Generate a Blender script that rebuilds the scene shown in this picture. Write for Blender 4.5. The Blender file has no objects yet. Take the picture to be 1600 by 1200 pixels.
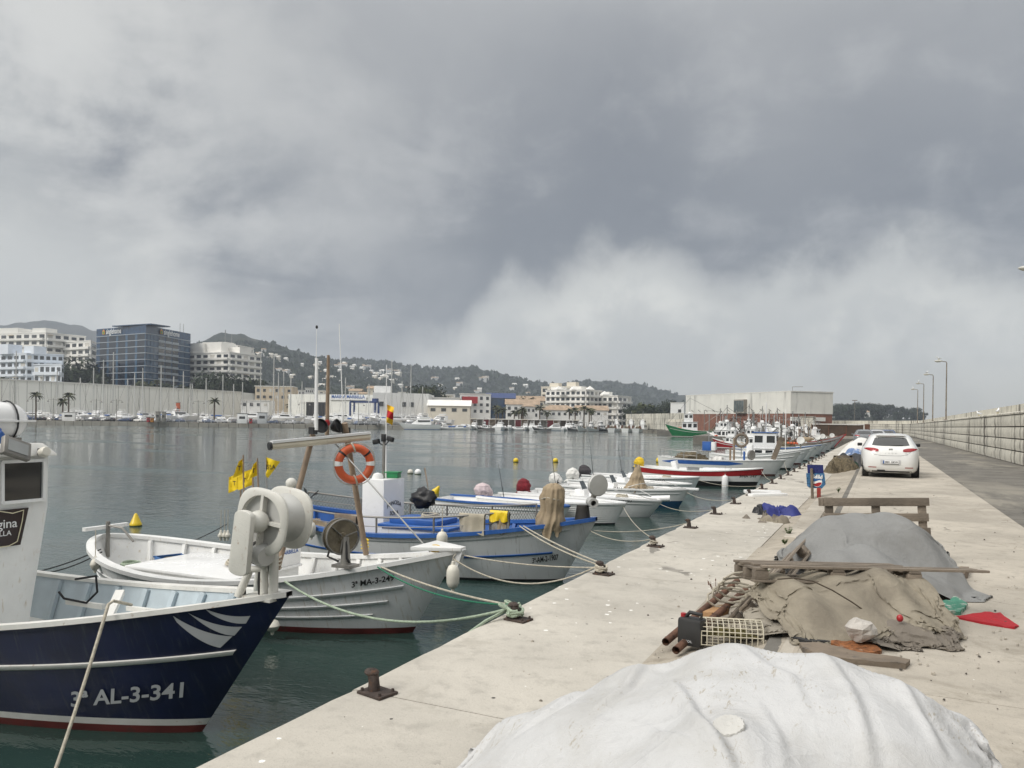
import bpy, bmesh, math, random
from math import sin, cos, pi, radians as R
from mathutils import Vector, Matrix, noise
rnd = random.Random(7)
S = bpy.context.scene
C = S.collection
# ---------------------------------------------------------------- camera
YAW, ROLL, F, CX, CY, EYE = R(25.5), R(0.8), 1200.0, 800.0, 660.0, 1.85
WATER = -1.1
cd = bpy.data.cameras.new('camera'); cam = bpy.data.objects.new('camera', cd); C.objects.link(cam)
cd.sensor_fit = 'HORIZONTAL'; cd.sensor_width = 36; cd.lens = 36*F/1600
cd.shift_y = 60/1600; cd.clip_start = .1; cd.clip_end = 20000
cam.matrix_world = Matrix.Translation((0, 0, EYE)) @ Matrix.Rotation(YAW, 4, 'Z') @ Matrix.Rotation(R(90), 4, 'X') @ Matrix.Rotation(ROLL, 4, 'Z')
S.camera = cam
# ---------------------------------------------------------------- colour management
S.view_settings.view_transform = 'Standard'; S.view_settings.look = 'None'
S.view_settings.exposure = 0.72; S.view_settings.gamma = 1
S.cycles.use_denoising = True
S.cycles.max_bounces = 6; S.cycles.diffuse_bounces = 3; S.cycles.glossy_bounces = 3
S.cycles.transparent_max_bounces = 8; S.cycles.volume_bounces = 0
S.cycles.caustics_reflective = False; S.cycles.caustics_refractive = False
# ---------------------------------------------------------------- sun and sky (overcast)
SUN_EL, SUN_AZ = R(40), R(212)          # azimuth measured from +Y clockwise: behind the camera, to the left
sl = bpy.data.lights.new('sun', 'SUN'); so = bpy.data.objects.new('sun', sl); C.objects.link(so)
sl.energy = 1.5; sl.angle = R(22); sl.color = (1, .96, .9)
sd = Vector((sin(SUN_AZ)*cos(SUN_EL), cos(SUN_AZ)*cos(SUN_EL), sin(SUN_EL)))
so.rotation_euler = sd.to_track_quat('Z', 'Y').to_euler(); so.location = (0, 0, 60)

class NT:
    def __init__(s, tree): s.t = tree; s.n = tree.nodes; s.l = tree.links
    def add(s, kind, **kw):
        n = s.n.new(kind)
        for k, v in kw.items():
            if k.startswith('i_'):
                key = k[2:]; key = int(key) if key.isdigit() else key.replace('_', ' ')
                s.put(n, key, v)
            else: setattr(n, k, v)
        return n
    def put(s, n, key, v):
        if isinstance(v, bpy.types.NodeSocket): s.l.new(v, n.inputs[key])
        else:
            if isinstance(v, (tuple, list)) and len(v) == 3 and n.inputs[key].type == 'RGBA': v = (*v, 1)
            n.inputs[key].default_value = v
    def math(s, op, a, b=None, c=None, clamp=False):
        n = s.add('ShaderNodeMath', operation=op, use_clamp=clamp); s.put(n, 0, a)
        if b is not None: s.put(n, 1, b)
        if c is not None: s.put(n, 2, c)
        return n.outputs[0]
    def mix(s, f, a, b, blend='MIX'):
        n = s.add('ShaderNodeMix', data_type='RGBA', blend_type=blend)
        s.put(n, 0, f); s.put(n, 6, a); s.put(n, 7, b); return n.outputs[2]
    def noise(s, vec, scale, detail=3, rough=.5, dist=0):
        n = s.add('ShaderNodeTexNoise'); s.put(n, 'Scale', scale); s.put(n, 'Detail', detail); s.put(n, 'Roughness', rough); s.put(n, 'Distortion', dist)
        if vec is not None: s.put(n, 'Vector', vec)
        return n.outputs['Fac']
    def ramp(s, f, stops, interp='LINEAR'):
        n = s.add('ShaderNodeValToRGB'); s.put(n, 0, f); r = n.color_ramp; r.interpolation = interp
        while len(r.elements) < len(stops): r.elements.new(.5)
        for e, (p, c) in zip(r.elements, stops):
            e.position = p; e.color = (*c, 1) if isinstance(c, tuple) else (c, c, c, 1)
        return n.outputs[0]
    def smooth(s, x, lo, hi):
        n = s.add('ShaderNodeMapRange', interpolation_type='SMOOTHSTEP'); s.put(n, 0, x); s.put(n, 1, lo); s.put(n, 2, hi)
        return n.outputs[0]

w = bpy.data.worlds.new('World'); S.world = w; w.use_nodes = True
T = NT(w.node_tree); T.n.clear()
sky = T.add('ShaderNodeTexSky', sky_type='NISHITA', sun_disc=False, sun_elevation=SUN_EL, sun_rotation=SUN_AZ)
tc = T.add('ShaderNodeTexCoord').outputs['Generated']
sep = T.add('ShaderNodeSeparateXYZ'); T.put(sep, 0, tc)
X, Y, Z = sep.outputs
# cloud sheet: the view direction carried up to a flat layer, so the clouds draw together towards the horizon
zz = T.math('ADD', T.math('MAXIMUM', Z, 0.0), .16)
cl = T.add('ShaderNodeCombineXYZ'); T.put(cl, 0, T.math('DIVIDE', X, zz)); T.put(cl, 1, T.math('DIVIDE', Y, zz)); T.put(cl, 2, 1.7)
az = T.math('ARCTAN2', X, Y)                                   # 0 along the quay, negative to the left
el = T.math('ARCSINE', Z)
n1 = T.noise(cl.outputs[0], .55, 5, .52, .5); n2 = T.noise(cl.outputs[0], 1.9, 6, .58, .3)
n3 = T.noise(tc, 5.5, 6, .6, .2); n5 = T.noise(tc, 14, 5, .6, .3)
big = T.math('ADD', T.math('ADD', T.math('MULTIPLY', n1, .5), T.math('MULTIPLY', n2, .3)), T.math('MULTIPLY', n3, .2))
# pale break under the heavy bank: its upper rim rises from left to right and then runs level
rim = T.ramp(T.math('MULTIPLY_ADD', az, 1/1.4, .75), [(0.0, .27), (.09, .22), (.20, .09), (.30, .06), (.36, .125), (.44, .18), (.527, .225), (.66, .165), (.76, .195), (.86, .18), (1.0, .18)], 'EASE')
lift = T.math('ADD', el, T.math('ADD', T.math('MULTIPLY', T.math('SUBTRACT', n3, .5), .22), T.math('MULTIPLY', T.math('SUBTRACT', n5, .5), .10)))
wid = T.ramp(T.math('MULTIPLY_ADD', az, 1/1.4, .75), [(0.0, .9), (.2, .8), (.38, .33), (1, .31)])
soft = T.smooth(T.math('DIVIDE', T.math('SUBTRACT', rim, lift), wid), -.10, .15)
up_ = T.smooth(T.math('ADD', T.math('SUBTRACT', el, rim), T.math('MULTIPLY', T.math('SUBTRACT', big, .5), .45)), .02, .34)      # heaviest just over the rim, thinner above
dark = T.mix(up_, (.118, .127, .143), (.242, .247, .252))
dark = T.mix(T.math('MULTIPLY', T.smooth(T.math('ADD', T.math('MULTIPLY', n2, .55), T.math('MULTIPLY', n5, .45)),   .47, .68), .45), dark, (.335, .338, .338))
dark = T.mix(T.math('MULTIPLY', T.smooth(n3, .50, .70), .40), dark, (.150, .159, .174))
# paler, thinner cloud to the left
pale = T.math('MULTIPLY', T.smooth(az, -.40, -1.05), T.smooth(T.math('ADD', T.math('MULTIPLY', n3, .55), T.math('MULTIPLY', n2, .45)), .38, .60))
dark = T.mix(T.math('MULTIPLY', pale, .85), dark, (.47, .467, .445))
zen = T.smooth(el, .42, 1.2)
dark = T.mix(T.math('MULTIPLY', zen, .92), dark, (1.22, 1.20, 1.16))
light = T.mix(T.smooth(T.math('ADD', T.math('MULTIPLY', n3, .6), T.math('MULTIPLY', n5, .4)), .42, .60), (.39, .394, .378), (.55, .545, .505))
light = T.mix(T.smooth(el, .12, -.02), light, (.42, .415, .375))
col = T.mix(soft, dark, light)
nb = T.add('ShaderNodeVectorMath', operation='SCALE'); T.put(nb, 0, sky.outputs[0]); nb.inputs['Scale'].default_value = .08
col = T.mix(.93, nb.outputs[0], col)
bg = T.add('ShaderNodeBackground'); T.put(bg, 0, col); bg.inputs[1].default_value = 1.0
ow = T.add('ShaderNodeOutputWorld'); T.l.new(bg.outputs[0], ow.inputs[0])

# ---------------------------------------------------------------- pixel rays -> places
DV = Vector((-sin(YAW), cos(YAW), 0)); RV = Vector((cos(YAW), sin(YAW), 0)); UP = Vector((0, 0, 1)); EV = Vector((0, 0, EYE))
def ray(px, py):
    x, y = px-CX, -(py-CY)
    return DV*F + RV*(x*cos(ROLL)-y*sin(ROLL)) + UP*(x*sin(ROLL)+y*cos(ROLL))
def P(px, py, D): return EV + ray(px, py)*(D/F)
def PZ(px, py, z): r = ray(px, py); return EV + r*((z-EYE)/r.z)
def PX(px, py, x): r = ray(px, py); return EV + r*(x/r.x)
def PY(px, py, y): r = ray(px, py); return EV + r*(y/r.y)
def hor(px): return CY + (px-CX)*math.tan(ROLL)
def G(px, D, z=0.): p = P(px, hor(px), D); return Vector((p.x, p.y, z))
def ZY(px, py, D): return P(px, py, D).z

# ---------------------------------------------------------------- mesh builder
KIDS = {}
class MB:
    def __init__(s): s.v = []; s.f = []; s.m = []
    def add(s, vs, fs, mi=0):
        b = len(s.v); s.v += [tuple(v) for v in vs]; s.f += [tuple(b+i for i in f) for f in fs]; s.m += [mi]*len(fs); return s
    def box(s, c, d, rot=None, mi=0, taper=1.0):
        x, y, z = d[0]/2, d[1]/2, d[2]/2; c = Vector(c); t = taper
        vs = [Vector(p) for p in ((-x,-y,-z),(x,-y,-z),(x,y,-z),(-x,y,-z),(-x*t,-y*t,z),(x*t,-y*t,z),(x*t,y*t,z),(-x*t,y*t,z))]
        if rot is not None: vs = [rot @ v for v in vs]
        return s.add([v+c for v in vs], [(3,2,1,0),(4,5,6,7),(0,1,5,4),(1,2,6,5),(2,3,7,6),(3,0,4,7)], mi)
    def beam(s, a, b, wd, th, mi=0, up=UP):
        a, b = Vector(a), Vector(b); d = (b-a); L = d.length; d.normalize()
        u = Vector(up) if abs(d.dot(Vector(up))) < .98 else Vector((0, 1, 0))
        y = u.cross(d).normalized(); z = d.cross(y)
        return s.box((a+b)/2, (L, wd, th), Matrix((d, y, z)).transposed(), mi)
    def tube(s, path, r, n=8, cap=True, mi=0, closed=False):
        p = [Vector(q) for q in path]; k = len(p); rings = []
        prev = None
        for i in range(k):
            if closed: t = p[(i+1) % k]-p[i-1]
            else: t = p[min(i+1, k-1)]-p[max(i-1, 0)]
            t.normalize()
            if prev is None:
                a = UP if abs(t.z) < .9 else Vector((1, 0, 0)); nx = t.cross(a).normalized()
            else: nx = (prev - t*prev.dot(t)).normalized()
            prev = nx; ny = t.cross(nx); rr = r[i] if isinstance(r, (list, tuple)) else r
            rings.append([p[i]+nx*cos(2*pi*j/n)*rr+ny*sin(2*pi*j/n)*rr for j in range(n)])
        b = [v for q in rings for v in q]; fs = []
        for i in range(k if closed else k-1):
            i2 = (i+1) % k
            for j in range(n):
                j2 = (j+1) % n; fs.append((i*n+j, i*n+j2, i2*n+j2, i2*n+j))
        if cap and not closed: fs += [tuple(range(n))[::-1], tuple((k-1)*n+j for j in range(n))]
        return s.add(b, fs, mi)
    def lathe(s, prof, n=16, M=None, mi=0):
        M = M or Matrix(); vs = [M @ Vector((r*cos(2*pi*j/n), r*sin(2*pi*j/n), z)) for r, z in prof for j in range(n)]
        fs = [(i*n+j, i*n+(j+1) % n, (i+1)*n+(j+1) % n, (i+1)*n+j) for i in range(len(prof)-1) for j in range(n)]
        if prof[0][0] > 1e-4: fs.append(tuple(range(n))[::-1])
        if prof[-1][0] > 1e-4: fs.append(tuple((len(prof)-1)*n+j for j in range(n)))
        return s.add(vs, fs, mi)
    def loft(s, rows, mi=0, closed=False, flip=False):
        k = len(rows[0]); fs = []; mm = []
        for i in range(len(rows)-1):
            for j in range(k if closed else k-1):
                j2 = (j+1) % k; q = (i*k+j, i*k+j2, (i+1)*k+j2, (i+1)*k+j); fs.append(q[::-1] if flip else q)
                mm.append(mi[i] if isinstance(mi, (list, tuple)) else mi)
        b = len(s.v); s.v += [tuple(v) for r in rows for v in r]; s.f += [tuple(b+i for i in f) for f in fs]; s.m += mm
        return s
    def prism(s, poly, h, M=None, mi=0):
        M = M or Matrix(); n = len(poly)
        vs = [M @ Vector((x, y, 0)) for x, y in poly] + [M @ Vector((x, y, h)) for x, y in poly]
        return s.add(vs, [tuple(range(n))[::-1], tuple(range(n, 2*n))] + [(i, (i+1) % n, n+(i+1) % n, n+i) for i in range(n)], mi)
    def blob(s, c, r, amp=.25, fr=1.6, nu=18, nv=10, seed=0, flat=None, mi=0):
        rows = []; c = Vector(c)
        for i in range(nv+1):
            th = pi*i/nv; row = []
            for j in range(nu):
                ph = 2*pi*j/nu; d = Vector((sin(th)*cos(ph), sin(th)*sin(ph), cos(th)))
                k = 1+amp*noise.fractal(d*fr+Vector((seed*3.1, seed*1.7, 0)), .9, 2.1, 4)
                q = Vector((d.x*r[0]*k, d.y*r[1]*k, d.z*r[2]*k))
                if flat is not None and q.z < flat: q.z = flat+(q.z-flat)*.05
                row.append(c+q)
            rows.append(row)
        return s.loft(rows, mi, closed=True, flip=True)
    def mesh(s, name, mats, smooth=False, angle=40, bevel=0, fix=False):
        me = bpy.data.meshes.new(name); me.from_pydata(s.v, [], s.f); me.polygons.foreach_set('material_index', s.m)
        for m in (mats if isinstance(mats, (list, tuple)) else [mats]): me.materials.append(m)
        if bevel or fix:
            bm = bmesh.new(); bm.from_mesh(me)
            if fix: bmesh.ops.remove_doubles(bm, verts=bm.verts, dist=.0005); bmesh.ops.recalc_face_normals(bm, faces=bm.faces)
            if bevel:
                es = [e for e in bm.edges if len(e.link_faces) == 2 and e.calc_face_angle(0) > .5]
                bmesh.ops.bevel(bm, geom=es, offset=bevel, segments=2, affect='EDGES', profile=.6, clamp_overlap=True)
            bm.to_mesh(me); bm.free()
        if smooth or bevel:
            me.polygons.foreach_set('use_smooth', [True]*len(me.polygons)); me.set_sharp_from_angle(angle=R(angle))
        me.update(); return me
    def build(s, name, mats, parent=None, **kw):
        world = kw.pop('world', False); label = kw.pop('label', None)
        if world and parent is not None:
            inv = parent.matrix_basis.inverted(); s.v = [tuple(inv @ Vector(v)) for v in s.v]
        return put(name, s.mesh(name, mats, **kw), parent, label)
def put(name, me, parent=None, label=None, loc=None, rz=None, sc=None):
    o = bpy.data.objects.new(name, me); C.objects.link(o)
    if parent is not None: o.parent = parent; KIDS.setdefault(parent.name, []).append(o)
    if loc is not None: o.location = loc
    if rz is not None: o.rotation_euler[2] = rz
    if sc is not None: o.scale = sc if isinstance(sc, (tuple, list, Vector)) else (sc,)*3
    if label: o['label'] = label
    return o
def tag(o, label, cat, group=None):
    o['label'] = label; o['category'] = cat
    if group: o['group'] = group
    return o
def thing(name, label, cat, loc=(0, 0, 0), rz=0, group=None):
    o = bpy.data.objects.new(name, None); C.objects.link(o); o.location = loc; o.rotation_euler[2] = rz; o.empty_display_size = .2
    o.matrix_basis = Matrix.Translation(loc) @ Matrix.Rotation(rz, 4, 'Z')
    return tag(o, label, cat, group)
def struct(o): o['kind'] = 'structure'; return o
def copy_tree(o, parent=None):
    c = o.copy(); C.objects.link(c); c.parent = parent
    for ch in KIDS.get(o.name, []): copy_tree(ch, c)
    return c
def dup(o, loc, rz=0, sc=1, label=None, group=None):
    c = copy_tree(o); c.location = loc; c.rotation_euler = (0, 0, rz); c.scale = (sc,)*3 if not isinstance(sc, tuple) else sc
    if label: c['label'] = label
    if group: c['group'] = group
    return c
def rope_path(a, b, sag, n=14):
    a, b = Vector(a), Vector(b); return [a.lerp(b, i/n) - UP*sag*4*(i/n)*(1-i/n) for i in range(n+1)]
FONT = {}
def text_mesh(txt, size, align='LEFT', bold=0.0, res=3):
    cu = bpy.data.curves.new('t', 'FONT'); cu.body = txt; cu.size = size; cu.align_x = align; cu.offset = bold; cu.resolution_u = res
    o = bpy.data.objects.new('t', cu); C.objects.link(o)
    dg = bpy.context.evaluated_depsgraph_get(); me = bpy.data.meshes.new_from_object(o.evaluated_get(dg))
    vs = [v.co.copy() for v in me.vertices]; fs = [tuple(p.vertices) for p in me.polygons]
    bpy.data.objects.remove(o); bpy.data.curves.remove(cu); bpy.data.meshes.remove(me)
    return vs, fs
def text(txt, size, M, m, parent, name='lettering', align='CENTER', bold=0.0, warp=None, world=False):
    vs, fs = text_mesh(txt, size, align, bold); b = MB()
    b.add([warp(v) if warp else M @ v for v in vs], fs)
    return b.build(name, m, parent, world=world)
def frame(o, xdir, up=UP):
    """text frame: letters run along xdir, stand along up"""
    x = Vector(xdir).normalized(); z = x.cross(Vector(up)).normalized(); y = z.cross(x)
    M = Matrix((x, y, z)).transposed().to_4x4(); M.translation = Vector(o); return M

# ---------------------------------------------------------------- materials
MATS = {}
def mat(name, col, rough=.6, metal=0., var=.10, vs=3., bump=0., bs=60., dirt=None, spec=.5, coat=0., rnd_=0., streak=None, alpha=1.):
    """plain painted/wooden/metal surface: base colour with soft variation, optional dirt (colour, amount, scale), fine relief"""
    if name in MATS: return MATS[name]
    m = bpy.data.materials.new(name); m.use_nodes = True; t = NT(m.node_tree); t.n.clear()
    b = t.add('ShaderNodeBsdfPrincipled'); o = t.add('ShaderNodeOutputMaterial'); t.l.new(b.outputs[0], o.inputs[0])
    co = t.add('ShaderNodeTexCoord').outputs['Object']
    oi = t.add('ShaderNodeObjectInfo')
    off = t.add('ShaderNodeVectorMath', operation='ADD'); t.put(off, 0, co)
    cs = t.add('ShaderNodeCombineXYZ'); t.put(cs, 0, t.math('MULTIPLY', oi.outputs['Random'], 37.)); t.put(cs, 1, t.math('MULTIPLY', oi.outputs['Random'], 19.)); t.l.new(cs.outputs[0], off.inputs[1])
    v = off.outputs[0]
    n = t.noise(v, vs, 5, .6)
    c = t.mix(t.math('MULTIPLY', t.smooth(n, .3, .7), 1.0), tuple(x*(1-var) for x in col), tuple(min(1, x*(1+var)) for x in col))
    if rnd_: c = t.mix(1.0, c, t.ramp(oi.outputs['Random'], [(0, 1-rnd_), (1, 1+rnd_)]), 'MULTIPLY')
    if streak:
        mp = t.add('ShaderNodeMapping'); t.put(mp, 0, v); mp.inputs['Scale'].default_value = streak[3]
        k = t.smooth(t.noise(mp.outputs[0], streak[2], 4, .6), .62-streak[1]*.3, .78)
        c = t.mix(t.math('MULTIPLY', k, .85), c, streak[0])
    if dirt:
        dn = t.noise(v, dirt[2], 6, .65); lo = .72-dirt[1]*.45
        c = t.mix(t.math('MULTIPLY', t.smooth(dn, lo, lo+.16), .9), c, dirt[0])
    t.put(b, 'Base Color', c); t.put(b, 'Metallic', metal); t.put(b, 'Specular IOR Level', spec)
    t.put(b, 'Roughness', t.math('ADD', t.math('MULTIPLY', t.math('SUBTRACT', n, .5), .25), rough, clamp=True))
    if coat: t.put(b, 'Coat Weight', coat); t.put(b, 'Coat Roughness', .08)
    if alpha < 1: t.put(b, 'Alpha', alpha)
    if bump:
        bn = t.add('ShaderNodeBump'); bn.inputs['Strength'].default_value = min(1, bump); bn.inputs['Distance'].default_value = .02
        t.put(bn, 'Height', t.noise(v, bs, 6, .65)); t.l.new(bn.outputs[0], b.inputs['Normal'])
    MATS[name] = m; return m
def glass(name, col, rough=.08):
    return mat(name, col, rough, 0, .3, .7, spec=.9)
M_white = mat('white paint', (.76, .76, .74), .38, var=.04, dirt=((.47, .40, .30), .2, 7), bump=.12, bs=24, streak=((.50, .42, .31), .12, 5, (5, 5, .6)))
M_white2 = mat('white gelcoat', (.80, .80, .79), .25, var=.03, dirt=((.55, .52, .46), .08, 3))
M_worn = mat('worn white paint', (.68, .67, .63), .5, var=.08, dirt=((.33, .22, .13), .26, 11), bump=.2, bs=40)
M_grey = mat('grey hull paint', (.58, .59, .59), .4, var=.06, vs=1.5, dirt=((.26, .25, .23), .18, 4), bump=.1, bs=20, streak=((.30, .28, .25), .25, 4, (6, 1, .5)))
M_navy = mat('navy hull paint', (.006, .010, .040), .34, var=.3, vs=2, dirt=((.05, .055, .075), .12, 11), bump=.15, bs=9, streak=((.045, .05, .065), .32, 5, (6, 1, .45)))
M_blue = mat('blue boat paint', (.03, .11, .36), .4, var=.12, dirt=((.09, .14, .25), .2, 6), bump=.1)
M_red = mat('red boat paint', (.34, .018, .022), .38, var=.1, dirt=((.2, .03, .03), .2, 5))
M_anti = mat('red antifouling', (.13, .022, .018), .7, var=.3, dirt=((.03, .035, .025), .4, 3))
M_black = mat('black paint', (.012, .012, .013), .5, var=.2)
M_rubber = mat('black rubber', (.02, .02, .02), .65, var=.3)
M_silver = mat('silver grey paint', (.50, .51, .52), .45, var=.05)
M_ltblue = mat('pale blue paint', (.46, .53, .57), .5, var=.08, dirt=((.4, .36, .3), .2, 8))
M_wood = mat('weathered wood', (.17, .135, .10), .8, var=.3, vs=2, bump=.4, bs=25, dirt=((.10, .085, .07), .4, 7), streak=((.12, .1, .08), .5, 6, (1, 14, 14)))
M_wood2 = mat('grey pallet wood', (.185, .152, .118), .85, var=.25, vs=2, bump=.5, bs=30, rnd_=.25, streak=((.13, .11, .085), .5, 6, (1, 14, 14)))
M_pole = mat('brown varnished pole', (.26, .19, .13), .55, var=.2, vs=6, bump=.15)
M_steel = mat('galvanised steel', (.36, .36, .35), .45, .7, var=.15)
M_gunm = mat('dull grey metal', (.23, .22, .20), .5, .4, var=.2, dirt=((.16, .09, .05), .25, 12))
M_rust = mat('rusty iron', (.13, .065, .04), .85, .1, var=.4, vs=12, bump=.5, bs=50, dirt=((.05, .04, .035), .4, 9))
M_bronze = mat('dirty bronze wheel', (.20, .17, .12), .55, .4, var=.3, vs=8, dirt=((.1, .08, .05), .4, 9))
M_fend = mat('cream fender', (.66, .63, .55), .45, var=.08, dirt=((.38, .33, .24), .25, 6))
M_orange = mat('orange lifebuoy', (.56, .10, .03), .5, var=.12, dirt=((.42, .13, .06), .25, 8))
M_yel = mat('yellow plastic', (.75, .53, .015), .4, var=.08, dirt=((.5, .36, .06), .2, 6))
M_flag = mat('yellow flag cloth', (.78, .56, .012), .75, var=.1)
M_rope = mat('pale rope', (.46, .42, .34), .9, var=.2, vs=30, bump=.6, bs=90)
M_ropeg = mat('pale green rope', (.33, .40, .30), .9, var=.2, vs=30, bump=.6, bs=90)
M_green = mat('green rope', (.02, .16, .09), .85, var=.2, vs=30)
M_bkrope = mat('black rope', (.015, .015, .016), .9, var=.3)
M_dglass = glass('dark window', (.012, .014, .016), .05)
M_tan = mat('tan canvas', (.32, .25, .165), .92, var=.14, vs=4, bump=.35, bs=25, dirt=((.20, .15, .10), .3, 4))
M_redcl = mat('dark red cloth', (.17, .012, .02), .9, var=.2, bump=.3, bs=30)
M_whcl = mat('white cloth', (.66, .65, .62), .9, var=.08, bump=.3, bs=30)
M_pinkcl = mat('washed pink cloth', (.52, .43, .44), .9, var=.12, bump=.3, bs=30)
M_net = mat('brown fishing net', (.125, .10, .062), .95, var=.45, vs=14, bump=1, bs=45, dirt=((.06, .05, .03), .5, 18))
M_bkcl = mat('black plastic sheet', (.012, .012, .014), .45, var=.3, bump=.4, bs=14)
M_greyrag = mat('grey cloth', (.30, .29, .26), .92, var=.2, bump=.3, bs=30)
# ================================================================ THE SETTING
def concrete(name, col, var=.12, specks=0., cracks=0., stain=None, bump=.5, rough=.9, grime=.55):
    m = bpy.data.materials.new(name); m.use_nodes = True; t = NT(m.node_tree); t.n.clear()
    b = t.add('ShaderNodeBsdfPrincipled'); o = t.add('ShaderNodeOutputMaterial'); t.l.new(b.outputs[0], o.inputs[0])
    g = t.add('ShaderNodeNewGeometry').outputs['Position']
    n1 = t.noise(g, .55, 6, .6, .4); n2 = t.noise(g, 5, 6, .65); n3 = t.noise(g, 60, 4, .7)
    c = t.mix(t.smooth(n1, .32, .68), tuple(x*(1-var) for x in col), tuple(x*(1+var) for x in col))
    c = t.mix(t.math('MULTIPLY', t.smooth(n2, .48, .70), .5), c, tuple(x*.66 for x in col))
    c = t.mix(t.math('MULTIPLY', t.smooth(t.noise(g, 1.5, 7, .7, .8), .53, .66), grime), c, tuple(x*k for x, k in zip(col, (.52, .50, .46))))
    c = t.mix(t.math('MULTIPLY', t.smooth(t.noise(g, 130, 2, .6), .60, .72), .5), c, tuple(x*.42 for x in col))
    c = t.mix(t.math('MULTIPLY', t.smooth(n3, .56, .74), .5), c, tuple(x*.55 for x in col))
    c = t.mix(t.math('MULTIPLY', t.smooth(t.noise(g, 23, 5, .7), .60, .72), .35), c, tuple(min(1, x*1.3) for x in col))
    if specks:
        vo = t.add('ShaderNodeTexVoronoi'); t.put(vo, 'Vector', g); t.put(vo, 'Scale', 6.5)
        wob = t.math('MULTIPLY_ADD', t.noise(g, 45, 3, .6), .16, -.08)
        k = t.math('LESS_THAN', t.math('ADD', vo.outputs['Distance'], wob), t.math('MULTIPLY', t.smooth(t.noise(g, .9, 3), .42, .62), specks))
        sp = t.add('ShaderNodeSeparateColor'); t.put(sp, 0, vo.outputs['Color'])
        k = t.math('MULTIPLY', k, t.math('GREATER_THAN', sp.outputs[0], .45)); c = t.mix(k, c, (.80, .79, .75))
        vo2 = t.add('ShaderNodeTexVoronoi'); t.put(vo2, 'Vector', g); t.put(vo2, 'Scale', 3.1); k2 = t.math('LESS_THAN', vo2.outputs['Distance'], .045); c = t.mix(k2, c, (.06, .055, .05))
    if cracks:
        wp = t.add('ShaderNodeVectorMath', operation='ADD'); t.put(wp, 0, g); nz = t.add('ShaderNodeTexNoise'); t.put(nz, 'Vector', g); nz.inputs['Scale'].default_value = 2.2; nz.inputs['Detail'].default_value = 6
        sc = t.add('ShaderNodeVectorMath', operation='SCALE'); t.put(sc, 0, nz.outputs['Color']); sc.inputs['Scale'].default_value = .9; t.l.new(sc.outputs[0], wp.inputs[1])
        ve = t.add('ShaderNodeTexVoronoi', feature='DISTANCE_TO_EDGE'); t.put(ve, 'Vector', wp.outputs[0]); t.put(ve, 'Scale', cracks)
        k = t.math('MULTIPLY', t.math('LESS_THAN', ve.outputs['Distance'], .006), t.smooth(t.noise(g, .8, 2), .5, .58)); c = t.mix(t.math('MULTIPLY', k, .75), c, tuple(x*.3 for x in col))
    if stain:
        mp = t.add('ShaderNodeMapping'); t.put(mp, 0, g); mp.inputs['Scale'].default_value = stain[1]
        k = t.math('MULTIPLY', t.smooth(t.noise(mp.outputs[0], 1, 6, .62, .2), .50, .62), t.smooth(t.noise(g, .13, 3), .40, .55)); c = t.mix(t.math('MULTIPLY', k, .92), c, stain[0])
    t.put(b, 'Base Color', c); t.put(b, 'Roughness', rough); t.put(b, 'Specular IOR Level', .3)
    bn = t.add('ShaderNodeBump'); bn.inputs['Strength'].default_value = bump; bn.inputs['Distance'].default_value = .012
    t.put(bn, 'Height', t.math('ADD', t.math('MULTIPLY', n2, 1.2), t.math('MULTIPLY', n3, .5))); t.l.new(bn.outputs[0], b.inputs['Normal'])
    MATS[name] = m; return m
M_apron = concrete('apron concrete', (.47, .44, .385), .13, specks=.17, cracks=.12, grime=.28)
M_road = concrete('road concrete', (.41, .373, .315), .18, cracks=.32, specks=.05, grime=.42)
M_asph = concrete('worn asphalt', (.158, .148, .130), .24, cracks=.35, stain=((.26, .24, .2), (.5, .12, .5)))
M_dirt = concrete('sandy rubble', (.375, .335, .275), .2, cracks=.5, bump=1)
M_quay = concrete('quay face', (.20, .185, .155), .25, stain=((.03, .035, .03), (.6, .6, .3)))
M_wall = concrete('breakwater concrete', (.60, .575, .50), .08, grime=.2, stain=((.10, .09, .075), (2.6, 1.5, .14)))
M_joint = concrete('dark joint', (.05, .045, .04), .2)
M_far = concrete('far quay concrete', (.33, .31, .27), .15)
M_land = concrete('town ground', (.22, .20, .16), .3)

# ---- water
mw = bpy.data.materials.new('harbour water'); mw.use_nodes = True; t = NT(mw.node_tree); t.n.clear()
b = t.add('ShaderNodeBsdfPrincipled'); o = t.add('ShaderNodeOutputMaterial'); t.l.new(b.outputs[0], o.inputs[0])
g = t.add('ShaderNodeNewGeometry').outputs['Position']
mp = t.add('ShaderNodeMapping'); t.put(mp, 0, g); mp.inputs['Rotation'].default_value = (0, 0, R(-38)); mp.inputs['Scale'].default_value = (1, 2.4, 1)
gust = t.smooth(t.noise(mp.outputs[0], .035, 4, .55, .6), .50, .58)
t.put(b, 'Base Color', t.mix(gust, (.022, .044, .038), (.034, .070, .068))); t.put(b, 'Roughness', t.math('MULTIPLY_ADD', gust, .10, .035)); t.put(b, 'IOR', 1.333)
b.inputs['Specular IOR Level'].default_value = .5
h1 = t.noise(mp.outputs[0], 1.3, 4, .55, .5); h2 = t.noise(mp.outputs[0], 5.0, 4, .55, .8); h3 = t.noise(mp.outputs[0], .33, 2, .5)
hh = t.math('ADD', t.math('ADD', t.math('MULTIPLY', h1, .10), t.math('MULTIPLY', h2, t.math('MULTIPLY_ADD', gust, .022, .018))), t.math('MULTIPLY', h3, .12))
bn = t.add('ShaderNodeBump'); bn.inputs['Strength'].default_value = 1.0; bn.inputs['Distance'].default_value = .19; t.put(bn, 'Height', hh); t.l.new(bn.outputs[0], b.inputs['Normal'])
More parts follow.
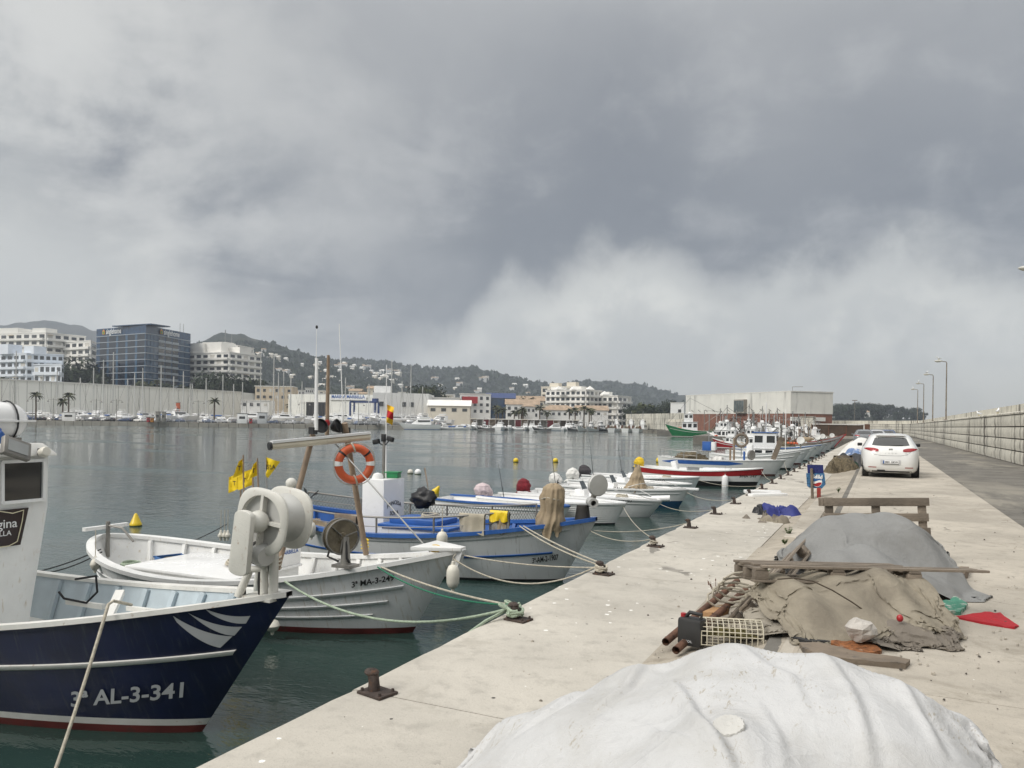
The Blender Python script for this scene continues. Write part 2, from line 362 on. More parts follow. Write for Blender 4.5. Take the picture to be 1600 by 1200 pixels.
wm = MB(); wm.add([(-4500, -400, WATER), (1800, -400, WATER), (1800, 3800, WATER), (-4500, 3800, WATER)], [(0, 1, 2, 3)])
struct(wm.build('water', mw))

# ---- quay: a body of masonry, apron slabs, sloping rubble strip, road
EDGE, KERB, SH, SEAM, WALLX = -3.25, -1.62, -.75, 2.23, 5.9
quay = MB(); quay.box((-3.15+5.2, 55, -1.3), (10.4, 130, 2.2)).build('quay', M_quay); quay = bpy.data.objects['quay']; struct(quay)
def slab(y0, y1, seed, x0=EDGE, x1=KERB+.02, th=.24, m=M_apron, nm='slab', par=None, chip=.012, z=0.):
    n = max(4, int((y1-y0)/.22)); rows = []; q = random.Random(seed)
    for i in range(n+1):
        y = y0+(y1-y0)*i/n; e = noise.noise(Vector((seed*.7, y*3.1, 0)))*chip + max(0, noise.noise(Vector((seed*2.7, y*1.3, 4)))-.33)*chip*9
        rows.append([(x0+e*.5+.004, y, z-th), (x0+e*.4, y, z-.035), (x0+.004+e, y, z-.012), (x0+.018+e, y, z+.0), (x0+.05+e, y, z+.004), ((x0+x1)/2, y, z+.005), (x1, y, z+.004), (x1, y, z-th)])
    b = MB(); b.loft(rows, 0, flip=True); k = len(rows[0]); b.f += [tuple(range(k)), tuple(range(n*k, n*k+k))[::-1]]; b.m += [0, 0]
    return b.build(nm, m, par, smooth=True, angle=50, fix=True)
y = -5.1
for i in range(27):
    slab(y+.006, y+4.7-.006, i, par=quay); y += 4.7
# rubble strip between apron and road
rows = []
for i in range(341):
    y = -6+i*.37; row = []
    for j in range(11):
        u = j/10; x = KERB+(SH+.24-KERB)*u; far = min(1, max(0, (y-9)/3))
        zz = .2*min(1, max(0, (u-.08)/.85)) + noise.fractal(Vector((x*2.5, y*1.2, 0)), .8, 2, 4)*.035*sin(pi*u)
        st = (math.floor(u*5+noise.noise(Vector((x, y*.6, 3)))*.6)/5)*.2
        zz = zz*(1-far)+(.5*zz+.5*st+.0)*far + .006
        row.append((x, y, min(zz, .2055) if j < 10 else .2035+.003*abs(noise.noise(Vector((y*2, 0, 0))))))
    rows.append(row)
struct(MB().loft(rows, 0, flip=True).build('rubble_slope', M_dirt, smooth=True, angle=35))
road = struct(MB().box((2.6, 55, .0), (6.7, 130, .380)).build('road', M_asph))
y = -5
for i in range(24):
    slab(y+.004, y+5.2-.004, 40+i, SH+.1, SEAM, .2, M_road, 'slab', road, .004, .198); y += 5.2
struct(MB().add([(SEAM+.006, -10, .199), (WALLX+.2, -10, .199), (WALLX+.2, 120, .199), (SEAM+.006, 120, .199)], [(0, 1, 2, 3)]).build('asphalt_lane', M_asph))
# port yard at the head of the pier
yard = [(8, 120), (-3.0, 120), (-26, 120), (-30, 150), (-33, 196), (-56, 212), (-62, 300), (60, 300), (30, 200)]
struct(MB().prism(yard[::-1], 2.45, Matrix.Translation((0, 0, -2.3))).build('port_yard', [M_asph], fix=True))
# ---- breakwater wall of block courses, curving away at its far end
wall = thing('breakwater_wall', 'long pale concrete breakwater wall in block courses with black water streaks', 'wall', (WALLX, 0, .2))
path = [Vector((0, y, 0)) for y in range(-8, 176, 4)]
for k in range(1, 15):
    a = k*R(90)/14; path.append(Vector((-46+46*cos(a), 172+46*sin(a), 0)))
path += [Vector((-46-5*k, 218, 0)) for k in range(1, 4)]
blk = {}
def block(L, h, v):
    key = (round(L, 2), h, v)
    if key not in blk:
        b = MB(); nx, nz = 8, 3; q = random.Random(v); rows = []
        for i in range(nz+1):
            row = []
            for j in range(nx+1):
                e = (i in (0, nz)) or (j in (0, nx)); cr = (i in (0, nz)) and (j in (0, nx))
                row.append((-.0 + (.03 if e else 0) + q.uniform(-.004, .004), (j/nx-.5)*(L-.03), .028+(h-.056)*i/nz))
            rows.append(row)
        rows = [[(.14, p[1], p[2]) for p in rows[0]]]+rows+[[(.14, p[1], p[2]) for p in rows[-1]]]
        b.loft(rows, 0, flip=False); blk[key] = b.mesh('block', M_wall, smooth=True, angle=50)
    return blk[key]
HC = [.62, .58, .58, .60]
for i in range(len(path)-1):
    a, c = path[i], path[i+1]; d = c-a; L = d.length; rz = math.atan2(d.y, d.x)-pi/2; z = 0; mid = (a+c)/2
    for k, h in enumerate(HC):
        me = block(L, h, (i*3+k) % 4); put('block', me, wall, loc=(mid.x, mid.y, z), rz=rz); z += h
core = MB(); up_ = MB(); rows = []; rows2 = []
for i, p in enumerate(path):
    d = (path[min(i+1, len(path)-1)]-path[max(0, i-1)]).normalized(); nrm = Vector((d.y, -d.x, 0))
    q = lambda o, z: tuple(p+nrm*o+UP*z)
    rows.append([q(.10, 0), q(.10, 2.38), q(-.02, 2.385), q(-.03, 2.46), q(.02, 2.50), q(1.9, 2.52), q(2.0, 2.52)])
    j = noise.noise(Vector((i*.4, 0, 0)))*.03
    rows2.append([q(2.0, 2.45), q(2.0, 3.22+j), q(2.9, 3.24+j), q(2.9, -2.5)])
core.loft([list(c) for c in zip(*rows)], [1, 0, 0, 0, 0, 0], flip=True).build('wall_core', [M_wall, M_joint], wall); up_.loft(rows2, 0).build('parapet', M_wall, wall)

# ---- the far shore
QD = 266.
def qrow(pxs, D, z0, z1): return [[tuple(G(px, d, z0)) for px, d in zip(pxs, D)], [tuple(G(px, d, z1)) for px, d in zip(pxs, D)]]
pxs = [-160, 0, 200, 420, 690, 700, 985, 1100, 1500]; ds = [258, 262, 268, 272, 275, 302, 300, 330, 700]
land = MB(); far = [tuple(G(px, 3000, .12)) for px in pxs]; near = [tuple(G(px, d, .12)) for px, d in zip(pxs, ds)]
land.loft([near, [tuple(Vector(a).lerp(Vector(c), .05)) for a, c in zip(near, far)], far], 0); struct(land.build('land', M_land))
fq = MB()
for i in range(4):
    for k in range(14):
        a = G(pxs[i], ds[i]).lerp(G(pxs[i+1], ds[i+1]), k/14); c = G(pxs[i], ds[i]).lerp(G(pxs[i+1], ds[i+1]), (k+.96)/14)
        d = (c-a).normalized(); n = Vector((-d.y, d.x, 0))
        fq.prism([(p.x, p.y) for p in (a, c, c+n*9, a+n*9)], 1.8, Matrix.Translation((0, 0, -1.62)))
struct(fq.build('far_quay', M_far, fix=True))
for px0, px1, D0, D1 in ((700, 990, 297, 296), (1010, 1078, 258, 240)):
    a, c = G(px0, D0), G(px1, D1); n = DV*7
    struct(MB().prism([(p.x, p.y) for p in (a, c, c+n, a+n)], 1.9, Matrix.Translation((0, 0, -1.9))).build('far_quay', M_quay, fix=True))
# ---- hills
def hillmat(name, a, b2, c2, sc):
    m = bpy.data.materials.new(name); m.use_nodes = True; t = NT(m.node_tree); bs = t.n['Principled BSDF']
    g = t.add('ShaderNodeNewGeometry').outputs['Position']
    n = t.noise(g, sc, 8, .68, .3); c = t.mix(t.smooth(n, .40, .60), a, b2); c = t.mix(t.smooth(t.noise(g, sc*2.7, 6, .7), .57, .70), c, c2)
    t.put(bs, 'Base Color', c); t.put(bs, 'Roughness', .95); t.put(bs, 'Specular IOR Level', .1); return m
MH = hillmat('wooded hillside', (.020, .028, .022), (.040, .046, .034), (.095, .085, .06), .012)
MH2 = hillmat('far mountain', (.03, .038, .034), (.055, .055, .045), (.09, .08, .065), .006)
def hill(prof, Dr, D0, m, seed, rough=1.):
    rows = []; n = 26; xs = []; px = prof[0][0]
    while px <= prof[-1][0]:
        xs.append(px); px += 6
    for k in range(n+1):
        u = k/n; row = []
        for px in xs:
            for (xa, ya), (xb, yb) in zip(prof, prof[1:]):
                if xa <= px <= xb: f = (px-xa)/(xb-xa); f = f*f*(3-2*f); yr = ya+(yb-ya)*f; break
            H = max(2., ZY(px, yr, Dr))
            D = D0+(Dr-D0)*u*1.0 if u <= .86 else Dr+(Dr-D0)*(u-.86)*1.2
            uu = min(1, u/.86); q = G(px, D)
            base = H*(uu**1.25) if u <= .86 else H*(1-(u-.86)*2.2)
            gul = noise.fractal(Vector((q.x*.0042+seed, q.y*.0026, seed)), .9, 2.1, 6)*H*.20*sin(pi*min(1, uu*.98))*rough
            top = noise.fractal(Vector((px*.06, seed, 3)), .7, 2, 4)*Dr*.0016*uu
            row.append((q.x, q.y, max(-6, base+gul+top)))
        rows.append(row)
    return struct(MB().loft(rows, 0).build('hill', m, smooth=True, angle=80))
hill([(-420, 600), (-120, 520), (-40, 515), (20, 509), (70, 505), (110, 512), (150, 521), (185, 532), (240, 552), (320, 575), (420, 610), (560, 655)], 2500, 1700, MH2, 3)
hill([(80, 672), (140, 640), (200, 602), (260, 568), (300, 546), (345, 530), (368, 532), (420, 544), (458, 555), (490, 563), (530, 571), (580, 590), (640, 606), (720, 622), (800, 645)], 1500, 650, MH, 11)
hill([(340, 660), (440, 606), (500, 577), (545, 567), (585, 570), (640, 578), (690, 582), (715, 580), (735, 580), (765, 585), (800, 592), (830, 600), (860, 603), (900, 612), (960, 628), (1040, 650)], 1950, 900, MH, 23)
hill([(700, 665), (760, 640), (830, 612), (880, 603), (925, 600), (960, 601), (995, 603), (1025, 611), (1065, 620), (1110, 630), (1160, 645), (1210, 662)], 2300, 1200, MH, 37)
hill([(1255, 660), (1290, 649), (1320, 643), (1360, 643), (1385, 649), (1420, 655), (1460, 660), (1500, 666)], 1000, 560, MH, 51, .3)

# ---- haze
hz_ = MB(); hz_.box((-1350, 1700, 165), (6400, 4300, 334)); hzo = hz_.build('haze', []); hzo['kind'] = 'stuff'
mh = bpy.data.materials.new('haze'); mh.use_nodes = True; th_ = mh.node_tree; th_.nodes.clear()
vp = th_.nodes.new('ShaderNodeVolumePrincipled'); vp.inputs['Color'].default_value = (.80, .88, 1, 1); vp.inputs['Density'].default_value = .00027; vp.inputs['Anisotropy'].default_value = .2
vo_ = th_.nodes.new('ShaderNodeOutputMaterial'); th_.links.new(vp.outputs[0], vo_.inputs['Volume']); hzo.data.materials.append(mh)
# ================================================================ CLOTH LAID OVER THINGS
import numpy as np
def drape(name, label, cat, heap, ground, centre, size, rz, m, seed, n=110, steps=120, fric=.35, bend=.25, gnd_fric=.25, crumple=.02, slack=1.0, lumps=.03, ground_fn=None, root=None, iters=7, grav=.0022, ridges=()):
    """a real sheet laid over a heap: a net of points falls under gravity, keeps its lengths and comes to rest on heap and ground"""
    g = np.random.default_rng(seed); hp = np.array([[p.x, p.y, p.z, r] for p, r in heap]); nu = n; nv = max(10, int(n*size[1]/size[0])); dx = size[0]/(nu-1)
    def H(x, y):
        acc = np.zeros_like(x); sf = .05
        for a, b_, z, r in hp: d2 = ((x-a)**2+(y-b_)**2)/(r*r); acc += np.exp(np.clip((z-ground)*(1-d2), -1, 3)/sf)
        z = sf*np.log(acc+1e-9)
        z += lumps*(np.sin(x*7.1+seed)*np.sin(y*6.3+seed*2)+.6*np.sin(x*13+y*9+seed))*np.clip(z*4, 0, 1)
        gz = ground if ground_fn is None else ground_fn(x, y); return np.maximum(ground+z, gz)
    U, V = np.meshgrid(np.linspace(-.5, .5, nu)*size[0], np.linspace(-.5, .5, nv)*size[1], indexing='ij'); c, s_ = cos(rz), sin(rz)
    X = np.stack([centre[0]+U*c-V*s_, centre[1]+U*s_+V*c, np.zeros_like(U)], -1); X[..., 2] = H(X[..., 0], X[..., 1]).max()+.03
    def sm(a, k):
        for _ in range(k): a = (a+np.roll(a, 1, 0)+np.roll(a, -1, 0)+np.roll(a, 1, 1)+np.roll(a, -1, 1))/5
        return a
    X[..., 2] += crumple*sm(g.normal(size=U.shape), 6)*6; X[..., :2] *= 1; X[..., 0] += .3*crumple*sm(g.normal(size=U.shape), 8)*6
    Xp = X.copy(); L0 = dx*slack
    def con(a, b_, L, k):
        d = X[b_]-X[a]; l = np.sqrt((d*d).sum(-1, keepdims=True))+1e-9; cor = d*(k*.5*(l-L)/l); X[a] += cor; X[b_] -= cor
    S = slice; sets = []
    for o in (0, 1):
        na = (nu-o)//2; nb = (nv-o)//2
        sets.append(((S(o, o+2*na, 2), S(None)), (S(o+1, o+2*na, 2), S(None)), L0, 1.)); sets.append(((S(None), S(o, o+2*nb, 2)), (S(None), S(o+1, o+2*nb, 2)), L0, 1.))
    for o in (0, 1):
        sets.append(((S(o, nu-1, 2), S(0, -1)), (S(o+1, nu, 2), S(1, None)), L0*1.4142, .4)); sets.append(((S(o, nu-1, 2), S(1, None)), (S(o+1, nu, 2), S(0, -1)), L0*1.4142, .4))
    def bendc(ax):
        for o in (0, 1, 2, 3):
            k = nu if ax == 0 else nv; ia = np.arange(o, k-2, 4); a = (ia, S(None)) if ax == 0 else (S(None), ia); b_ = (ia+2, S(None)) if ax == 0 else (S(None), ia+2); con(a, b_, 2*L0, bend)
    for st in range(steps):
        vel = (X-Xp)*.97; Xp = X.copy(); X += vel; X[..., 2] -= grav if st < steps*.85 else grav*.45
        for it in range(iters):
            for a, b_, L, k in sets: con(a, b_, L, k)
            if it % 3 == 0: bendc(0); bendc(1)
            h = H(X[..., 0], X[..., 1])+.006; hit = X[..., 2] < h; X[..., 2] = np.where(hit, h, X[..., 2])
        fr = np.where(X[..., 2]-ground < .03, gnd_fric, fric)*hit; Xp[..., :2] += (X[..., :2]-Xp[..., :2])*fr[..., None]; Xp[..., 2] = np.where(hit, X[..., 2], Xp[..., 2])
    for pts, amp, wd in ridges:                      # stiff creases set into the sheet
        best = np.full(X.shape[:2], 9.); sg = np.zeros(X.shape[:2]); tt = np.zeros(X.shape[:2])
        for k in range(len(pts)-1):
            a, e = np.array(pts[k][:2]), np.array(pts[k+1][:2]); v = e-a; L2 = (v*v).sum(); r = X[..., :2]-a; t_ = np.clip((r*v).sum(-1)/L2, 0, 1); off = r-t_[..., None]*v; dd = np.sqrt((off*off).sum(-1)); cr = np.sign(v[0]*r[..., 1]-v[1]*r[..., 0]); up = dd < best
            best = np.where(up, dd, best); sg = np.where(up, cr, sg); tt = np.where(up, (k+t_)/(len(pts)-1), tt)
        s_d = best*sg; env = np.clip(np.sin(np.pi*np.clip(tt*.92+.06, 0, 1)), 0, 1)**.6*(best < wd*5)
        X[..., 2] += amp*env*(np.exp(-(s_d/wd)**2)-.55*np.exp(-((s_d-1.7*wd)/wd)**2))
    b = MB(); b.add([tuple(p) for p in X.reshape(-1, 3)], [(i*nv+j, (i+1)*nv+j, (i+1)*nv+j+1, i*nv+j+1) for i in range(nu-1) for j in range(nv-1)])
    if root is not None: return b.build(name, m, root, smooth=True, angle=85, world=True), X
    o = b.build(name, m, smooth=True, angle=85); tag(o, label, cat); return o, X
def at_top(X, p):
    d = (X[..., 0]-p.x)**2+(X[..., 1]-p.y)**2; k = np.unravel_index(np.argmin(d), d.shape); return float(X[..., 2].reshape(d.shape)[k])
GF = lambda x, y: np.where(x > SH, .204, np.where(x < KERB, .006, .006+.198*np.clip((x-KERB)/(SH-KERB), 0, 1)))

def cover(c, hx, hy, h, prof, m, seed, root, name, nf=7, amp=.12, lean=(0, 0), ragged=.05, tie=None, n=72, rows_=34):
    """cloth pulled over an upright thing: rounded top, near-vertical sides, folds that deepen towards a ragged hem; c is the hem centre"""
    rows = []; c = Vector(c)
    for i in range(rows_+1):
        u = i/rows_; k = 0
        for (ua, ra), (ub, rb) in zip(prof, prof[1:]):
            if ua <= u <= ub: f = (u-ua)/(ub-ua); f = f*f*(3-2*f); k = ra+(rb-ra)*f; break
        row = []
        for j in range(n):
            a = 2*pi*j/n; d_ = Vector((cos(a), sin(a), 0))
            ph = 1.7*noise.noise(Vector((seed, u*1.5, 0)))
            q = amp*(u**.7)*(1-2*abs(noise.noise(Vector((cos(a+ph*.3)*nf*.30+seed, sin(a+ph*.3)*nf*.30, u*.6)))))+.16*noise.fractal(Vector((cos(a)*1.4+seed, sin(a)*1.4, u*2.6+seed)), .9, 2.1, 4)
            if tie and abs(u-tie) < .12: q -= .22*(1-abs(u-tie)/.12)**2
            r = max(.02, k*(1+q)); hem = ragged*noise.noise(Vector((cos(a)*2.2+seed, sin(a)*2.2, 3)))*(u**3)
            row.append(c+Vector((d_.x*r*hx+lean[0]*(1-u), d_.y*r*hy+lean[1]*(1-u), h*(1-u)+hem+.04*h*noise.noise(Vector((cos(a)*1.3, sin(a)*1.3, seed)))*(1-u))))
        rows.append(row)
    b = MB(); b.loft(rows, closed=True); b.f.append(tuple(range(n))); b.m.append(0)
    return b.build(name, m, root, smooth=True, angle=85, world=True)
# ================================================================ BOATS
class Hull:
    def __init__(s, L, B, sheer, draft=.35, rake=.6, tm=.45, wt=.0, pb=2.2, qb=.8, ps=2.4, rs=.15, e0=.30, e1=.62):
        s.L, s.B, s.sh, s.dr, s.rk, s.tm, s.wt, s.pb, s.qb, s.ps, s.rs, s.e0, s.e1 = L, B, sheer, draft, rake, tm, wt, pb, qb, ps, rs, e0, e1
    def s(s_, t):
        a, m, b = s_.sh
        return m+(a-m)*((.4-t)/.4)**2 if t < .4 else m+(b-m)*((t-.4)/.6)**1.9
    def w(s, t):
        if t >= s.tm: return s.B/2*max(0, 1-((t-s.tm)/(1-s.tm))**s.pb)**s.qb
        return s.B/2*(s.wt+(1-s.wt)*max(0, 1-((s.tm-t)/s.tm)**s.ps)**(.6 if s.wt == 0 else 1))
    def pt(s, t, z):
        h = s.s(t); u = min(1.2, max(0, (z+s.dr)/(h+s.dr))); e = s.e0+(s.e1-s.e0)*t**3+(0 if s.wt else .25*(1-t)**4)
        x = -s.L/2+t*s.L - s.rk*t**5*(s.sh[2]-z)/s.sh[2] + s.rs*(1-t)**5*(s.sh[0]-z)
        return x, s.w(t)*u**e
    def ts(s, n=30): return [.5-.5*cos(pi*i/n)*(.55+.45*abs(cos(pi*i/n))) for i in range(n+1)]
    def table(s, z): return [s.pt(i/160, z) for i in range(161)]
    def y_at(s, x, z):
        tb = s.table(z)
        for (xa, ya), (xb, yb) in zip(tb, tb[1:]):
            if xa <= x <= xb: return ya+(yb-ya)*(x-xa)/max(1e-6, xb-xa)
        return 0
    def t_at(s, x, z):
        for i in range(160):
            if s.pt(i/160, z)[0] <= x <= s.pt((i+1)/160, z)[0]: return i/160
        return 1. if x > 0 else 0.
def bow(stem, tip):
    a = PZ(*stem, WATER); b = PY(*tip, a.y); return a, b.x-a.x, b.z-WATER
def bow_place(H, px, py, rz=0.):
    p = PZ(px, py, WATER); xs = H.pt(1, 0)[0]; return Vector((p.x-xs*cos(rz), p.y-xs*sin(rz), WATER))
def make_boat(name, label, H, loc, rz, bands, mats, gun, inner, deckm, deckz=.25, strakes=(), ribs=None, group=None, res=30, gw=.09, gh=.05, plank=0, cat='boat', ribm=None, fracs=None):
    root = thing(name, label, cat, loc, rz, group); ts = H.ts(res); hb = MB()
    fr = fracs or [0, .2, .4, .6, .8, .92, 1]
    for sd in (1, -1):
        rows = []; mi = []; zb = [-H.dr, -H.dr*.6]+[z for z, _ in bands[:-1]]
        top0 = bands[-2][0]
        mseq = [bands[0][1]]*2
        for k in range(len(bands)-2): mseq.append(bands[k+1][1])
        for z in zb: rows.append([(H.pt(t, z)[0], sd*H.pt(t, z)[1], z) for t in ts])
        for f in fr[1:]:
            row = []
            for t in ts:
                z = top0+(H.s(t)-top0)*f; x, y = H.pt(t, z); row.append((x, sd*y, z))
            rows.append(row); mseq.append(bands[-1][1])
        if plank:                                   # lapped planks: every strake a little proud at its lower edge
            r2 = rows[:len(zb)]; m2 = mseq[:len(zb)-1]
            for i in range(plank):
                for f, o in ((i/plank, .018), ((i+1)/plank, 0)):
                    row = []
                    for t in ts:
                        z = top0+(H.s(t)-top0)*f; x, y = H.pt(t, z); row.append((x, sd*(y+(o if y > .01 else 0)), z))
                    r2.append(row); m2.append(bands[-1][1])
            rows, mseq = r2, m2
        hb.loft(rows, mseq, flip=(sd < 0))
    if H.wt:                                        # transom
        zs = [-H.dr, -H.dr*.6, 0, .1, .2, H.s(0)*.6, H.s(0)]; L_ = [(H.pt(0, z)[0], H.pt(0, z)[1], z) for z in zs]; Rr = [(x, -y, z) for x, y, z in L_]
        hb.loft([L_, Rr], bands[-1][1])
    hull = hb.build('hull', mats, root, smooth=True, angle=30 if plank else 60)
    dz = deckz if callable(deckz) else (lambda t: min(deckz, H.s(t)-.02))
    ib = MB(); db = MB(); dr = []
    for sd in (1, -1):
        rows = [[], [], []]
        for t in ts:
            for r_, z in zip(rows, (H.s(t), (H.s(t)+dz(t))/2, dz(t))):
                x, y = H.pt(t, z); r_.append((x-(.05 if t > .97 else 0), sd*max(0, y-.05), z))
        ib.loft(rows, 0, flip=(sd < 0))
        dr.append(rows[2])
    if H.wt: ib.loft([[(dr[0][0][0]+.05, q, H.s(0)) for q in (H.w(0), -H.w(0))], [(dr[0][0][0]+.05, q, dz(0)) for q in (H.w(0), -H.w(0))]], 0)
    ib.build('bulwark', inner, root, smooth=True, angle=50)
    mid = [((a[0]+c[0])/2, 0, a[2]+.02) for a, c in zip(*dr)]
    db.loft([dr[0], mid, dr[1]], 0).build('deck', deckm, root, smooth=True)
    gb = MB()
    for sd in (1, -1):
        rows = []
        for t in ts:
            x, y = H.pt(t, H.s(t)); h = H.s(t)+.004; yo = sd*(y+gw*.35); yi = sd*max(0, y-gw*.65)
            if t > .995: yi = yo*.0
            rows.append([(x, yo, h-gh*.2), (x, yo, h+gh*.8), (x, yi, h+gh*.8), (x, yi, h-gh*.2)])
        gb.loft(rows, 0, closed=True, flip=(sd > 0))
    gb.build('gunwale', gun, root, smooth=True, angle=40)
    for f, m, th, zo in strakes:
        for sd in (1, -1):
            rows = []
            for t in ts:
                if not zo[0] <= t <= zo[1]: continue
                z = f*H.s(t) if f > 0 else -f; k = []
                for dzz, out in ((-th, 0), (-th*.7, th*.7), (th*.7, th*.7), (th, 0)):
                    x, y = H.pt(t, z+dzz); k.append((x+out*.3*t**8, sd*(y+out), z+dzz))
                rows.append(k)
            MB().loft(rows, 0, flip=(sd > 0)).build('rubbing_strake', m, root, smooth=True, angle=60)
    if ribs:
        for i in range(ribs):
            t = .07+.82*i/(ribs-1); x, y = H.pt(t, H.s(t))
            for sd in (1, -1):
                y1 = H.pt(t, dz(t))[1]
                MB().beam((x, sd*(y-.085), H.s(t)-.02), (H.pt(t, dz(t))[0], sd*(y1-.085), dz(t)), .05, .07, up=(1, 0, 0)).build('rib', ribm or inner, root)
    return root, hull
def hull_text(root, H, txt, size, x, z, m, side=-1, slope=0., sx=1.2, bold=.0, shear=0.):
    vs, fs = text_mesh(txt, size, 'LEFT', bold)
    out = []
    for v in vs:
        xx = x+v.x*sx; zz = z+v.y+slope*v.x*sx; out.append((xx+shear*v.y, side*(H.y_at(xx, zz)+.016), zz))
    MB().add(out, fs).build('lettering', m, root)
def hull_patch(root, H, poly_fn, n, m, name='stripe', side=-1, out=.006):
    rows = []
    for i in range(n+1):
        (xa, za), (xb, zb) = poly_fn(i/n); rows.append([(xa+(xb-xa)*k/4, side*(H.y_at(xa+(xb-xa)*k/4, za+(zb-za)*k/4)+out), za+(zb-za)*k/4) for k in range(5)])
    return MB().loft(rows, 0).build(name, m, root, smooth=True)
def loc_(root, p): return root.matrix_basis.inverted() @ Vector(p)
def fender(label, top, L, r, ropetop=None, m=M_fend):
    """hanging cylindrical fender with eye ends"""
    t_ = thing('fender', label, 'fender', Vector(top)-UP*L, 0, 'boat fenders')
    MB().lathe([(0.0, 0), (.02, .01), (.025, .05), (r*.7, .07), (r, .13), (r*1.02, L*.5), (r, L-.13), (r*.7, L-.07), (.025, L-.05), (.02, L-.01), (0, L)], 16).build('body', m, t_, smooth=True)
    MB().tube([(0, 0, L-.02), (.0, .0, L+.05), tuple(Vector(ropetop)-(Vector(top)-UP*L)) if ropetop else (0, 0, L+.4)], .007, 6).build('rope', M_rope, t_)
    return t_
def lump(name, c, r, m, root, seed=0, amp=.3, fr=2.2, flat=None):
    return MB().blob(c, r, amp, fr, 28, 18, seed, flat).build(name, m, root, smooth=True, angle=80)
def cloth(name, top, L, wd, m, root, seed, dirx=(1, 0, 0), taper=1., n=14):
    """cloth hanging over a rail: two flaps with folds"""
    dirx = Vector(dirx).normalized(); nrm = Vector((dirx.y, -dirx.x, 0)); rows = []; top = Vector(top)
    for i in range(n+1):
        u = i/n*2-1; row = []
        for j in range(17):
            q = j/16-.5; wv = noise.noise(Vector((q*5+seed, u*1.2, seed)))*.07*abs(u)
            s_ = 1 if u > 0 else -1
            row.append(top+dirx*(q*wd*(1+(taper-1)*abs(u)))+nrm*(s_*min(abs(u)*6, 1)*.035+wv)-UP*(max(0, abs(u)-.1)*L*(1 if u > 0 else .7)+noise.noise(Vector((q*3, seed, 1)))*.05*abs(u)))
        rows.append(row)
    return MB().loft(rows, 0).build(name, m, root, smooth=True, angle=80)

# ---------------------------------------------------------------- navy boat 3a AL-3-341
_, rk_, sh_ = bow((316, 1143), (452, 931))
NH = Hull(9.6, 2.75, (1.0, .80, sh_), .45, rk_, .42, .55, 2.0, .85, 2.4, .1, .17, .50)
nloc = bow_place(NH, 316, 1143)
navy, _ = make_boat('fishing_boat', 'navy blue fishing boat with white wheelhouse and three silver bow stripes', NH, nloc, 0,
    [(-.02, 0), (.08, 0), (.15, 1), (9, 2)], [M_anti, M_worn, M_navy], M_worn, M_ltblue, M_worn, .28,
    strakes=((.62, M_worn, .028, (.0, .985)),), ribs=13, gw=.11, gh=.045, res=44)
NX = lambda X, Y, Z: (X-nloc.x, Y-nloc.y, Z-nloc.z)
yc = nloc.y
def near_n(px, py):      # point of the near hull side under a pixel, as local x, z
    p = PY(px, py, yc-.55)
    for _ in range(14):
        l = loc_(navy, p); yy = NH.y_at(l.x, l.z); p = PY(px, py, yc-max(.02, yy))
    l = loc_(navy, p); return l.x, l.z
def stripe(p0, p1, q0, q1, bend):
    A, B_, C_, D_ = [Vector(near_n(*q)) for q in (p0, p1, q0, q1)]
    def fn(u):
        k = Vector((0, -bend*4*u*(1-u))); return tuple(A.lerp(B_, u)+k), tuple(C_.lerp(D_, u)+k)
    hull_patch(navy, NH, fn, 14, M_silver, 'stripe')
stripe((271, 962), (364, 994), (277, 972), (345, 1012), .045)
stripe((294, 957), (379, 979), (306, 966), (367, 993), .04)
stripe((321, 951), (392, 962), (330, 959), (385, 974), .03)
def px_text(root, fn, txt, pa, pb, m, H, hpx):
    A, B_ = Vector(fn(*pa)), Vector(fn(*pb)); vs, fs = text_mesh(txt, 1.0, 'LEFT', .022); wv = max(v.x for v in vs); hv = max(v.y for v in vs)
    T_ = Vector(fn(pa[0], pa[1]-hpx)); hh = (T_-A).length; out = []
    for v in vs:
        q = A.lerp(B_, v.x/wv)+(T_-A)*(v.y/hv); out.append((q.x, -(H.y_at(q.x, q.y)+.016), q.y))
    MB().add(out, fs).build('lettering', m, root)
px_text(navy, near_n, '3ª AL-3-341', (112, 1103), (288, 1088), M_silver, NH, 23)
px_text(navy, near_n, '-', (-14, 1052), (8, 1050), M_silver, NH, 10)
# wheelhouse: its front looks at the quay; below the window it falls back
YF = yc+.68; YN = yc-.68; XF = PY(75, 792, YF).x
zs_ = [PX(70, y_, XF).z for y_ in (712, 792)]; xb = PY(48, 960, YF).x; zb = PY(48, 960, YF).z
prof = [(xb, zb-.25), (xb, zb), (XF, zs_[1]), (XF, zs_[0]), (XF-2.6, zs_[0]), (XF-2.6, zb-.25)]
wh = MB(); wh.prism(prof, YF-YN, Matrix(((1, 0, 0, 0), (0, 0, -1, YF), (0, 1, 0, 0), (0, 0, 0, 1))))
wheelh = wh.build('wheelhouse', M_white, navy, world=True, bevel=.02, fix=True)
sl_ = (XF-xb)/(zs_[1]-zb)
def on_n(px, py, o=.0):
    p = PX(px, py, XF+o)
    if p.z < zs_[1]:
        for _ in range(6): p = PX(px, py, XF+o-max(0, zs_[1]-p.z)*sl_)
    return p
def quad_px(name, pts, m, th=.02, off=.0):
    q = [on_n(x_, y_, off) for x_, y_ in pts]; q2 = [p+Vector((th, 0, 0)) for p in q]
    return MB().add(q+q2, [(0, 1, 2, 3)[::-1], (4, 5, 6, 7), (0, 1, 5, 4), (1, 2, 6, 5), (2, 3, 7, 6), (3, 0, 4, 7)]).build(name, m, navy, world=True, fix=True)
quad_px('window', [(4, 723), (67, 720), (66, 779), (4, 784)], M_dglass, .008, .004)
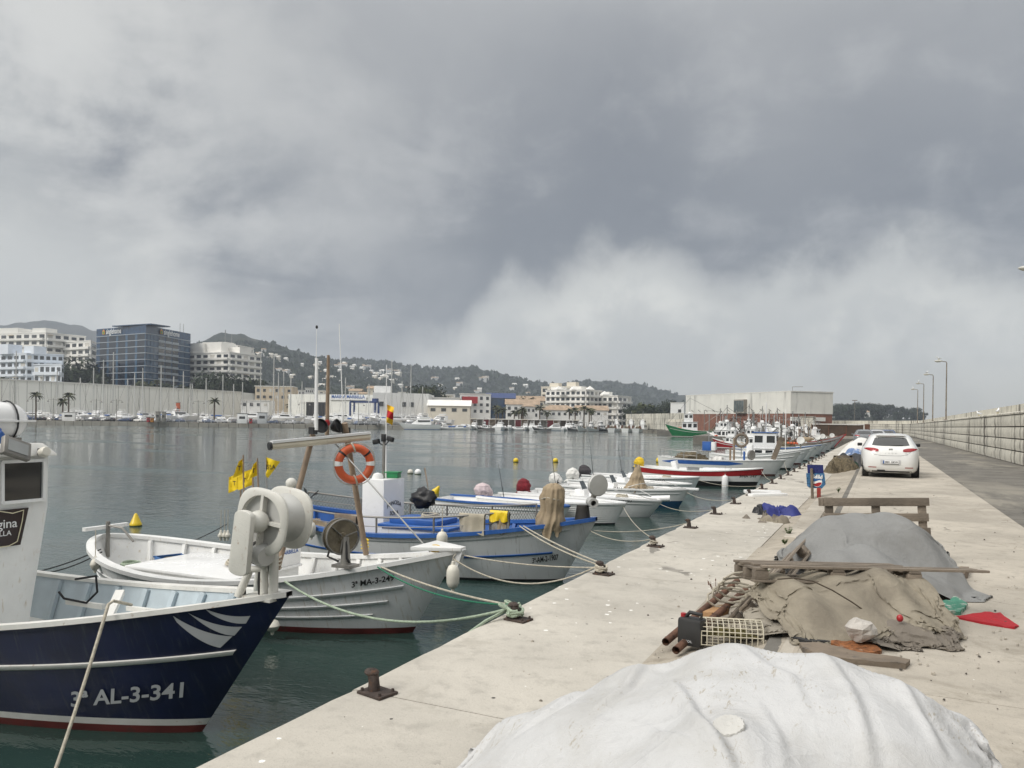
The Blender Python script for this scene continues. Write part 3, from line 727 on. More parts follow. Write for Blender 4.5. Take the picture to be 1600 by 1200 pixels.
for a, b2 in (((2, 722), (70, 719)), ((68.5, 718), (67.5, 781)), ((69, 780), (2, 786)), ((3, 787), (3, 722))):
    MB().beam(on_n(*a, .02), on_n(*b2, .02), .035, .045, up=(1, 0, 0)).build('window_frame', M_white2, navy, world=True)
quad_px('window', [(-75, 726), (-8, 723), (-8, 785), (-75, 789)], M_dglass, .008, .004)
M_sign = mat('dark brown sign', (.030, .016, .014), .35, var=.15)
M_cream = mat('cream lettering', (.72, .66, .46), .6)
quad_px('name_board', [(-75, 805), (44, 793), (31, 851), (-75, 866)], M_sign, .012, .012)
ln = [on_n(x_, y_, .028) for x_, y_ in ((-70, 810), (0, 799), (20, 802), (37, 797), (35, 812), (31, 830), (27, 846), (14, 853), (0, 855), (-70, 860))]
MB().tube(ln, .006, 6).build('sign_border', M_cream, navy, world=True)
def sign_text(txt, pa, pb, hpx, m):
    A, B_, T_ = on_n(*pa, .03), on_n(*pb, .03), on_n(pa[0], pa[1]-hpx, .03); vs, fs = text_mesh(txt, 1, 'LEFT', .01); wv = max(v.x for v in vs); hv = max(v.y for v in vs)
    MB().add([A+(B_-A)*(v.x/wv)+(T_-A)*(v.y/hv) for v in vs], fs).build('lettering', m, navy, world=True)
sign_text('Regina', (-27, 829), (27, 823), 14, M_white2); sign_text('MARBELLA', (-40, 843), (18, 836), 8, M_white2)
rz_ = zs_[0]; x1 = XF+.07; back = XF-2.75; YN_, YF_ = YN-.10, YF+.07
rf = MB()
rf.loft([[(back, YN_, rz_), (x1, YN_, rz_), (x1, YF_, rz_), (back, YF_, rz_)], [(back, YN_+.01, rz_+.03), (x1-.01, YN_+.01, rz_+.03), (x1-.01, YF_-.01, rz_+.03), (back, YF_-.01, rz_+.03)], [(back, YN_+.1, rz_+.15), (x1-.1, YN_+.1, rz_+.15), (x1-.1, YF_-.12, rz_+.15), (back, YF_-.12, rz_+.15)]], closed=True)
rf.f += [(0, 1, 2, 3)[::-1], (8, 9, 10, 11)]; rf.m += [0, 0]
rf.build('roof', M_worn, navy, world=True, fix=True, bevel=.01)
# flood light on the roof, horn lamp, life raft canister
fl = thing('floodlight', 'square grey floodlight on the navy boat wheelhouse roof', 'floodlight', PX(25, 701, XF+.2), R(90))
Rm = Matrix.Rotation(R(20), 3, 'Y') @ Matrix.Rotation(R(-25), 3, 'X')
MB().box((0, 0, 0), (.32, .07, .22), Rm).build('housing', M_gunm, fl, bevel=.012)
MB().box(Rm @ Vector((0, -.04, 0)), (.24, .006, .14), Rm).build('lens', mat('floodlight lens', (.30, .31, .30), .15, spec=.8), fl)
MB().tube([(0, .03, -.02), (-.1, .1, -.06), (-.16, .12, -.02)], .012).build('bracket', M_gunm, fl)
hl = thing('horn_lamp', 'round cream lamp under the navy boat roof corner', 'lamp', PX(69, 706, XF+.15))
MB().lathe([(0, -.05), (.05, -.05), (.06, .02), (.05, .05), (0, .055)], 16, Matrix.Rotation(R(80), 4, 'Y')).build('shade', M_fend, hl, smooth=True)
MB().box((-.06, .0, 0), (.04, .06, .08)).build('mount', M_black, hl)
raft = thing('life_raft', 'white life raft canister strapped on the navy boat roof', 'life raft', PX(-13, 670, XF-.45), R(90))
r_ = MB(); rr = []
for i in range(15):
    u = i/14*2-1; k = (1-abs(u)**4)**.5 if abs(u) < 1 else 0; rr.append([(u*.46, .27*k*cos(a)+0, .27*k*sin(a)*1.05+.12) for a in [2*pi*j/20 for j in range(20)]])
r_.loft(rr, closed=True).build('canister', M_white2, raft, smooth=True, angle=80)
MB().lathe([(.275, -.015), (.30, -.015), (.30, .015), (.275, .015)], 24, Matrix.Translation((0, 0, .12))).build('rim', M_white2, raft)
rb = MB(); rb.box((0, 0, .12), (.9, .6, .035)).build('flange', M_white2, raft, bevel=.01)
for q in (.2, -.2): MB().tube([(q, .29*cos(a), .30*sin(a)+.12) for a in [2*pi*j/20 for j in range(20)]], .012, 6, closed=True).build('strap', M_black, raft)
MB().box((0, 0, -.17), (.6, .4, .08)).build('cradle', M_gunm, raft); raft.scale = (.85, .8, .8)
lump('blue_bag', loc_(raft, PX(-1, 684, XF-.15)), (.06, .06, .13), M_blue, raft, 4)
# net hauler on the bow
bx = PY(430, 948, yc-.05)
hx, hz = bx.x, NH.s(.955)+WATER+.05
pc = PY(404, 815, yc-.2); hc = Vector((pc.x, yc, pc.z))      # drum centre
ha = MB(); pst = Vector((PY(430, 900, yc).x, yc-.02, 0))
ha.tube([(pst.x, pst.y, hz), (pst.x, pst.y, hc.z-.05)], .042, 14); ha.tube([(pst.x-.09, pst.y-.02, hz), (pst.x-.09, pst.y-.02, hc.z-.2)], .036, 12)
ha.tube([(pst.x-.30, pst.y-.12, hz), (pst.x-.22, pst.y-.06, hz+.24), (pst.x-.05, pst.y, hz+.26)], .038, 12)
ha.tube([(pst.x-.34, pst.y+.16, hz), (pst.x-.22, pst.y+.06, hz+.24), (pst.x-.05, pst.y, hz+.24)], .038, 12)
ha.box((pst.x-.10, pst.y, hz-.0), (.34, .24, .03))
M_winch = mat('cream winch paint', (.60, .59, .54), .5, var=.06, dirt=((.26, .13, .06), .26, 18), bump=.2)
M_winch2 = mat('grey winch casting', (.46, .46, .44), .5, .2, var=.08, dirt=((.3, .26, .2), .2, 10))
hauler = ha.build('net_hauler', M_winch, navy, world=True, smooth=True)
def rsq(a, r, p=3.2): c_, s_ = abs(cos(a)), abs(sin(a)); return r/((c_**p+s_**p)**(1/p))
def ring(cy_, r0, r1, th, sq, n=48):
    b = MB(); rows = []
    for i in range(n+1):
        a = 2*pi*i/n; ro = rsq(a+.15, r1, sq) if sq else r1; k = []
        for rr_, yy in ((r0, -th/2), (ro-.02, -th/2), (ro, -th/2+.015), (ro, th/2-.015), (ro-.02, th/2), (r0, th/2)): k.append((hc.x+cos(a)*rr_, cy_+yy, hc.z+sin(a)*rr_))
        rows.append(k)
    return b.loft(rows, closed=True, flip=True)
def hp(b, nm, m, **k): 
    inv = navy.matrix_basis.inverted(); b.v = [tuple(inv @ Vector(v)) for v in b.v]; return b.build(nm, m, hauler, smooth=True, angle=40, **k)
hp(ring(hc.y-.16, .228, .285, .05, 3.0), 'front_plate', M_winch, fix=True); hp(ring(hc.y+.17, .0, .275, .05, 3.0), 'back_plate', M_winch, fix=True)
for k in range(4):
    a = R(95+k*90-12); d = Vector((cos(a), 0, sin(a))); c0 = Vector((hc.x, hc.y-.16, hc.z)); b = MB(); b.beam(c0+d*.03, c0+d*.24, .03, .055, up=(0, 1, 0)); hp(b, 'spoke', M_winch)
dm = Matrix.Translation((hc.x, hc.y, hc.z)) @ Matrix.Rotation(R(90), 4, 'X')
hp(MB().lathe([(.225, -.15), (.185, -.08), (.175, 0), (.185, .08), (.23, .125), (.23, .13)], 40, dm), 'drum', M_winch2)
hp(MB().lathe([(0, .16), (.085, .16), (.10, .2), (.085, .27), (.05, .30), (0, .30)], 24, dm), 'hub', M_winch)
gc = MB(); A, B_ = hc+Vector((-.03, -.33, .06)), PY(374, 890, yc-.33); d = (B_-A); L_ = d.length; d.normalize(); sx = Vector((-d.z, 0, d.x)); pts = []
for k in range(9): a = pi*k/8; pts.append((A+sx*cos(a)*-.095-d*sin(a)*.05))
for k in range(9): a = pi*k/8; pts.append((B_-sx*cos(a)*-.105+d*sin(a)*.05))
n_ = len(pts); gc.add([p+Vector((0, -.03, 0)) for p in pts]+[p+Vector((0, .03, 0)) for p in pts], [tuple(range(n_)), tuple(range(n_, 2*n_))[::-1]]+[(i, n_+i, n_+(i+1) % n_, (i+1) % n_) for i in range(n_)])
hp(gc, 'gear_cover', M_winch, bevel=.012, fix=True)
mc = PY(400, 862, yc-.1); mm_ = Matrix.Translation((mc.x, mc.y, mc.z)) @ Matrix.Rotation(R(96), 4, 'Y') @ Matrix.Rotation(R(20), 4, 'X')
hp(MB().lathe([(0, -.16), (.09, -.16), (.1, -.14), (.1, .16), (.08, .2), (0, .2)], 24, mm_), 'motor', M_winch2)
hp(MB().lathe([(.103, .02), (.105, .02), (.105, .07), (.103, .07)], 24, mm_), 'motor_band', M_rubber)
for q in ((-.12, .0), (.02, .04)): hp(MB().tube([mc+Vector((q[0], q[1], -.08)), mc+Vector((q[0]-.02, q[1], -.28)), (mc.x+q[0]-.05, mc.y+q[1]+.05, hz-.05)], .014, 8), 'hose', M_rubber)
hp(MB().blob(PY(455, 755, yc+.2), (.05, .05, .05), .02, 1), 'knob', M_winch)
# loose gear aboard and the mooring line
tag(MB().tube([PY(118, 905, yc+1.05), PY(150, 900, yc+1.0), PY(152, 925, yc+1.0), PY(135, 942, yc+.95), PY(100, 935, yc+.95), PY(92, 925, yc+.97)], .014, 8).build('black_rope', M_bkrope, smooth=True), 'loose black rope over the navy boat inner rail', 'rope')
a_ = Vector(near_n(174, 952)); top_ = navy.matrix_basis @ Vector((a_.x, -(NH.y_at(a_.x, a_.y)+.03), a_.y+.05))
tag(MB().tube([top_+Vector((-.02, .25, -.06)), top_+Vector((0, .05, .02))]+rope_path(top_, PY(70, 1250, 3.7), .04, 16), .014, 8).build('mooring_rope', M_rope, smooth=True), 'pale mooring rope running down past the navy hull lettering', 'rope')
MB().beam(NX(*PY(188, 925, yc+.55)), NX(*PY(168, 968, yc+.2)), .09, .06).build('knee', M_worn, navy)
MB().beam(NX(*PY(105, 940, yc+1.0)), NX(*PY(162, 948, yc+.98)), .05, .06).build('inner_rail', M_worn, navy)
MB().beam(NX(*PY(200, 950, yc+.9)), NX(*PY(248, 956, yc+.8)), .05, .05).build('inner_rail', M_worn, navy)
# ---------------------------------------------------------------- white boat 3a MA-3-249
st_, rk_, sh_ = bow((645, 988), (716, 864))
AH = Hull(7.15, 2.6, (.84, .60, sh_), .4, rk_, .46, 0, 2.0, .85, 2.2, .35, .17, .44)
aloc = bow_place(AH, 645, 988); ay = aloc.y
M_lgrey = mat('pale grey hull paint', (.70, .71, .71), .42, var=.06, vs=1.5, dirt=((.40, .37, .32), .18, 4), bump=.12, bs=20, streak=((.47, .42, .34), .32, 5, (6, 1, .5)))
ma, _ = make_boat('fishing_boat', 'white open fishing boat with A-frame mast and orange lifebuoy', AH, aloc, 0,
    [(-.05, 0), (.05, 0), (.09, 0), (9, 1)], [M_anti, M_lgrey], M_white, M_white, M_white, .18,
    strakes=((.66, M_lgrey, .030, (.02, .95)), (.47, M_lgrey, .026, (.05, .92)), (.29, M_lgrey, .022, (.08, .90))), ribs=12, gw=.15, gh=.06, res=44)
def side_fn(root, H, yy):
    def fn(px, py):
        p = PY(px, py, yy-.5)
        for _ in range(14):
            l = loc_(root, p); p = PY(px, py, yy-max(.02, H.y_at(l.x, l.z)))
        l = loc_(root, p); return l.x, l.z
    return fn
near_a = side_fn(ma, AH, ay)
px_text(ma, near_a, '3ª MA-3-249', (550, 918), (617, 906), M_black, AH, 9)
tipx = AH.L/2
MB().prism([(tipx-.55, -.34), (tipx+.02, -.10), (tipx+.08, -.07), (tipx+.08, .07), (tipx+.02, .10), (tipx-.55, .34)], .05, Matrix.Translation((0, 0, sh_+.035))).build('bow_platform', M_white, ma, bevel=.01)
MB().box((tipx+.0, 0, sh_-.05), (.12, .10, .25), Matrix.Rotation(R(18), 3, 'Y')).build('stem_head', M_lgrey, ma)
# raised deck boxes
def abox(x0, x1, y0, y1, z0, z1, nm, m, root, bev=.015): return MB().box(((x0+x1)/2, (y0+y1)/2, (z0+z1)/2), (x1-x0, y1-y0, z1-z0)).build(nm, m, root, bevel=bev)
abox(-2.0, .2, -.72, .72, .18, .56, 'hatch_box', M_white, ma); abox(-2.04, .24, -.76, .76, .56, .605, 'hatch_lid', M_white2, ma)
abox(.55, 1.5, -.6, .6, .18, .5, 'hatch_box', M_white, ma)
abox(-2.9, -2.35, -.5, .5, .16, .42, 'thwart', M_white, ma)
eb = abox(-.12, .22, .2, .74, .605, .98, 'equipment_box', M_white2, ma)
text('MARBELLA', .085, frame((.224, .47, .8), (0, 1, 0)), M_blue, ma, bold=.002) 
# rudder post and tiller gear at the stern
MB().tube([(-3.45, 0, .5), (-3.45, 0, 1.12)], .035, 8).tube([(-3.45, 0, 1.05), (-3.15, .05, 1.02), (-2.9, .08, .8)], .02, 8).build('tiller', M_gunm, ma)
MB().beam((-3.5, -.42, 1.02), (-3.5, .42, 1.02), .08, .06).build('stern_rail', M_white, ma)
# A-frame mast
nearf, farf = PY(428, 888, ay-.95), PY(573, 868, ay+.95)
xA = (nearf.x+farf.x)/2; pA, pB = PY(433, 890, ay-.95), PY(572, 866, ay+.95)
tA, tB = PX(489, 679, xA), PX(541, 678, xA); tA = PY(489, 679, ay-.32); tB = PY(541, 677, ay+.28)
am = thing('mast_frame', 'brown A-frame mast standing on the white boat', 'mast', (xA, ay, WATER+.8))
def wb(b, nm, m, root, **k): return b.build(nm, m, root, world=True, **k)
wb(MB().tube([pA, tA], .042, 12), 'pole', M_pole, am, smooth=True); wb(MB().tube([pB, pB.lerp(tB, 1.08)], .045, 12), 'pole', M_pole, am, smooth=True)
c1, c2 = PY(478, 684, ay-.40), PY(548, 678, ay+.36)
wb(MB().beam(c1, c2, .10, .035), 'crossbar', M_gunm, am)
xm = (tA+tB)/2; mb_ = PY(511, 682, ay); mt_ = PY(513, 555, ay)
wb(MB().tube([mb_, mt_], [.032, .022], 10), 'centre_mast', M_pole, am, smooth=True)
wb(MB().lathe([(0, -.03), (.035, -.03), (.045, 0), (.035, .05), (0, .06)], 12, Matrix.Translation(PY(511, 662, ay-.06))), 'red_lamp', M_red, am, smooth=True)
for a, b2, r0 in ((PY(494, 672, ay-.36), PY(495, 560, ay-.36), .028), (PY(494, 560, ay-.36), PY(495, 511, ay-.36), .005), (PY(535, 672, ay+.26), PY(536, 648, ay+.26), .03), (PY(536, 650, ay+.26), PY(530, 506, ay+.26), .008)):
    wb(MB().tube([a, b2], [r0, r0*.7], 8), 'antenna', M_white2, am, smooth=True)
wb(MB().blob(PY(495, 511, ay-.36), (.018, .018, .026), 0, 1, 8, 6), 'antenna_tip', M_black, am)
for px_, yy in ((489, ay-.36), (541, ay+.3)): wb(MB().box(PY(px_, 673, yy), (.09, .09, .10)), 'junction_box', M_black, am)
for px_, yy, tl in ((499, ay-.2, .3), (524, ay+.12, -.2)):
    c_ = PY(px_, 667, yy); wb(MB().lathe([(0, -.07), (.05, -.06), (.105, .03), (.11, .06), (.1, .06), (.09, .03), (0, .02)], 16, Matrix.Translation(c_) @ Matrix.Rotation(R(70), 4, 'Y') @ Matrix.Rotation(tl, 4, 'X')), 'deck_lamp', M_black, am, smooth=True)
wb(MB().tube([PY(516, 684, ay), PY(672, 862, ay+.02)], .012, 8), 'stay', M_steel, am, smooth=True)
for p_, m_, yy in (((570, 860), M_yel, ay+.95), ((433, 888), M_rope, ay-.95)):
    wb(MB().tube([PY(*p_, yy)+Vector((.055*cos(a), .055*sin(a), .05*a/6)) for a in [i*.6 for i in range(42)]], .012, 6), 'lashing', m_, am)
# fluorescent light batten
lt = thing('light_batten', 'long white fluorescent batten slung under the A-frame mast', 'light', PY(500, 690, ay-.45))
a, b2 = PY(424, 697, ay-.95), PY(577, 682, ay+.40); wb(MB().beam(a+UP*.055, b2+UP*.055, .11, .035), 'batten', M_white2, lt)
wb(MB().tube([a-UP*.005, b2-UP*.005], .05, 12), 'tube_cover', mat('yellowed plastic', (.62, .56, .44), .3, var=.08), lt, smooth=True)
wb(MB().tube([a+(a-b2).normalized()*.0, a+(a-b2).normalized()*.04], .056, 12), 'end_cap', M_black, lt)
# lifebuoy
lb = thing('lifebuoy', 'orange lifebuoy with white bands tied to the A-frame', 'lifebuoy', PY(554, 725, ay+.1))
c_ = Vector((0, 0, 0)); Rr = .238; vd = (lb.location-EV).normalized(); nx = Vector((.80, -.6, 0)).normalized(); ux = UP.cross(nx).normalized()
def lbp(a, r): return ux*cos(a)*r+UP*sin(a)*r
MB().tube([lbp(2*pi*i/40, Rr) for i in range(40)], .060, 14, closed=True).build('ring', M_orange, lb, smooth=True)
for a0 in (0.03, pi-.03): MB().tube([lbp(a0-.13+.26*i/6, Rr) for i in range(7)], .063, 14).build('white_band', M_white, lb, smooth=True)
for q in range(4):
    a0 = pi/4+q*pi/2; MB().tube([lbp(a0-pi/4+pi/2*i/10, Rr+.066+.02*sin(pi*i/10)) + nx*.0 for i in range(11)], .007, 6).build('grab_rope', M_rope, lb)
for a0 in (.7, 2.45): MB().tube([lbp(a0-.06+.12*i/3, Rr) for i in range(4)], .063, 14).build('strap', M_black, lb, smooth=True)
for a0 in (pi/2+.12, -pi/2+.05): MB().tube([lbp(a0+.08*sin(k), Rr)+nx*.07*cos(k)+lbp(a0, .07*sin(k)) for k in [i*.5 for i in range(14)]], .014, 6).build('lashing', M_rope, lb)
# net hauler wheel
hx_ = PY(540, 872, ay-.72); hw = PY(533, 838, ay-.72)
nh = MB().tube([(hx_.x, hx_.y, hx_.z-.12), (hx_.x, hx_.y, hw.z)], [.075, .04], 12); nh.box((hx_.x, hx_.y, hx_.z-.1), (.3, .22, .04)); nhl = nh.build('hauler_post', M_gunm, ma, world=True, smooth=True)
hm = Matrix.Translation(hw) @ Matrix.Rotation(R(62), 4, 'Z') @ Matrix.Rotation(R(90), 4, 'X')
def sub(b, nm, m, par, root, **k):
    inv = root.matrix_basis.inverted(); b.v = [tuple(inv @ Vector(v)) for v in b.v]; return b.build(nm, m, par, **k)
sub(MB().lathe([(0, .06), (.05, .06), (.06, .05), (.22, .06), (.225, .045), (.20, .03), (.14, 0), (.20, -.03), (.23, -.045), (.225, -.06), (.05, -.05), (0, -.05)], 36, hm), 'hauler_wheel', M_bronze, nhl, ma, smooth=True)
for o_ in (-.09, .09): sub(MB().tube([hm @ Vector((.235*cos(a), .235*sin(a), o_*.7)) for a in [2*pi*i/32 for i in range(32)]], .012, 6, closed=True), 'guard_hoop', M_gunm, nhl, ma)
for k in range(3): a = k*2.1+.3; sub(MB().beam(hm @ Vector((.03*cos(a), .03*sin(a), .068)), hm @ Vector((.21*cos(a), .21*sin(a), .07)), .03, .012), 'spoke', M_gunm, nhl, ma)
for q in (.1, -.13): sub(MB().tube([hw+Vector((q, -.02, -.05)), hw+Vector((q*1.4, -.05, -.28)), Vector((hx_.x+q*.8, hx_.y-.02, hx_.z-.05))], .016, 6), 'hose', M_rubber, nhl, ma, smooth=True)
tag(MB().tube([PY(680+9*cos(k*.55), 857+5*sin(k*.55), ay-.05+.02*sin(k)) for k in range(36)], .013, 6).build('yellow_rope', mat('yellow rope', (.55, .36, .06), .85, var=.2), smooth=True), 'coil of yellow rope on the white boat bow', 'rope')
# marker flags: poles with yellow flags standing in the boat
for i, (bx_, by_, tx_, ty_, kind) in enumerate(((382, 812, 380, 711, 'tri'), (407, 812, 402, 716, 'tri2'), (420, 812, 415, 711, 'pen'), (400, 812, 394, 730, 'sq'), (376, 812, 376, 735, 'sq2'))):
    base, top = PY(bx_, by_+45, ay-.1+.08*i), PY(tx_, ty_, ay-.1+.08*i)
    f_ = thing('marker_flag', ['yellow marker flag leaning over the net hauler, tall pointed cloth', 'yellow marker flag with pale pole behind the net hauler', 'yellow pennant marker flag with black print flying free', 'yellow marker flag with square cloth folded on its neighbours', 'yellow marker flag drooping lowest beside the net hauler'][i], 'flag', base, 0, 'fishing marker flags')
    wb(MB().tube([base, top], .012, 8), 'pole', M_pole if i != 2 else M_steel, f_, smooth=True)
    sz = {'tri': (-.15, .26), 'tri2': (-.15, .24), 'pen': (.22, .26), 'sq': (-.24, .26), 'sq2': (-.20, .26)}[kind]
    rows = []
    for r in range(9):
        u = r/8; row = []
        for c in range(9):
            v = c/8; k = 1-.85*u if kind == 'pen' else 1; drop = (.15*v if kind in ('sq', 'sq2') else .12*v)
            p_ = top.lerp(base, .02)-UP*(sz[1]*u)+RV*(sz[0]*v*(k if kind == 'pen' else (.35+.65*u if 'tri' in kind else 1)))-UP*(drop*.6)+DV*(.05*sin(v*5+i)*v+.03*noise.noise(Vector((u*4, v*4, i))))
            row.append(p_)
        rows.append(row)
    wb(MB().loft(rows), 'flag_cloth', M_flag, f_, smooth=True)
    q0 = rows[3][2]; vs, fs = text_mesh({'pen': 'ISLA', 'sq': 'T', 'sq2': 'T', 'tri': '', 'tri2': ''}[kind] or 'T', .10, 'LEFT', .002)
    o_ = rows[4][3 if kind != 'pen' else 1]-DV*.03; sx = RV
    wb(MB().add([o_+sx*(v.x-(.04 if kind != 'pen' else 0))*.8+UP*(v.y-.05)-DV*.02 for v in vs], fs), 'lettering', M_black, f_)
# ---------------------------------------------------------------- grey and blue boat 3a AM-2-1907
st_, rk_, sh_ = bow((879, 908), (932, 813))
BH = Hull(7.6, 2.65, (.98, .74, sh_), .4, rk_, .46, .35, 2.1, .85, 2.2, .2, .17, .44)
bloc = bow_place(BH, 879, 908); by = bloc.y
am2, _ = make_boat('fishing_boat', 'grey hulled fishing boat with blue gunwale and white steering console', BH, bloc, 0,
    [(-.05, 0), (.02, 0), (.05, 0), (9, 1)], [M_black, M_grey], M_blue, M_blue, M_blue, .26,
    strakes=((.52, M_blue, .022, (.03, .955)), (.90, M_grey, .02, (.02, .97))), ribs=11, gw=.15, gh=.07, res=44, ribm=M_blue)
near_b = side_fn(am2, BH, by)
px_text(am2, near_b, '3ª-AM-2-1907', (832, 880), (873, 874), M_black, BH, 8.5)
# console with the boat's name
k0 = PY(600, 750, by-.35); k1 = PY(566, 752, by-.35); k2 = PX(632, 752, k0.x)
zt = k0.z; zb_ = PY(600, 838, by-.35).z-.25
cn = MB(); cn.prism([(k1.x, by-.35), (k0.x, by-.35), (k0.x, k2.y), (k1.x, k2.y)], zt-zb_, Matrix.Translation((0, 0, zb_)))
cn.build('console', M_white2, am2, world=True, bevel=.02, fix=True)
yl = (k0.y+k2.y)/2; zc = PX(617, 793, k0.x).z
def arc_text(txt, zc_, size, bendv):
    vs, fs = text_mesh(txt, size, 'CENTER', .002); b = MB(); b.add([(k0.x+.006, yl+v.x, zc_+v.y-bendv*(v.x**2)) for v in vs], fs); b.build('lettering', M_black, am2, world=True)
arc_text('PRINCESA', zc+.07, .115, 1.1); arc_text('SOFIA', zc-.15, .115, -.6)
# things on the console
gcr = thing('crate', 'small green plastic crate on the white console', 'crate', Vector((k0.x-.2, k2.y-.18, zt)), R(12))
MB().box((0, 0, .06), (.34, .22, .11)).build('body', mat('green plastic', (.02, .22, .08), .4), gcr, bevel=.012); MB().box((0, 0, .125), (.37, .25, .025)).build('rim', MATS['green plastic'], gcr, bevel=.006)
mt = thing('light_mast', 'grey post with two black floodlights above the console', 'mast', Vector((k1.x+.2, by+.1, zt)))
mtop = PY(601, 682, by+.1); mbas = PY(599, 750, by+.1)
wb(MB().tube([mbas-UP*.05, mtop], .038, 12), 'post', M_gunm, mt, smooth=True)
wb(MB().box(PY(600, 684, by+.08), (.09, .09, .16)), 'junction_box', M_black, mt, bevel=.01)
for px_, dx in ((588, -1), (610, 1)):
    c_ = PY(px_, 690 if dx < 0 else 686, by+.05); wb(MB().box(c_, (.15, .09, .10), Matrix.Rotation(R(15*dx), 3, 'Y')), 'floodlight', M_black, mt, bevel=.02); wb(MB().tube([c_, PY(601, 697, by+.1)], .012), 'bracket', M_black, mt)
wb(MB().tube([PY(603, 752, by+.1), PY(604, 570, by+.1)], [.018, .007], 8), 'antenna', M_white2, mt, smooth=True)
wb(MB().lathe([(0, -.1), (.1, -.09), (.12, 0), (.1, .06), (.0, .09)], 20, Matrix.Translation(PY(590, 745, by-.1))), 'radar_dome', M_white2, mt, smooth=True)
fg = MB(); rows = []
for i in range(11):
    row = []
    for j in range(7):
        v = j/6; row.append(PY(604.5, 632+28*i/10, by+.1)+RV*(.16*v*(1-.3*i/10))+DV*.05*sin(v*4+i*.5)-UP*(.06*v))
    rows.append(row)
sf = thing('flag', 'small red and yellow striped flag on the thin mast above the console', 'flag', PY(604, 660, by+.1))
M_fr = mat('red flag cloth', (.42, .012, .015), .8); M_fy = mat('golden flag cloth', (.72, .43, .02), .8)
wb(fg.loft(rows, [0, 0, 0, 1, 1, 1, 1, 2, 2, 2]), 'flag_cloth', [M_fy, M_fr, M_fy], sf, smooth=True)
# hatch, boxes
hA = PY(668, 800, by-.3); abx = lambda a, b2, z0, z1, nm, m: MB().box(((a[0]+b2[0])/2, (a[1]+b2[1])/2, (z0+z1)/2), (abs(b2[0]-a[0]), abs(b2[1]-a[1]), z1-z0)).build(nm, m, am2, bevel=.015)
l0 = loc_(am2, PY(606, 815, by-.55)); l1 = loc_(am2, PY(695, 815, by-.55))
abx((l0.x-.1, -.62), (l1.x+.1, .35), .3, .84, 'hatch_coaming', M_white); abx((l0.x-.16, -.68), (l1.x+.16, .4), .84, .90, 'hatch_rim', M_blue); abx((l0.x, -.5), (l1.x-.2, .3), .90, 1.0, 'hatch_lid', M_blue)
# railings: near and far
def rail(root, H, t0, t1, side, h, m, posts, off=.05, mids=(.5,)):
    pts = []; n = 24
    for i in range(n+1):
        t = t0+(t1-t0)*i/n; x, y = H.pt(t, H.s(t)); pts.append(Vector((x, side*(y-off), H.s(t))))
    MB().tube([p+UP*h for p in pts], .019, 8).build('rail', m, root, smooth=True)
    for k in mids: MB().tube([p+UP*h*k for p in pts], .009, 6).build('rail', m, root, smooth=True)
    for i in range(posts):
        p = pts[round(n*i/(posts-1))]; MB().tube([p, p+UP*h], .02, 8).build('rail_post', m, root, smooth=True)
    return [p+UP*h for p in pts]
rn = rail(am2, BH, .03, .80, -1, .36, M_gunm, 6); rfar = rail(am2, BH, .05, .80, 1, .36, M_gunm, 6)
def net_panel(pts, h, root):     # diamond netting tied below a rail
    b = MB(); n = len(pts)
    tot = sum((pts[i+1]-pts[i]).length for i in range(n-1)); step = .075
    def at_(s_):
        s_ = max(0, min(tot-1e-4, s_)); a = 0
        for i in range(n-1):
            L = (pts[i+1]-pts[i]).length
            if a+L >= s_: return pts[i].lerp(pts[i+1], (s_-a)/L)
            a += L
        return pts[-1]
    k = int(tot/step)
    for i in range(k):
        for d in (1, -1):
            p0 = at_(i*step); p1 = at_((i+d*3)*step)-UP*h; b.tube([p0, p1], .0035, 3, cap=False)
    return b.build('netting', M_bkrope, root)
net_panel(rfar, .30, am2)
# cloths on the near rail
cl_ = lambda px_, py_: Vector(loc_(am2, PY(px_, py_, by-1.1)))
def on_rail(px_):
    best = min(rn, key=lambda p: abs((lambda q: (q-EV).dot(RV)/(q-EV).dot(DV)*F+CX)(am2.matrix_basis @ p)-px_)); return best
M_brown = mat('brown stained cloth', (.17, .135, .105), .92, var=.25, bump=.3, bs=25, dirt=((.28, .22, .12), .35, 3))
M_beige = mat('beige sacking', (.40, .36, .28), .92, var=.14, bump=.4, bs=25, dirt=((.27, .22, .15), .25, 5))
for i, (px_, wd, L, m, lab) in enumerate(((544, .52, .62, M_brown, 'brown stained cloth hung over the blue boat rail behind the A-frame'), (738, .52, .40, M_beige, 'beige sacking hung over the blue boat rail, broadest piece'), (782, .36, .22, M_yel, 'yellow plastic sheet folded over the blue boat rail'), (783, .40, .42, M_greyrag, 'grey cloth hanging beneath the yellow sheet on the rail'), (812, .30, .46, M_tan, 'tan cloth knotted on the blue boat rail beside the yellow sheet'))):
    p = am2.matrix_basis @ on_rail(px_); c_ = cloth('draped_cloth', p+UP*(.03+.012*(i == 2)) - Vector((0, .02*(i == 2), 0)), L, wd, m, None, i*3.3+1); tag(c_, lab, 'cloth')
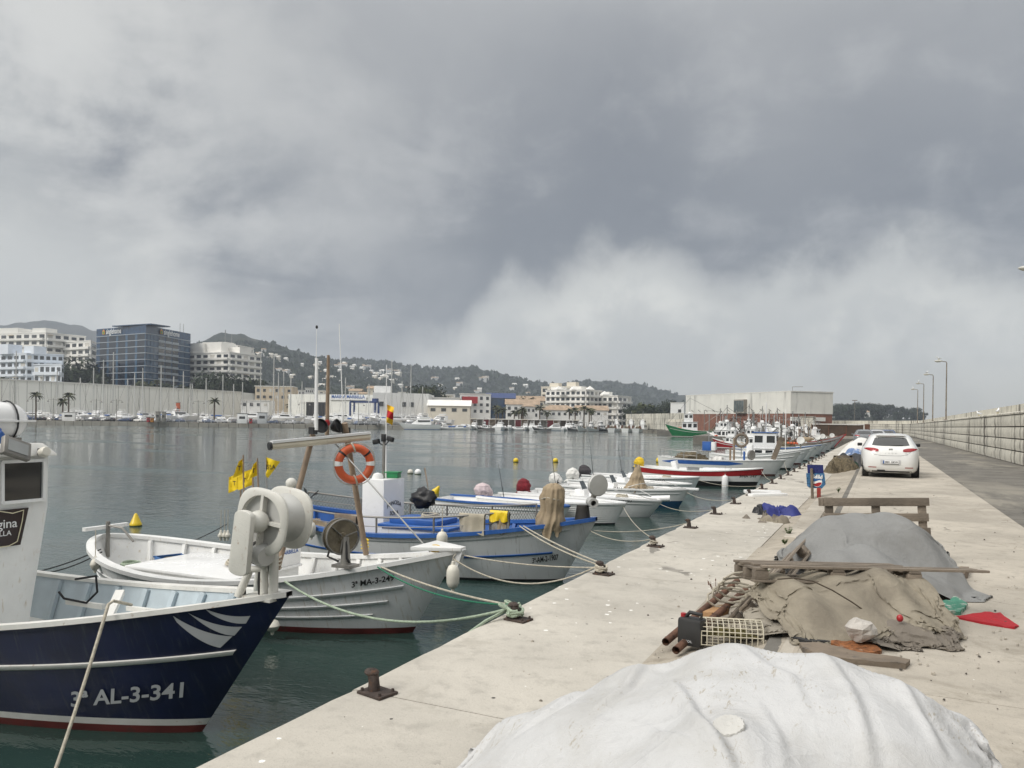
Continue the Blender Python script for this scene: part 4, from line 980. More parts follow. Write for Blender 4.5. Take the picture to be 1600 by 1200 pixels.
# wrapped hauler and line roller at the bow
wpx = PY(868, 800, by-.35); wr = thing('wrapped_hauler', 'net hauler wrapped in crumpled tan canvas on the blue boat bow', 'hauler', (wpx.x, wpx.y, WATER+BH.s(.85)))
wt_ = PY(862, 758, by-.35); wz = WATER+BH.s(.85)
cover(Vector((wt_.x-.02, wt_.y, wz-.05)), .21, .19, wt_.z-wz+.08, [(0, .2), (.03, .6), (.1, .85), (.3, .95), (.55, .82), (.8, 1.0), (1, .9)], M_tan, 17, wr, 'canvas', 10, .40, (.06, 0), .3)
wb(MB().tube([PY(862, 850, by-.35), PY(862, 780, by-.35)], .05), 'post', M_gunm, wr)
wb(MB().tube([PY(862, 778, by-.35)+Vector((.20*cos(a), .20*sin(a), .02*sin(3*a))) for a in [2*pi*i/20 for i in range(20)]], .012, 6, closed=True), 'tie', M_rope, wr)
lw = thing('line_hauler', 'grey disc line hauler on a black stump at the blue boat stem', 'hauler', (BH.L/2-.25+bloc.x, by, WATER+sh_))
lc = PY(934, 758, by); lp = PY(922, 790, by); Mr = lambda c, a: Matrix.Translation(c) @ Matrix.Rotation(R(a), 4, 'Z') @ Matrix.Rotation(R(90), 4, 'X')
wb(MB().tube([(lw.location.x-.02, by, lw.location.z-.02), (lw.location.x-.02, by, lp.z)], [.15, .11], 14), 'stump', mat('tarred stump', (.03, .027, .023), .7, var=.3, dirt=((.12, .1, .08), .3, 8), bump=.4), lw, smooth=True)
wb(MB().lathe([(0, -.03), (.19, -.04), (.205, -.02), (.205, .02), (.19, .04), (.06, .05), (0, .05)], 32, Mr(lc, 50)), 'disc', M_winch2, lw, smooth=True)
wb(MB().lathe([(.05, -.16), (.09, -.16), (.09, .16), (.05, .16), (.05, -.16)], 20, Mr(PY(925, 785, by-.05), 30)), 'roller', M_winch2, lw, smooth=True)
wb(MB().tube([lp, lc], .05, 10), 'arm', M_gunm, lw, smooth=True)
# gear aboard: nets, black bundle, orange bag
lump('net_heap', (-.6, .62, .55), (.75, .35, .28), M_net, am2, 5); lump('net_heap', (-2.9, .0, .45), (.55, .5, .3), M_tan, am2, 9); lump('sack', (l1.x+.35, -.65, .55), (.42, .28, .24), M_tan, am2, 3)
bp = PY(663, 778, by+1.35); blk_ = tag(MB().blob(bp, (.30, .22, .22), .35, 2, 26, 16, 7).build('outboard_motor_cover', M_bkcl, smooth=True, angle=80), 'black plastic sheeting bundled over gear behind the console', 'plastic sheet')
gp = thing('grapnel', 'black four-armed grapnel anchor upright at the blue boat stern', 'anchor', PY(480, 806, by-.2))
for a in range(5): q = a*1.26; wb(MB().tube([PY(481, 800, by-.2), PY(482, 782, by-.2), PY(482, 778, by-.2)+Vector((.12*cos(q), .12*sin(q), .06)), PY(482, 772, by-.2)+Vector((.25*cos(q), .25*sin(q), .03+.03*a))], .012, 6), 'prong', M_bkrope, gp, smooth=True)
wb(MB().tube([PY(480, 815, by-.2), PY(481, 780, by-.2)], .02, 8), 'shank', M_bkrope, gp)
fb = thing('dan_buoy', 'faded marker flag on a stick behind the black bundle', 'flag', PY(668, 790, by+1.3))
wb(MB().tube([PY(672, 780, by+1.3), PY(663, 731, by+1.3)], .009, 6), 'pole', M_pole, fb); wb(MB().loft([[PY(664+v*1.5, 734+v*8-k*(6-v), by+1.3) for k in (0, .5, 1)] for v in (0, 1, 2, 3)]), 'flag_cloth', mat('faded cloth', (.45, .33, .25), .9), fb)
# fenders hanging
fender('cream fender hanging at the blue boat near quarter', PY(487, 812, by-1.35), .40, .085)
fender('cream fender hanging under the white boat stem', PY(708, 876, ay-.25), .42, .085, PY(712, 866, ay-.1))
fender('cream fender standing between the white stem and the blue rail', PY(691, 826, by-1.42), .42, .10)
fender('small dirty fender hanging below the navy bow at the waterline', PY(426, 962, ay-1.25), .26, .10)
fender('green-topped white fender floating by the white boat stern', PY(149, 868, ay-1.0), .28, .075)
for i, px_ in enumerate((345, 351, 356)): fender(['left', 'middle', 'right'][i] and 'slim pale fender in the bunch hung on the stern line', PY(px_, 828, ay+2.2), .22, .055)
# ---------------------------------------------------------------- small boats further along the quay
def outboard(root, H, m, seed, name='outboard_cover', h=.42, loc=None):
    x = -H.L/2+.02; z = H.s(0)
    MB().box((x-.1, 0, z-.1), (.16, .3, .5)).build('transom_bracket', M_black, root); MB().beam((x-.16, 0, z+.1), (x-.30, 0, -.35), .14, .16, up=(0, 1, 0)).build('outboard_leg', M_black, root)
    c = root.matrix_basis @ Vector((x-.15, 0, z-.12)); q = random.Random(seed)
    return cover(c, .25*q.uniform(.9, 1.15), .20*q.uniform(.9, 1.1), (h+.14)*q.uniform(.9, 1.1), [(0, .05), (.06, .45), (.18, .80), (.45, 1.0), (.75, .92), (1, 1.02)], m, seed*2.3, root, name, 8, .20, (q.uniform(-.1, .04), 0), .10, tie=q.uniform(.72, .85))
M_teal = mat('blue antifouling', (.012, .07, .15), .6, var=.2, dirt=((.03, .05, .06), .3, 3))
def speedboat(label, stem, tip, L, B, bottom, cover, seed, sheer=(.62, .60), topm=None, rails=False, plank=0, gun=None, low=.0, txt=None, console=True, open_=False, name='motor_boat', wt=.8):
    st, rk, sh = bow(stem, tip)
    H = Hull(L, B, (sheer[0], sheer[1], sh), .3, max(.3, rk), .38, wt, 2.2, .8, 2.2, .05, .15, .46)
    lo = bow_place(H, *stem); top = topm or M_white2
    dk = (lambda t: H.s(t)-.03-(0 if t > .5 else min(.32, (.5-t)*3))) if not open_ else (lambda t: .22)
    r, _ = make_boat(name, label, H, lo, R(rnd.uniform(-1.5, 1.5)), [(-.05, 0), (low, 0), (low+.03, 0), (9, 1)], [bottom, top], gun or M_white2, M_white2, M_white2, dk, res=26, plank=plank, strakes=() if plank else ((.78, M_white2, .02, (.0, .97)),), gw=.12, gh=.05)
    if cover is not None: outboard(r, H, cover, seed)
    if console:
        x = -L*.08; z = dk(.4); MB().box((x, 0, z+.26), (.42, .55, .52), None, taper=.8).build('console', M_white2, r, bevel=.03)
        MB().add([(x+.12, -.25, z+.5), (x+.12, .25, z+.5), (x-.02, .2, z+.78), (x-.02, -.2, z+.78)], [(0, 1, 2, 3)]).build('windscreen', glass('tinted screen', (.05, .06, .06)), r)
        MB().box((x-.75, 0, z+.17), (.4, .75, .34)).build('seat', M_white2, r, bevel=.03)
    if rails:
        for sd in (1, -1):
            pts = []
            for i in range(11):
                t = .6+.38*i/10; xx, yy = H.pt(t, H.s(t)); pts.append((xx, sd*max(.03, yy-.06), H.s(t)+.05+.2*sin(pi*min(1, .08+i/10*1.1))))
            MB().tube(pts, .012, 6).build('bow_rail', M_steel, r, smooth=True)
    if txt: hull_text(r, H, txt[0], txt[1], txt[2], txt[3], M_black, sx=1.2)
    return r, H
b5, H5 = speedboat('small white dinghy with blue trim tucked beside the blue-gunwale boat', (872, 822), (891, 792), 4.3, 1.7, M_white2, None, 1, gun=M_blue, console=False, open_=True, name='dinghy')
c4, H4 = speedboat('white clinker planked launch with lapped boards', (961, 819), (980, 787), 4.6, 1.9, M_black, M_pinkcl, 2, topm=M_white, plank=9, low=.02, open_=True, console=False, name='clinker_launch')
c5, H5b = speedboat('low white motor boat with a sausage fender over its stem', (1014, 808), (1036, 783), 4.7, 1.9, M_lgrey, M_redcl, 3, txt=('MALAGA 7-40', .13, .55, .50), rails=True)
MB().tube([(H5b.L/2-.35, -.05, H5b.sh[2]+.06), (H5b.L/2+.22, 0, H5b.sh[2]+.10)], .095, 14).build('bow_fender', M_white2, c5, smooth=True)
c6, H6 = speedboat('white motor boat with blue antifouling and steel bow rails', (1061, 793), (1078, 765), 5.0, 2.0, M_teal, M_whcl, 4, low=.22, rails=True, txt=('7ª MA-2-56-06', .12, .0, .62))
MB().box((H6.L/2+.05, 0, H6.sh[2]+.03), (.55, .14, .08)).build('bow_roller', M_white2, c6, bevel=.02)
c6b, H6b = speedboat('white motor boat behind the blue-bottomed one with folded white cover', (1066, 781), (1082, 757), 4.9, 1.9, M_lgrey, M_whcl, 5, txt=('CIRCE PRIMERO', .11, -1.6, .46))
c7, H7 = speedboat('white cuddy boat with a dark covered outboard, grey topsides', (1082, 771), (1094, 746), 5.1, 2.0, M_grey, mat('charcoal cover', (.05, .045, .05), .9, var=.2, bump=.3), 6, topm=M_lgrey, txt=('MOLERO', .13, .6, .5))
tc_ = PY(993, 764, c6.location.y-.3); tcl = thing('draped_pole', 'tan canvas drape bunched on a post in the blue-bottomed motor boat', 'canvas', tc_)
cover(tc_-UP*.05, .34, .48, .92, [(0, .06), (.05, .22), (.2, .34), (.5, .62), (1, 1.05)], M_tan, 9, tcl, 'canvas', 10, .28, (.05, .1), .12)
MB().tube([(0, 0, -.2), (0, 0, .9)], .03).build('post', M_gunm, tcl)
# red, white and black boat
st, rk, sh = bow((1181, 761), (1189, 732)); RH = Hull(6.0, 2.2, (.80, .70, sh), .4, max(.35, rk), .44, .5, 2.1, .85, 2.2, .1, .17, .44)
rl = bow_place(RH, 1181, 761)
redb, _ = make_boat('fishing_boat', 'red and white wooden boat with black bottom and hanging white fender', RH, rl, 0, [(0, 0), (.15, 0), (.26, 0), (9, 1)], [M_black, M_white, M_red], M_white2, M_white, M_white2, lambda t: RH.s(t)-.10, res=30, fracs=[0, .3, .52, .75, 1])
rb = MB()
for sd in (1, -1):
    rows = []
    for f in (.50, .7, .85, .985):
        row = []
        for t in RH.ts(30): z = .26+(RH.s(t)-.26)*f; x, y = RH.pt(t, z); row.append((x+.008*t**6, sd*(y+.008), z))
        rows.append(row)
    rb.loft(rows, 0, flip=sd < 0)
rb.build('red_band', M_red, redb, smooth=True); hull_text(redb, RH, '3MA 347', .17, 1.95, .47, M_black, sx=1.2); outboard(redb, RH, mat('yellow oilskin', (.66, .44, .01), .6, var=.12, bump=.3), 8, h=.5)
MB().box((.8, 0, RH.s(.6)+.06), (1.3, .8, .12)).build('hatch', M_white2, redb, bevel=.03); MB().box((-1.3, .1, RH.s(.3)+.2), (.25, .5, .45), Matrix.Rotation(R(-15), 3, 'Y')).build('backrest', M_white2, redb, bevel=.02)
fender('fat white fender hung on the red boat side', PY(1133, 741, rl.y-.85), .95, .15, m=M_white2)
# blue striped boat
st, rk, sh = bow((1211, 743), (1228, 719)); SH_ = Hull(7.6, 2.5, (.95, .82, sh), .4, max(.4, rk), .44, .4, 2.1, .85, 2.2, .1, .17, .44); slc = bow_place(SH_, 1211, 743)
strb, _ = make_boat('fishing_boat', 'white fishing boat with broad blue side stripe and net heap aft', SH_, slc, 0, [(0, 0), (.04, 0), (.08, 0), (9, 1)], [M_anti, M_white], M_white2, M_white, M_white2, .45, res=30)
for sd in (1, -1):
    rows = []
    for i in range(25):
        t = .04+.66*i/24; k = min(1, 6*(i/24))*min(1, 6*(1-i/24)); z0 = .56+(.10*(1-k)); r2 = []
        for z in (z0, z0+.10*k+.02, z0+.20*k+.03): x, y = SH_.pt(t, z); r2.append((x, sd*(y+.008), z))
        rows.append(r2)
    MB().loft(rows, flip=sd > 0).build('stripe', M_blue, strb, smooth=True)
rail(strb, SH_, .02, .34, -1, .5, M_steel, 4); rail(strb, SH_, .02, .34, 1, .5, M_steel, 4)
lump('net_heap', (-1.9, 0, .85), (.95, .55, .38), M_net, strb, 11, .35, 2.5); lump('net_heap', (-.2, .2, .75), (.4, .4, .3), M_whcl, strb, 12)
pb = PY(1107, 740, slc.y); l = loc_(strb, pb)
MB().tube([(l.x, 0, .4), (l.x, 0, 3.6)], .03, 8).build('post', M_steel, strb)
l2 = loc_(strb, PY(1108, 697, slc.y)); MB().box((l2.x-.12, 0, l2.z), (.52, .45, .56)).build('blue_box', M_blue, strb, bevel=.02); MB().box((l2.x+.28, 0, l2.z), (.24, .45, .5)).build('white_box', M_white2, strb, bevel=.02)
for dx, m, h_ in ((0, M_pole, 1.6), (-.22, M_orange, 1.0), (.6, M_blue, .8)):
    q = loc_(strb, PY(1148, 722, slc.y)); MB().tube([(q.x+dx, -.3, .5), (q.x+dx, -.3, .6+h_)], .06, 10).build('post', m if m is not M_orange else M_pole, strb, smooth=True)
q = loc_(strb, PY(1174, 711, slc.y)); MB().lathe([(0, -.06), (.3, -.07), (.3, .07), (0, .06)], 24, Matrix.Translation(q) @ Matrix.Rotation(R(60), 4, 'Z') @ Matrix.Rotation(R(90), 4, 'X')).build('hauler_disc', M_gunm, strb, smooth=True); MB().tube([(q.x, q.y, .7), tuple(q)], .05).build('hauler_post', M_gunm, strb)
a, b2 = loc_(strb, PY(1208, 718, slc.y)), loc_(strb, PY(1222, 683, slc.y)); MB().beam(a, b2, .28, .12, up=(0, 1, 0)).build('bow_plank', M_wood, strb)
# the row beyond
def cabin(root, x, z, L, W, h, roof, m=M_white2, wins=2):
    c = MB().box((x, 0, z+h/2), (L, W, h), None, taper=.94).build('cabin', m, root, bevel=.02)
    r = MB().box((x, 0, z+h+.03), (L*1.06, W*1.08, .07)).build('cabin_roof', roof, root, bevel=.015)
    for i in range(wins):
        for sd in (-1, 1): MB().box((x-L/2+L*(i+.5)/wins, sd*W*.486, z+h*.68), (L/wins*.66, .03, h*.34)).build('window', M_dglass, root)
    for i in range(2): MB().box((x+L*.485, W*(-.23+.46*i), z+h*.68), (.03, W*.34, h*.34)).build('window', M_dglass, root)
ROW = [(1236, 729, 'white launch with a square console beyond the blue striped boat', 6.2, M_white, M_white2, 'console'), (1252, 722, 'white boat with dark bow board and low cuddy', 6.4, M_lgrey, M_white2, 'cuddy'),
       (1262, 718, 'slim white boat with a tall antenna pair', 6.0, M_white, M_white2, 'antenna'), (1272, 714, 'white cabin boat with a blue roof', 8.0, M_white, M_blue, 'cabin'), (1281, 710, 'grey open boat with orange net floats', 6.2, M_grey, M_white2, 'nets'),
       (1289, 706, 'white boat with tan sailcloth bundle on its boom', 7.0, M_lgrey, M_wood, 'boom'), (1296, 703, 'pale boat with a rusty hauler frame', 7.2, M_white, M_rust, 'frame'), (1304, 699, 'red stemmed fishing boat with steep bow at the quay end', 9.0, M_lgrey, M_red, 'big')]
for i, (px_, py_, lab, L, m, m2, kind) in enumerate(ROW):
    X_ = -5.4; D_ = F*abs(X_)/(cos(YAW)*(1372-px_)); p = G(px_, D_)
    big_ = kind == 'big'; H = Hull(L, L*.34, (.95, .78, 1.25 if not big_ else 2.0), .4, .7 if not big_ else 1.5, .44, .4, 2.1, .85, 2.2, .1, .17, .44)
    r, _ = make_boat('fishing_boat', lab, H, Vector((p.x-H.pt(1, 0)[0], p.y, WATER)), R(rnd.uniform(-3, 3)), [(0, 0), (.05, 0), (.1, 0), (9, 1)], [M_anti if i % 2 else M_black, m], m2, M_white, M_white2, .4, res=18, strakes=((.75, m2, .03, (0, .96)),))
    if kind == 'console': MB().box((-.3, 0, 1.0), (.5, .7, 1.25), None, taper=.75).build('console', M_white2, r, bevel=.03); MB().tube([(-.9+.42*cos(a), 0, 1.9+.42*sin(a)) for a in [2*pi*k/20 for k in range(20)]], .1, 8, closed=True).build('life_ring', M_wood, r, smooth=True); MB().tube([(-.9, 0, .4), (-.9, 0, 1.5)], .04).build('post', M_steel, r)
    if kind == 'cuddy': cabin(r, -.2, .4, 1.6, 1.3, .75, M_white2)
    if kind in ('antenna', 'frame', 'big', 'boom'):
        for dx in (0, .5): MB().tube([(dx, .2, .4), (dx, .2, 3.4+dx*2)], .03, 6).build('mast', M_pole if kind != 'antenna' else M_white2, r)
        MB().lathe([(0, -.08), (.32, -.1), (.32, .1), (0, .08)], 20, Matrix.Translation((L*.3, -.2, 1.75)) @ Matrix.Rotation(R(70), 4, 'X')).build('hauler_disc', M_winch2, r, smooth=True); MB().tube([(L*.3, -.2, .7), (L*.3, -.2, 1.75)], .06).build('hauler_post', M_gunm, r)
    if kind == 'boom': MB().blob((.8, 0, 1.5), (.9, .3, .25), .3, 2).build('sailcloth', M_tan, r, smooth=True); MB().tube([(0, .0, 2.6), (2.6, 0, 1.2)], .05).build('boom', M_wood, r)
    if kind == 'cabin': cabin(r, -1.0, .4, 2.2, 1.7, 1.9, M_blue, wins=2); MB().tube([(-1, 0, 2.3), (-1, 0, 5.2)], .04).build('mast', M_white2, r)
    if kind == 'frame': MB().tube([(-.5, -.9, .6), (-.5, -.8, 2.6), (-.5, .8, 2.6), (-.5, .9, .6)], .06, 8).build('frame', M_rust, r)
    if kind == 'nets': lump('net_heap', (-1, 0, .8), (1.1, .7, .5), M_net, r, i); [MB().blob((-.6+.3*k, -.3, 1.2), (.14, .14, .14), 0, 1, 10, 6).build('float', M_orange, r, smooth=True) for k in range(4)]
    if big_: cabin(r, -2.2, .5, 2.2, 1.9, 2.0, M_white2); MB().beam((L/2-1.5, -.0, .2), (L/2-.05, 0, 1.98), .12, .5, up=(0, 1, 0)).build('red_stem', M_red, r)
# trawlers against the cross quay and the far quays
def trawler(label, loc, rz, L, hullm, group='trawlers in the harbour', name='trawler', trim=None, house=M_white2, gantry=True, sc=1., hhp=.0):
    H = Hull(L, L*.30, (L*.115, L*.095, L*.20), L*.06, L*.12, .42, .75, 2.1, .85, 2.2, .1, .17, .42)
    r, _ = make_boat(name, label, H, loc, rz, [(0, 0), (.08, 0), (.2, 2), (9, 1)], [M_anti, hullm, M_white], trim or M_white, M_white, M_grey, L*.065, res=18, cat='trawler', group=group, strakes=((.72, M_white, .05, (0, .97)),))
    hx = L*(.08+hhp); h1 = L*.17; z = L*.065
    cabin(r, hx, z, L*.24, L*.17, h1, house, wins=3); cabin(r, hx+L*.02, z+h1, L*.14, L*.13, h1*.75, house, wins=2)
    MB().tube([(hx, 0, z+h1*1.7), (hx, 0, z+h1*3.4)], .07, 6).build('mast', M_steel, r); MB().tube([(-L*.1, .2, z), (-L*.1, .2, L*.42)], .09, 6).build('derrick_post', M_gunm, r); MB().tube([(-L*.1, .2, L*.2), (-L*.36, .3, L*.40)], .06, 6).build('derrick', M_gunm, r); MB().tube([(hx, 0, z+h1*3.2), (L*.46, 0, L*.2)], .025, 4).tube([(hx, 0, z+h1*3.2), (-L*.42, 0, L*.33)], .025, 4).tube([(-L*.1, .2, L*.42), (-L*.36, .3, L*.40)], .025, 4).build('rigging', M_bkrope, r); MB().tube([(hx+.4, .5, z+h1*1.7), (hx+.4, .5, z+h1*2.9)], .03, 5).build('antenna', M_white2, r)
    MB().beam((hx, -.8, z+h1*2.6), (hx, .8, z+h1*2.6), .06, .06).build('spreader', M_steel, r)
    MB().lathe([(0, 0), (.3, 0), (.32, .15), (.2, .3), (0, .32)], 12, Matrix.Translation((hx, 0, z+h1*1.8))).build('radar_dome', M_white2, r, smooth=True)
    if gantry:
        gx = -L*.42; w_ = L*.12
        MB().tube([(gx, -w_, z), (gx, -w_*.8, L*.33), (gx, w_*.8, L*.33), (gx, w_, z)], L*.010, 8).build('stern_gantry', M_steel, r); MB().tube([(gx+L*.12, -w_, z), (gx, -w_*.8, L*.30)], .07, 6).tube([(gx+L*.12, w_, z), (gx, w_*.8, L*.30)], .07, 6).build('gantry_stay', M_steel, r)
        for sd in (-1, 1): MB().box((gx-.1, sd*w_*.95, L*.15), (.1, L*.06, L*.11), Matrix.Rotation(R(12*sd), 3, 'X')).build('trawl_door', M_rust, r)
        MB().lathe([(L*.028, -w_*.6), (L*.045, -w_*.6), (L*.045, w_*.6), (L*.028, w_*.6)], 14, Matrix.Translation((gx+L*.14, 0, L*.13)) @ Matrix.Rotation(R(90), 4, 'X')).build('net_drum', M_net, r, smooth=True)
    lump('net_heap', (-L*.22, 0, L*.10), (L*.07, L*.06, L*.035), M_net, r, int(L*7) % 13); lump('net_heap', (L*.28, .2, L*.12), (L*.05, L*.05, L*.03), M_orange if int(L*10) % 2 else M_tan, r, int(L*3) % 11)
    return r
gp_ = G(1090, 186, WATER); M_gtr = mat('green hull paint', (.012, .16, .055), .4, var=.12, dirt=((.05, .1, .05), .2, 1)); M_trw = mat('pale trawler paint', (.6, .61, .6), .45, dirt=((.3, .2, .12), .25, 1.2))
gt = trawler('green hulled trawler with white sweeping stripe alongside the harbour', gp_, R(180)+math.atan2(RV.y, RV.x)+R(-12), 15.5, M_gtr, None, trim=M_white, hhp=.04)
for px_, D_, L, m, lab, a in ((1142, 118, 9.5, M_trw, 'white trawler with clutter of rigging lying beside the green trawler', 150), (1165, 121, 10, M_white, 'white trawler with a round wheelhouse front below the fish market', 60), (1188, 122, 9.5, M_red, 'dark red trawler with net drum below the fish market', 75), (1212, 119, 9, M_trw, 'pale trawler with rusty doors below the fish market corner', 80), (1236, 112, 8, M_white, 'white cabin fishing boat nearest the pale shed wall', 75), (1152, 96, 6.5, M_red, 'low red-banded boat with an orange buoy ring', 170), (1185, 86, 7, M_white, 'low white boat anchored off the row of bows', 160), (1215, 92, 6.5, M_grey, 'grey boat lying across behind the row of bows', 150)):
    trawler(lab, G(px_, D_, WATER), R(a), L, m)
for px_, D_, L, m, lab, a in ((908, 287, 10, M_white, 'white trawler with flared bow by the apartment shore', 275), (925, 280, 9, M_trw, 'pale blue-grey trawler with square wheelhouse by the apartment shore', 265), (942, 285, 10, M_black, 'black hulled trawler among white ones', 240), (962, 283, 12, M_trw, 'white trawler seen stern on with gantry', 92), (985, 279, 12, M_white, 'white trawler with dark trawl doors on its stern', 88), (1003, 277, 12, M_trw, 'rust streaked trawler at the end of the concrete quay', 84)):
    trawler(lab, G(px_, D_, WATER), R(a), L, m)
for k, (px_, D_, L, m, lab, a) in enumerate(((1128, 128, 9, M_trw, 'pale trawler bow tucked behind the green trawler stern', 120), (1150, 126, 8.5, M_grey, 'grey trawler with twin masts below the fish market', 95), (1176, 112, 8, M_white, 'white fishing boat with derrick in the middle of the pack', 100), (1200, 108, 8, M_trw, 'stained white fishing boat wedged beside the red trawler', 85), (1224, 103, 7.5, M_grey, 'small grey trawler behind the row of bows', 95), (1246, 100, 7, M_white, 'white fishing boat with derrick close to the pale shed', 80), (1255, 118, 8, M_trw, 'cream trawler under the brown gate wall', 70), (1270, 112, 7, M_grey, 'grey fishing boat under the brown gate wall', 60))):
    trawler(lab, G(px_, D_, WATER), R(a), L, m)
# ================================================================ ON THE QUAY
def tarp(name, label, cat, sup, ground, slope, m, seed, fold=.02, res=.03, soft=.06, margin=.15, hem=.0, thing_=None, pw=1.6, rad=None, crease=.02, nf=7.):
    """cloth thrown over a heap: domed where it is held up, hanging between, folds opening towards the hem"""
    sup = [(q if isinstance(q, tuple) and len(q) == 2 and isinstance(q[1], (int, float)) else (q, slope)) for q in sup]
    us = [(p.dot(RV), p.dot(DV), max(p.z, ground+.05), max(.05, (p.z-ground))/s_*1.25) for p, s_ in sup]
    u0 = min(u-r for u, v, z, r in us)-margin; u1 = max(u+r for u, v, z, r in us)+margin; v0 = min(v-r for u, v, z, r in us)-margin; v1 = max(v+r for u, v, z, r in us)+margin
    cu = sum(q[0]*q[2] for q in us)/sum(q[2] for q in us); cv = sum(q[1]*q[2] for q in us)/sum(q[2] for q in us); hm = max(q[2] for q in us)-ground
    nu, nv = max(8, int((u1-u0)/res)), max(8, int((v1-v0)/res)); vs = []; gz = []
    for j in range(nv+1):
        for i in range(nu+1):
            u, v = u0+(u1-u0)*i/nu, v0+(v1-v0)*j/nv; acc = 0
            wu = u+.05*noise.noise(Vector((u*3, v*3, seed))); wv = v+.05*noise.noise(Vector((u*3, v*3, seed+5)))
            for (a, b_, z, r) in us:
                d = math.hypot(wu-a, wv-b_); acc += math.exp(((z-ground)*(1-(d/r)**pw))/soft)
            z = soft*math.log(acc)-.55*soft*math.log(len(us)) if acc > 0 else 0
            e = max(0, min(1, 1-z/hm)); an = math.atan2(v-cv, u-cu); rr = math.hypot(u-cu, v-cv)
            rid = lambda x, y, w, p: (1-abs(noise.noise(Vector((x, y, w)))))**p
            z += fold*(e**.8)*(1-.0*e)*(rid(cos(an)*nf*.35+seed, sin(an)*nf*.35, seed+rr*.55, 3)*1.5-.6)
            z += crease*(rid(u*1.1+v*.6+seed, v*.9-u*.4, seed, 9)+.7*rid(u*1.9-v*1.3, v*1.7+u*.8+seed, seed+3, 9))*(.35+.65*e) + crease*.5*noise.noise(Vector((u*4, v*4, seed)))
            z += hem*noise.noise(Vector((u*3.2, v*3.2, seed+9)))*max(0, 1-z/.2)
            gz.append(z); p = RV*u+DV*v; vs.append((p.x, p.y, ground+max(z, -.05)))
    fs = []
    for j in range(nv):
        for i in range(nu):
            q = (j*(nu+1)+i, j*(nu+1)+i+1, (j+1)*(nu+1)+i+1, (j+1)*(nu+1)+i)
            if max(gz[k] for k in q) > -.045: fs.append(q)
    b = MB(); b.add(vs, fs)
    o = b.build(name, m, thing_, smooth=True, angle=80, world=thing_ is not None)
    me = o.data; bm = bmesh.new(); bm.from_mesh(me); bmesh.ops.delete(bm, geom=[v for v in bm.verts if not v.link_faces], context='VERTS'); bm.to_mesh(me); bm.free()
    if thing_ is None: tag(o, label, cat)
    return o
def clothmat(name, col, dirt, dcol, spots=None, bs=14, bump=.5, cracks=0., rough=.85, wrinkle=.6):
    m = bpy.data.materials.new(name); m.use_nodes = True; t = NT(m.node_tree); b = t.n['Principled BSDF']
    g = t.add('ShaderNodeNewGeometry').outputs['Position']
    n1 = t.noise(g, 1.6, 6, .62, .5); n2 = t.noise(g, bs, 6, .65, .6); n3 = t.noise(g, 150, 3, .6)
    c = t.mix(t.math('MULTIPLY', t.smooth(n1, .42, .68), dirt), col, dcol); c = t.mix(t.math('MULTIPLY', t.smooth(n2, .52, .70), .35), c, tuple(x*.75 for x in col))
    if cracks:
        mp = t.add('ShaderNodeMapping'); t.put(mp, 0, g); mp.inputs['Scale'].default_value = (20, 7, 12); mp.inputs['Rotation'].default_value = (0, 0, R(35))
        k = t.math('MULTIPLY', t.smooth(t.noise(mp.outputs[0], 1.6, 6, .7, 1.5), .585, .62), t.smooth(t.noise(g, 2.3, 4), .46, .60)); c = t.mix(t.math('MULTIPLY', k, cracks), c, (.36, .33, .28))
    if spots:
        k = t.smooth(t.noise(g, 3.3, 5, .6), .70, .76); c = t.mix(k, c, spots)
    t.put(b, 'Base Color', c); t.put(b, 'Roughness', rough); t.put(b, 'Specular IOR Level', .25)
    rg = lambda sc_, p_: t.math('POWER', t.math('SUBTRACT', 1.0, t.math('ABSOLUTE', t.math('MULTIPLY_ADD', t.noise(g, sc_, 2, .45, .7), 2.0, -1.0))), p_)
    wr_ = t.math('ADD', t.math('MULTIPLY', rg(1.7, 14), wrinkle), t.math('MULTIPLY', rg(4.3, 12), wrinkle*.45))
    bn = t.add('ShaderNodeBump'); bn.inputs['Strength'].default_value = bump; bn.inputs['Distance'].default_value = .02; t.put(bn, 'Height', t.math('ADD', wr_, t.math('ADD', n2, t.math('MULTIPLY', n3, .25)))); t.l.new(bn.outputs[0], b.inputs['Normal'])
    return m
M_tarpw = clothmat('white tarpaulin', (.52, .52, .517), .55, (.40, .39, .365), bs=9, bump=.55, cracks=.9, rough=.62, wrinkle=.4)
M_tarpg = clothmat('grey felt sheet', (.235, .236, .230), .6, (.16, .157, .147), bs=30, bump=.35)
M_tarpt = clothmat('stained tan tarpaulin', (.275, .243, .188), .75, (.15, .130, .102), spots=(.30, .11, .03), bs=16, bump=.4)
M_tarpd = clothmat('dark taupe cloth', (.20, .175, .145), .6, (.12, .105, .09), bs=16)
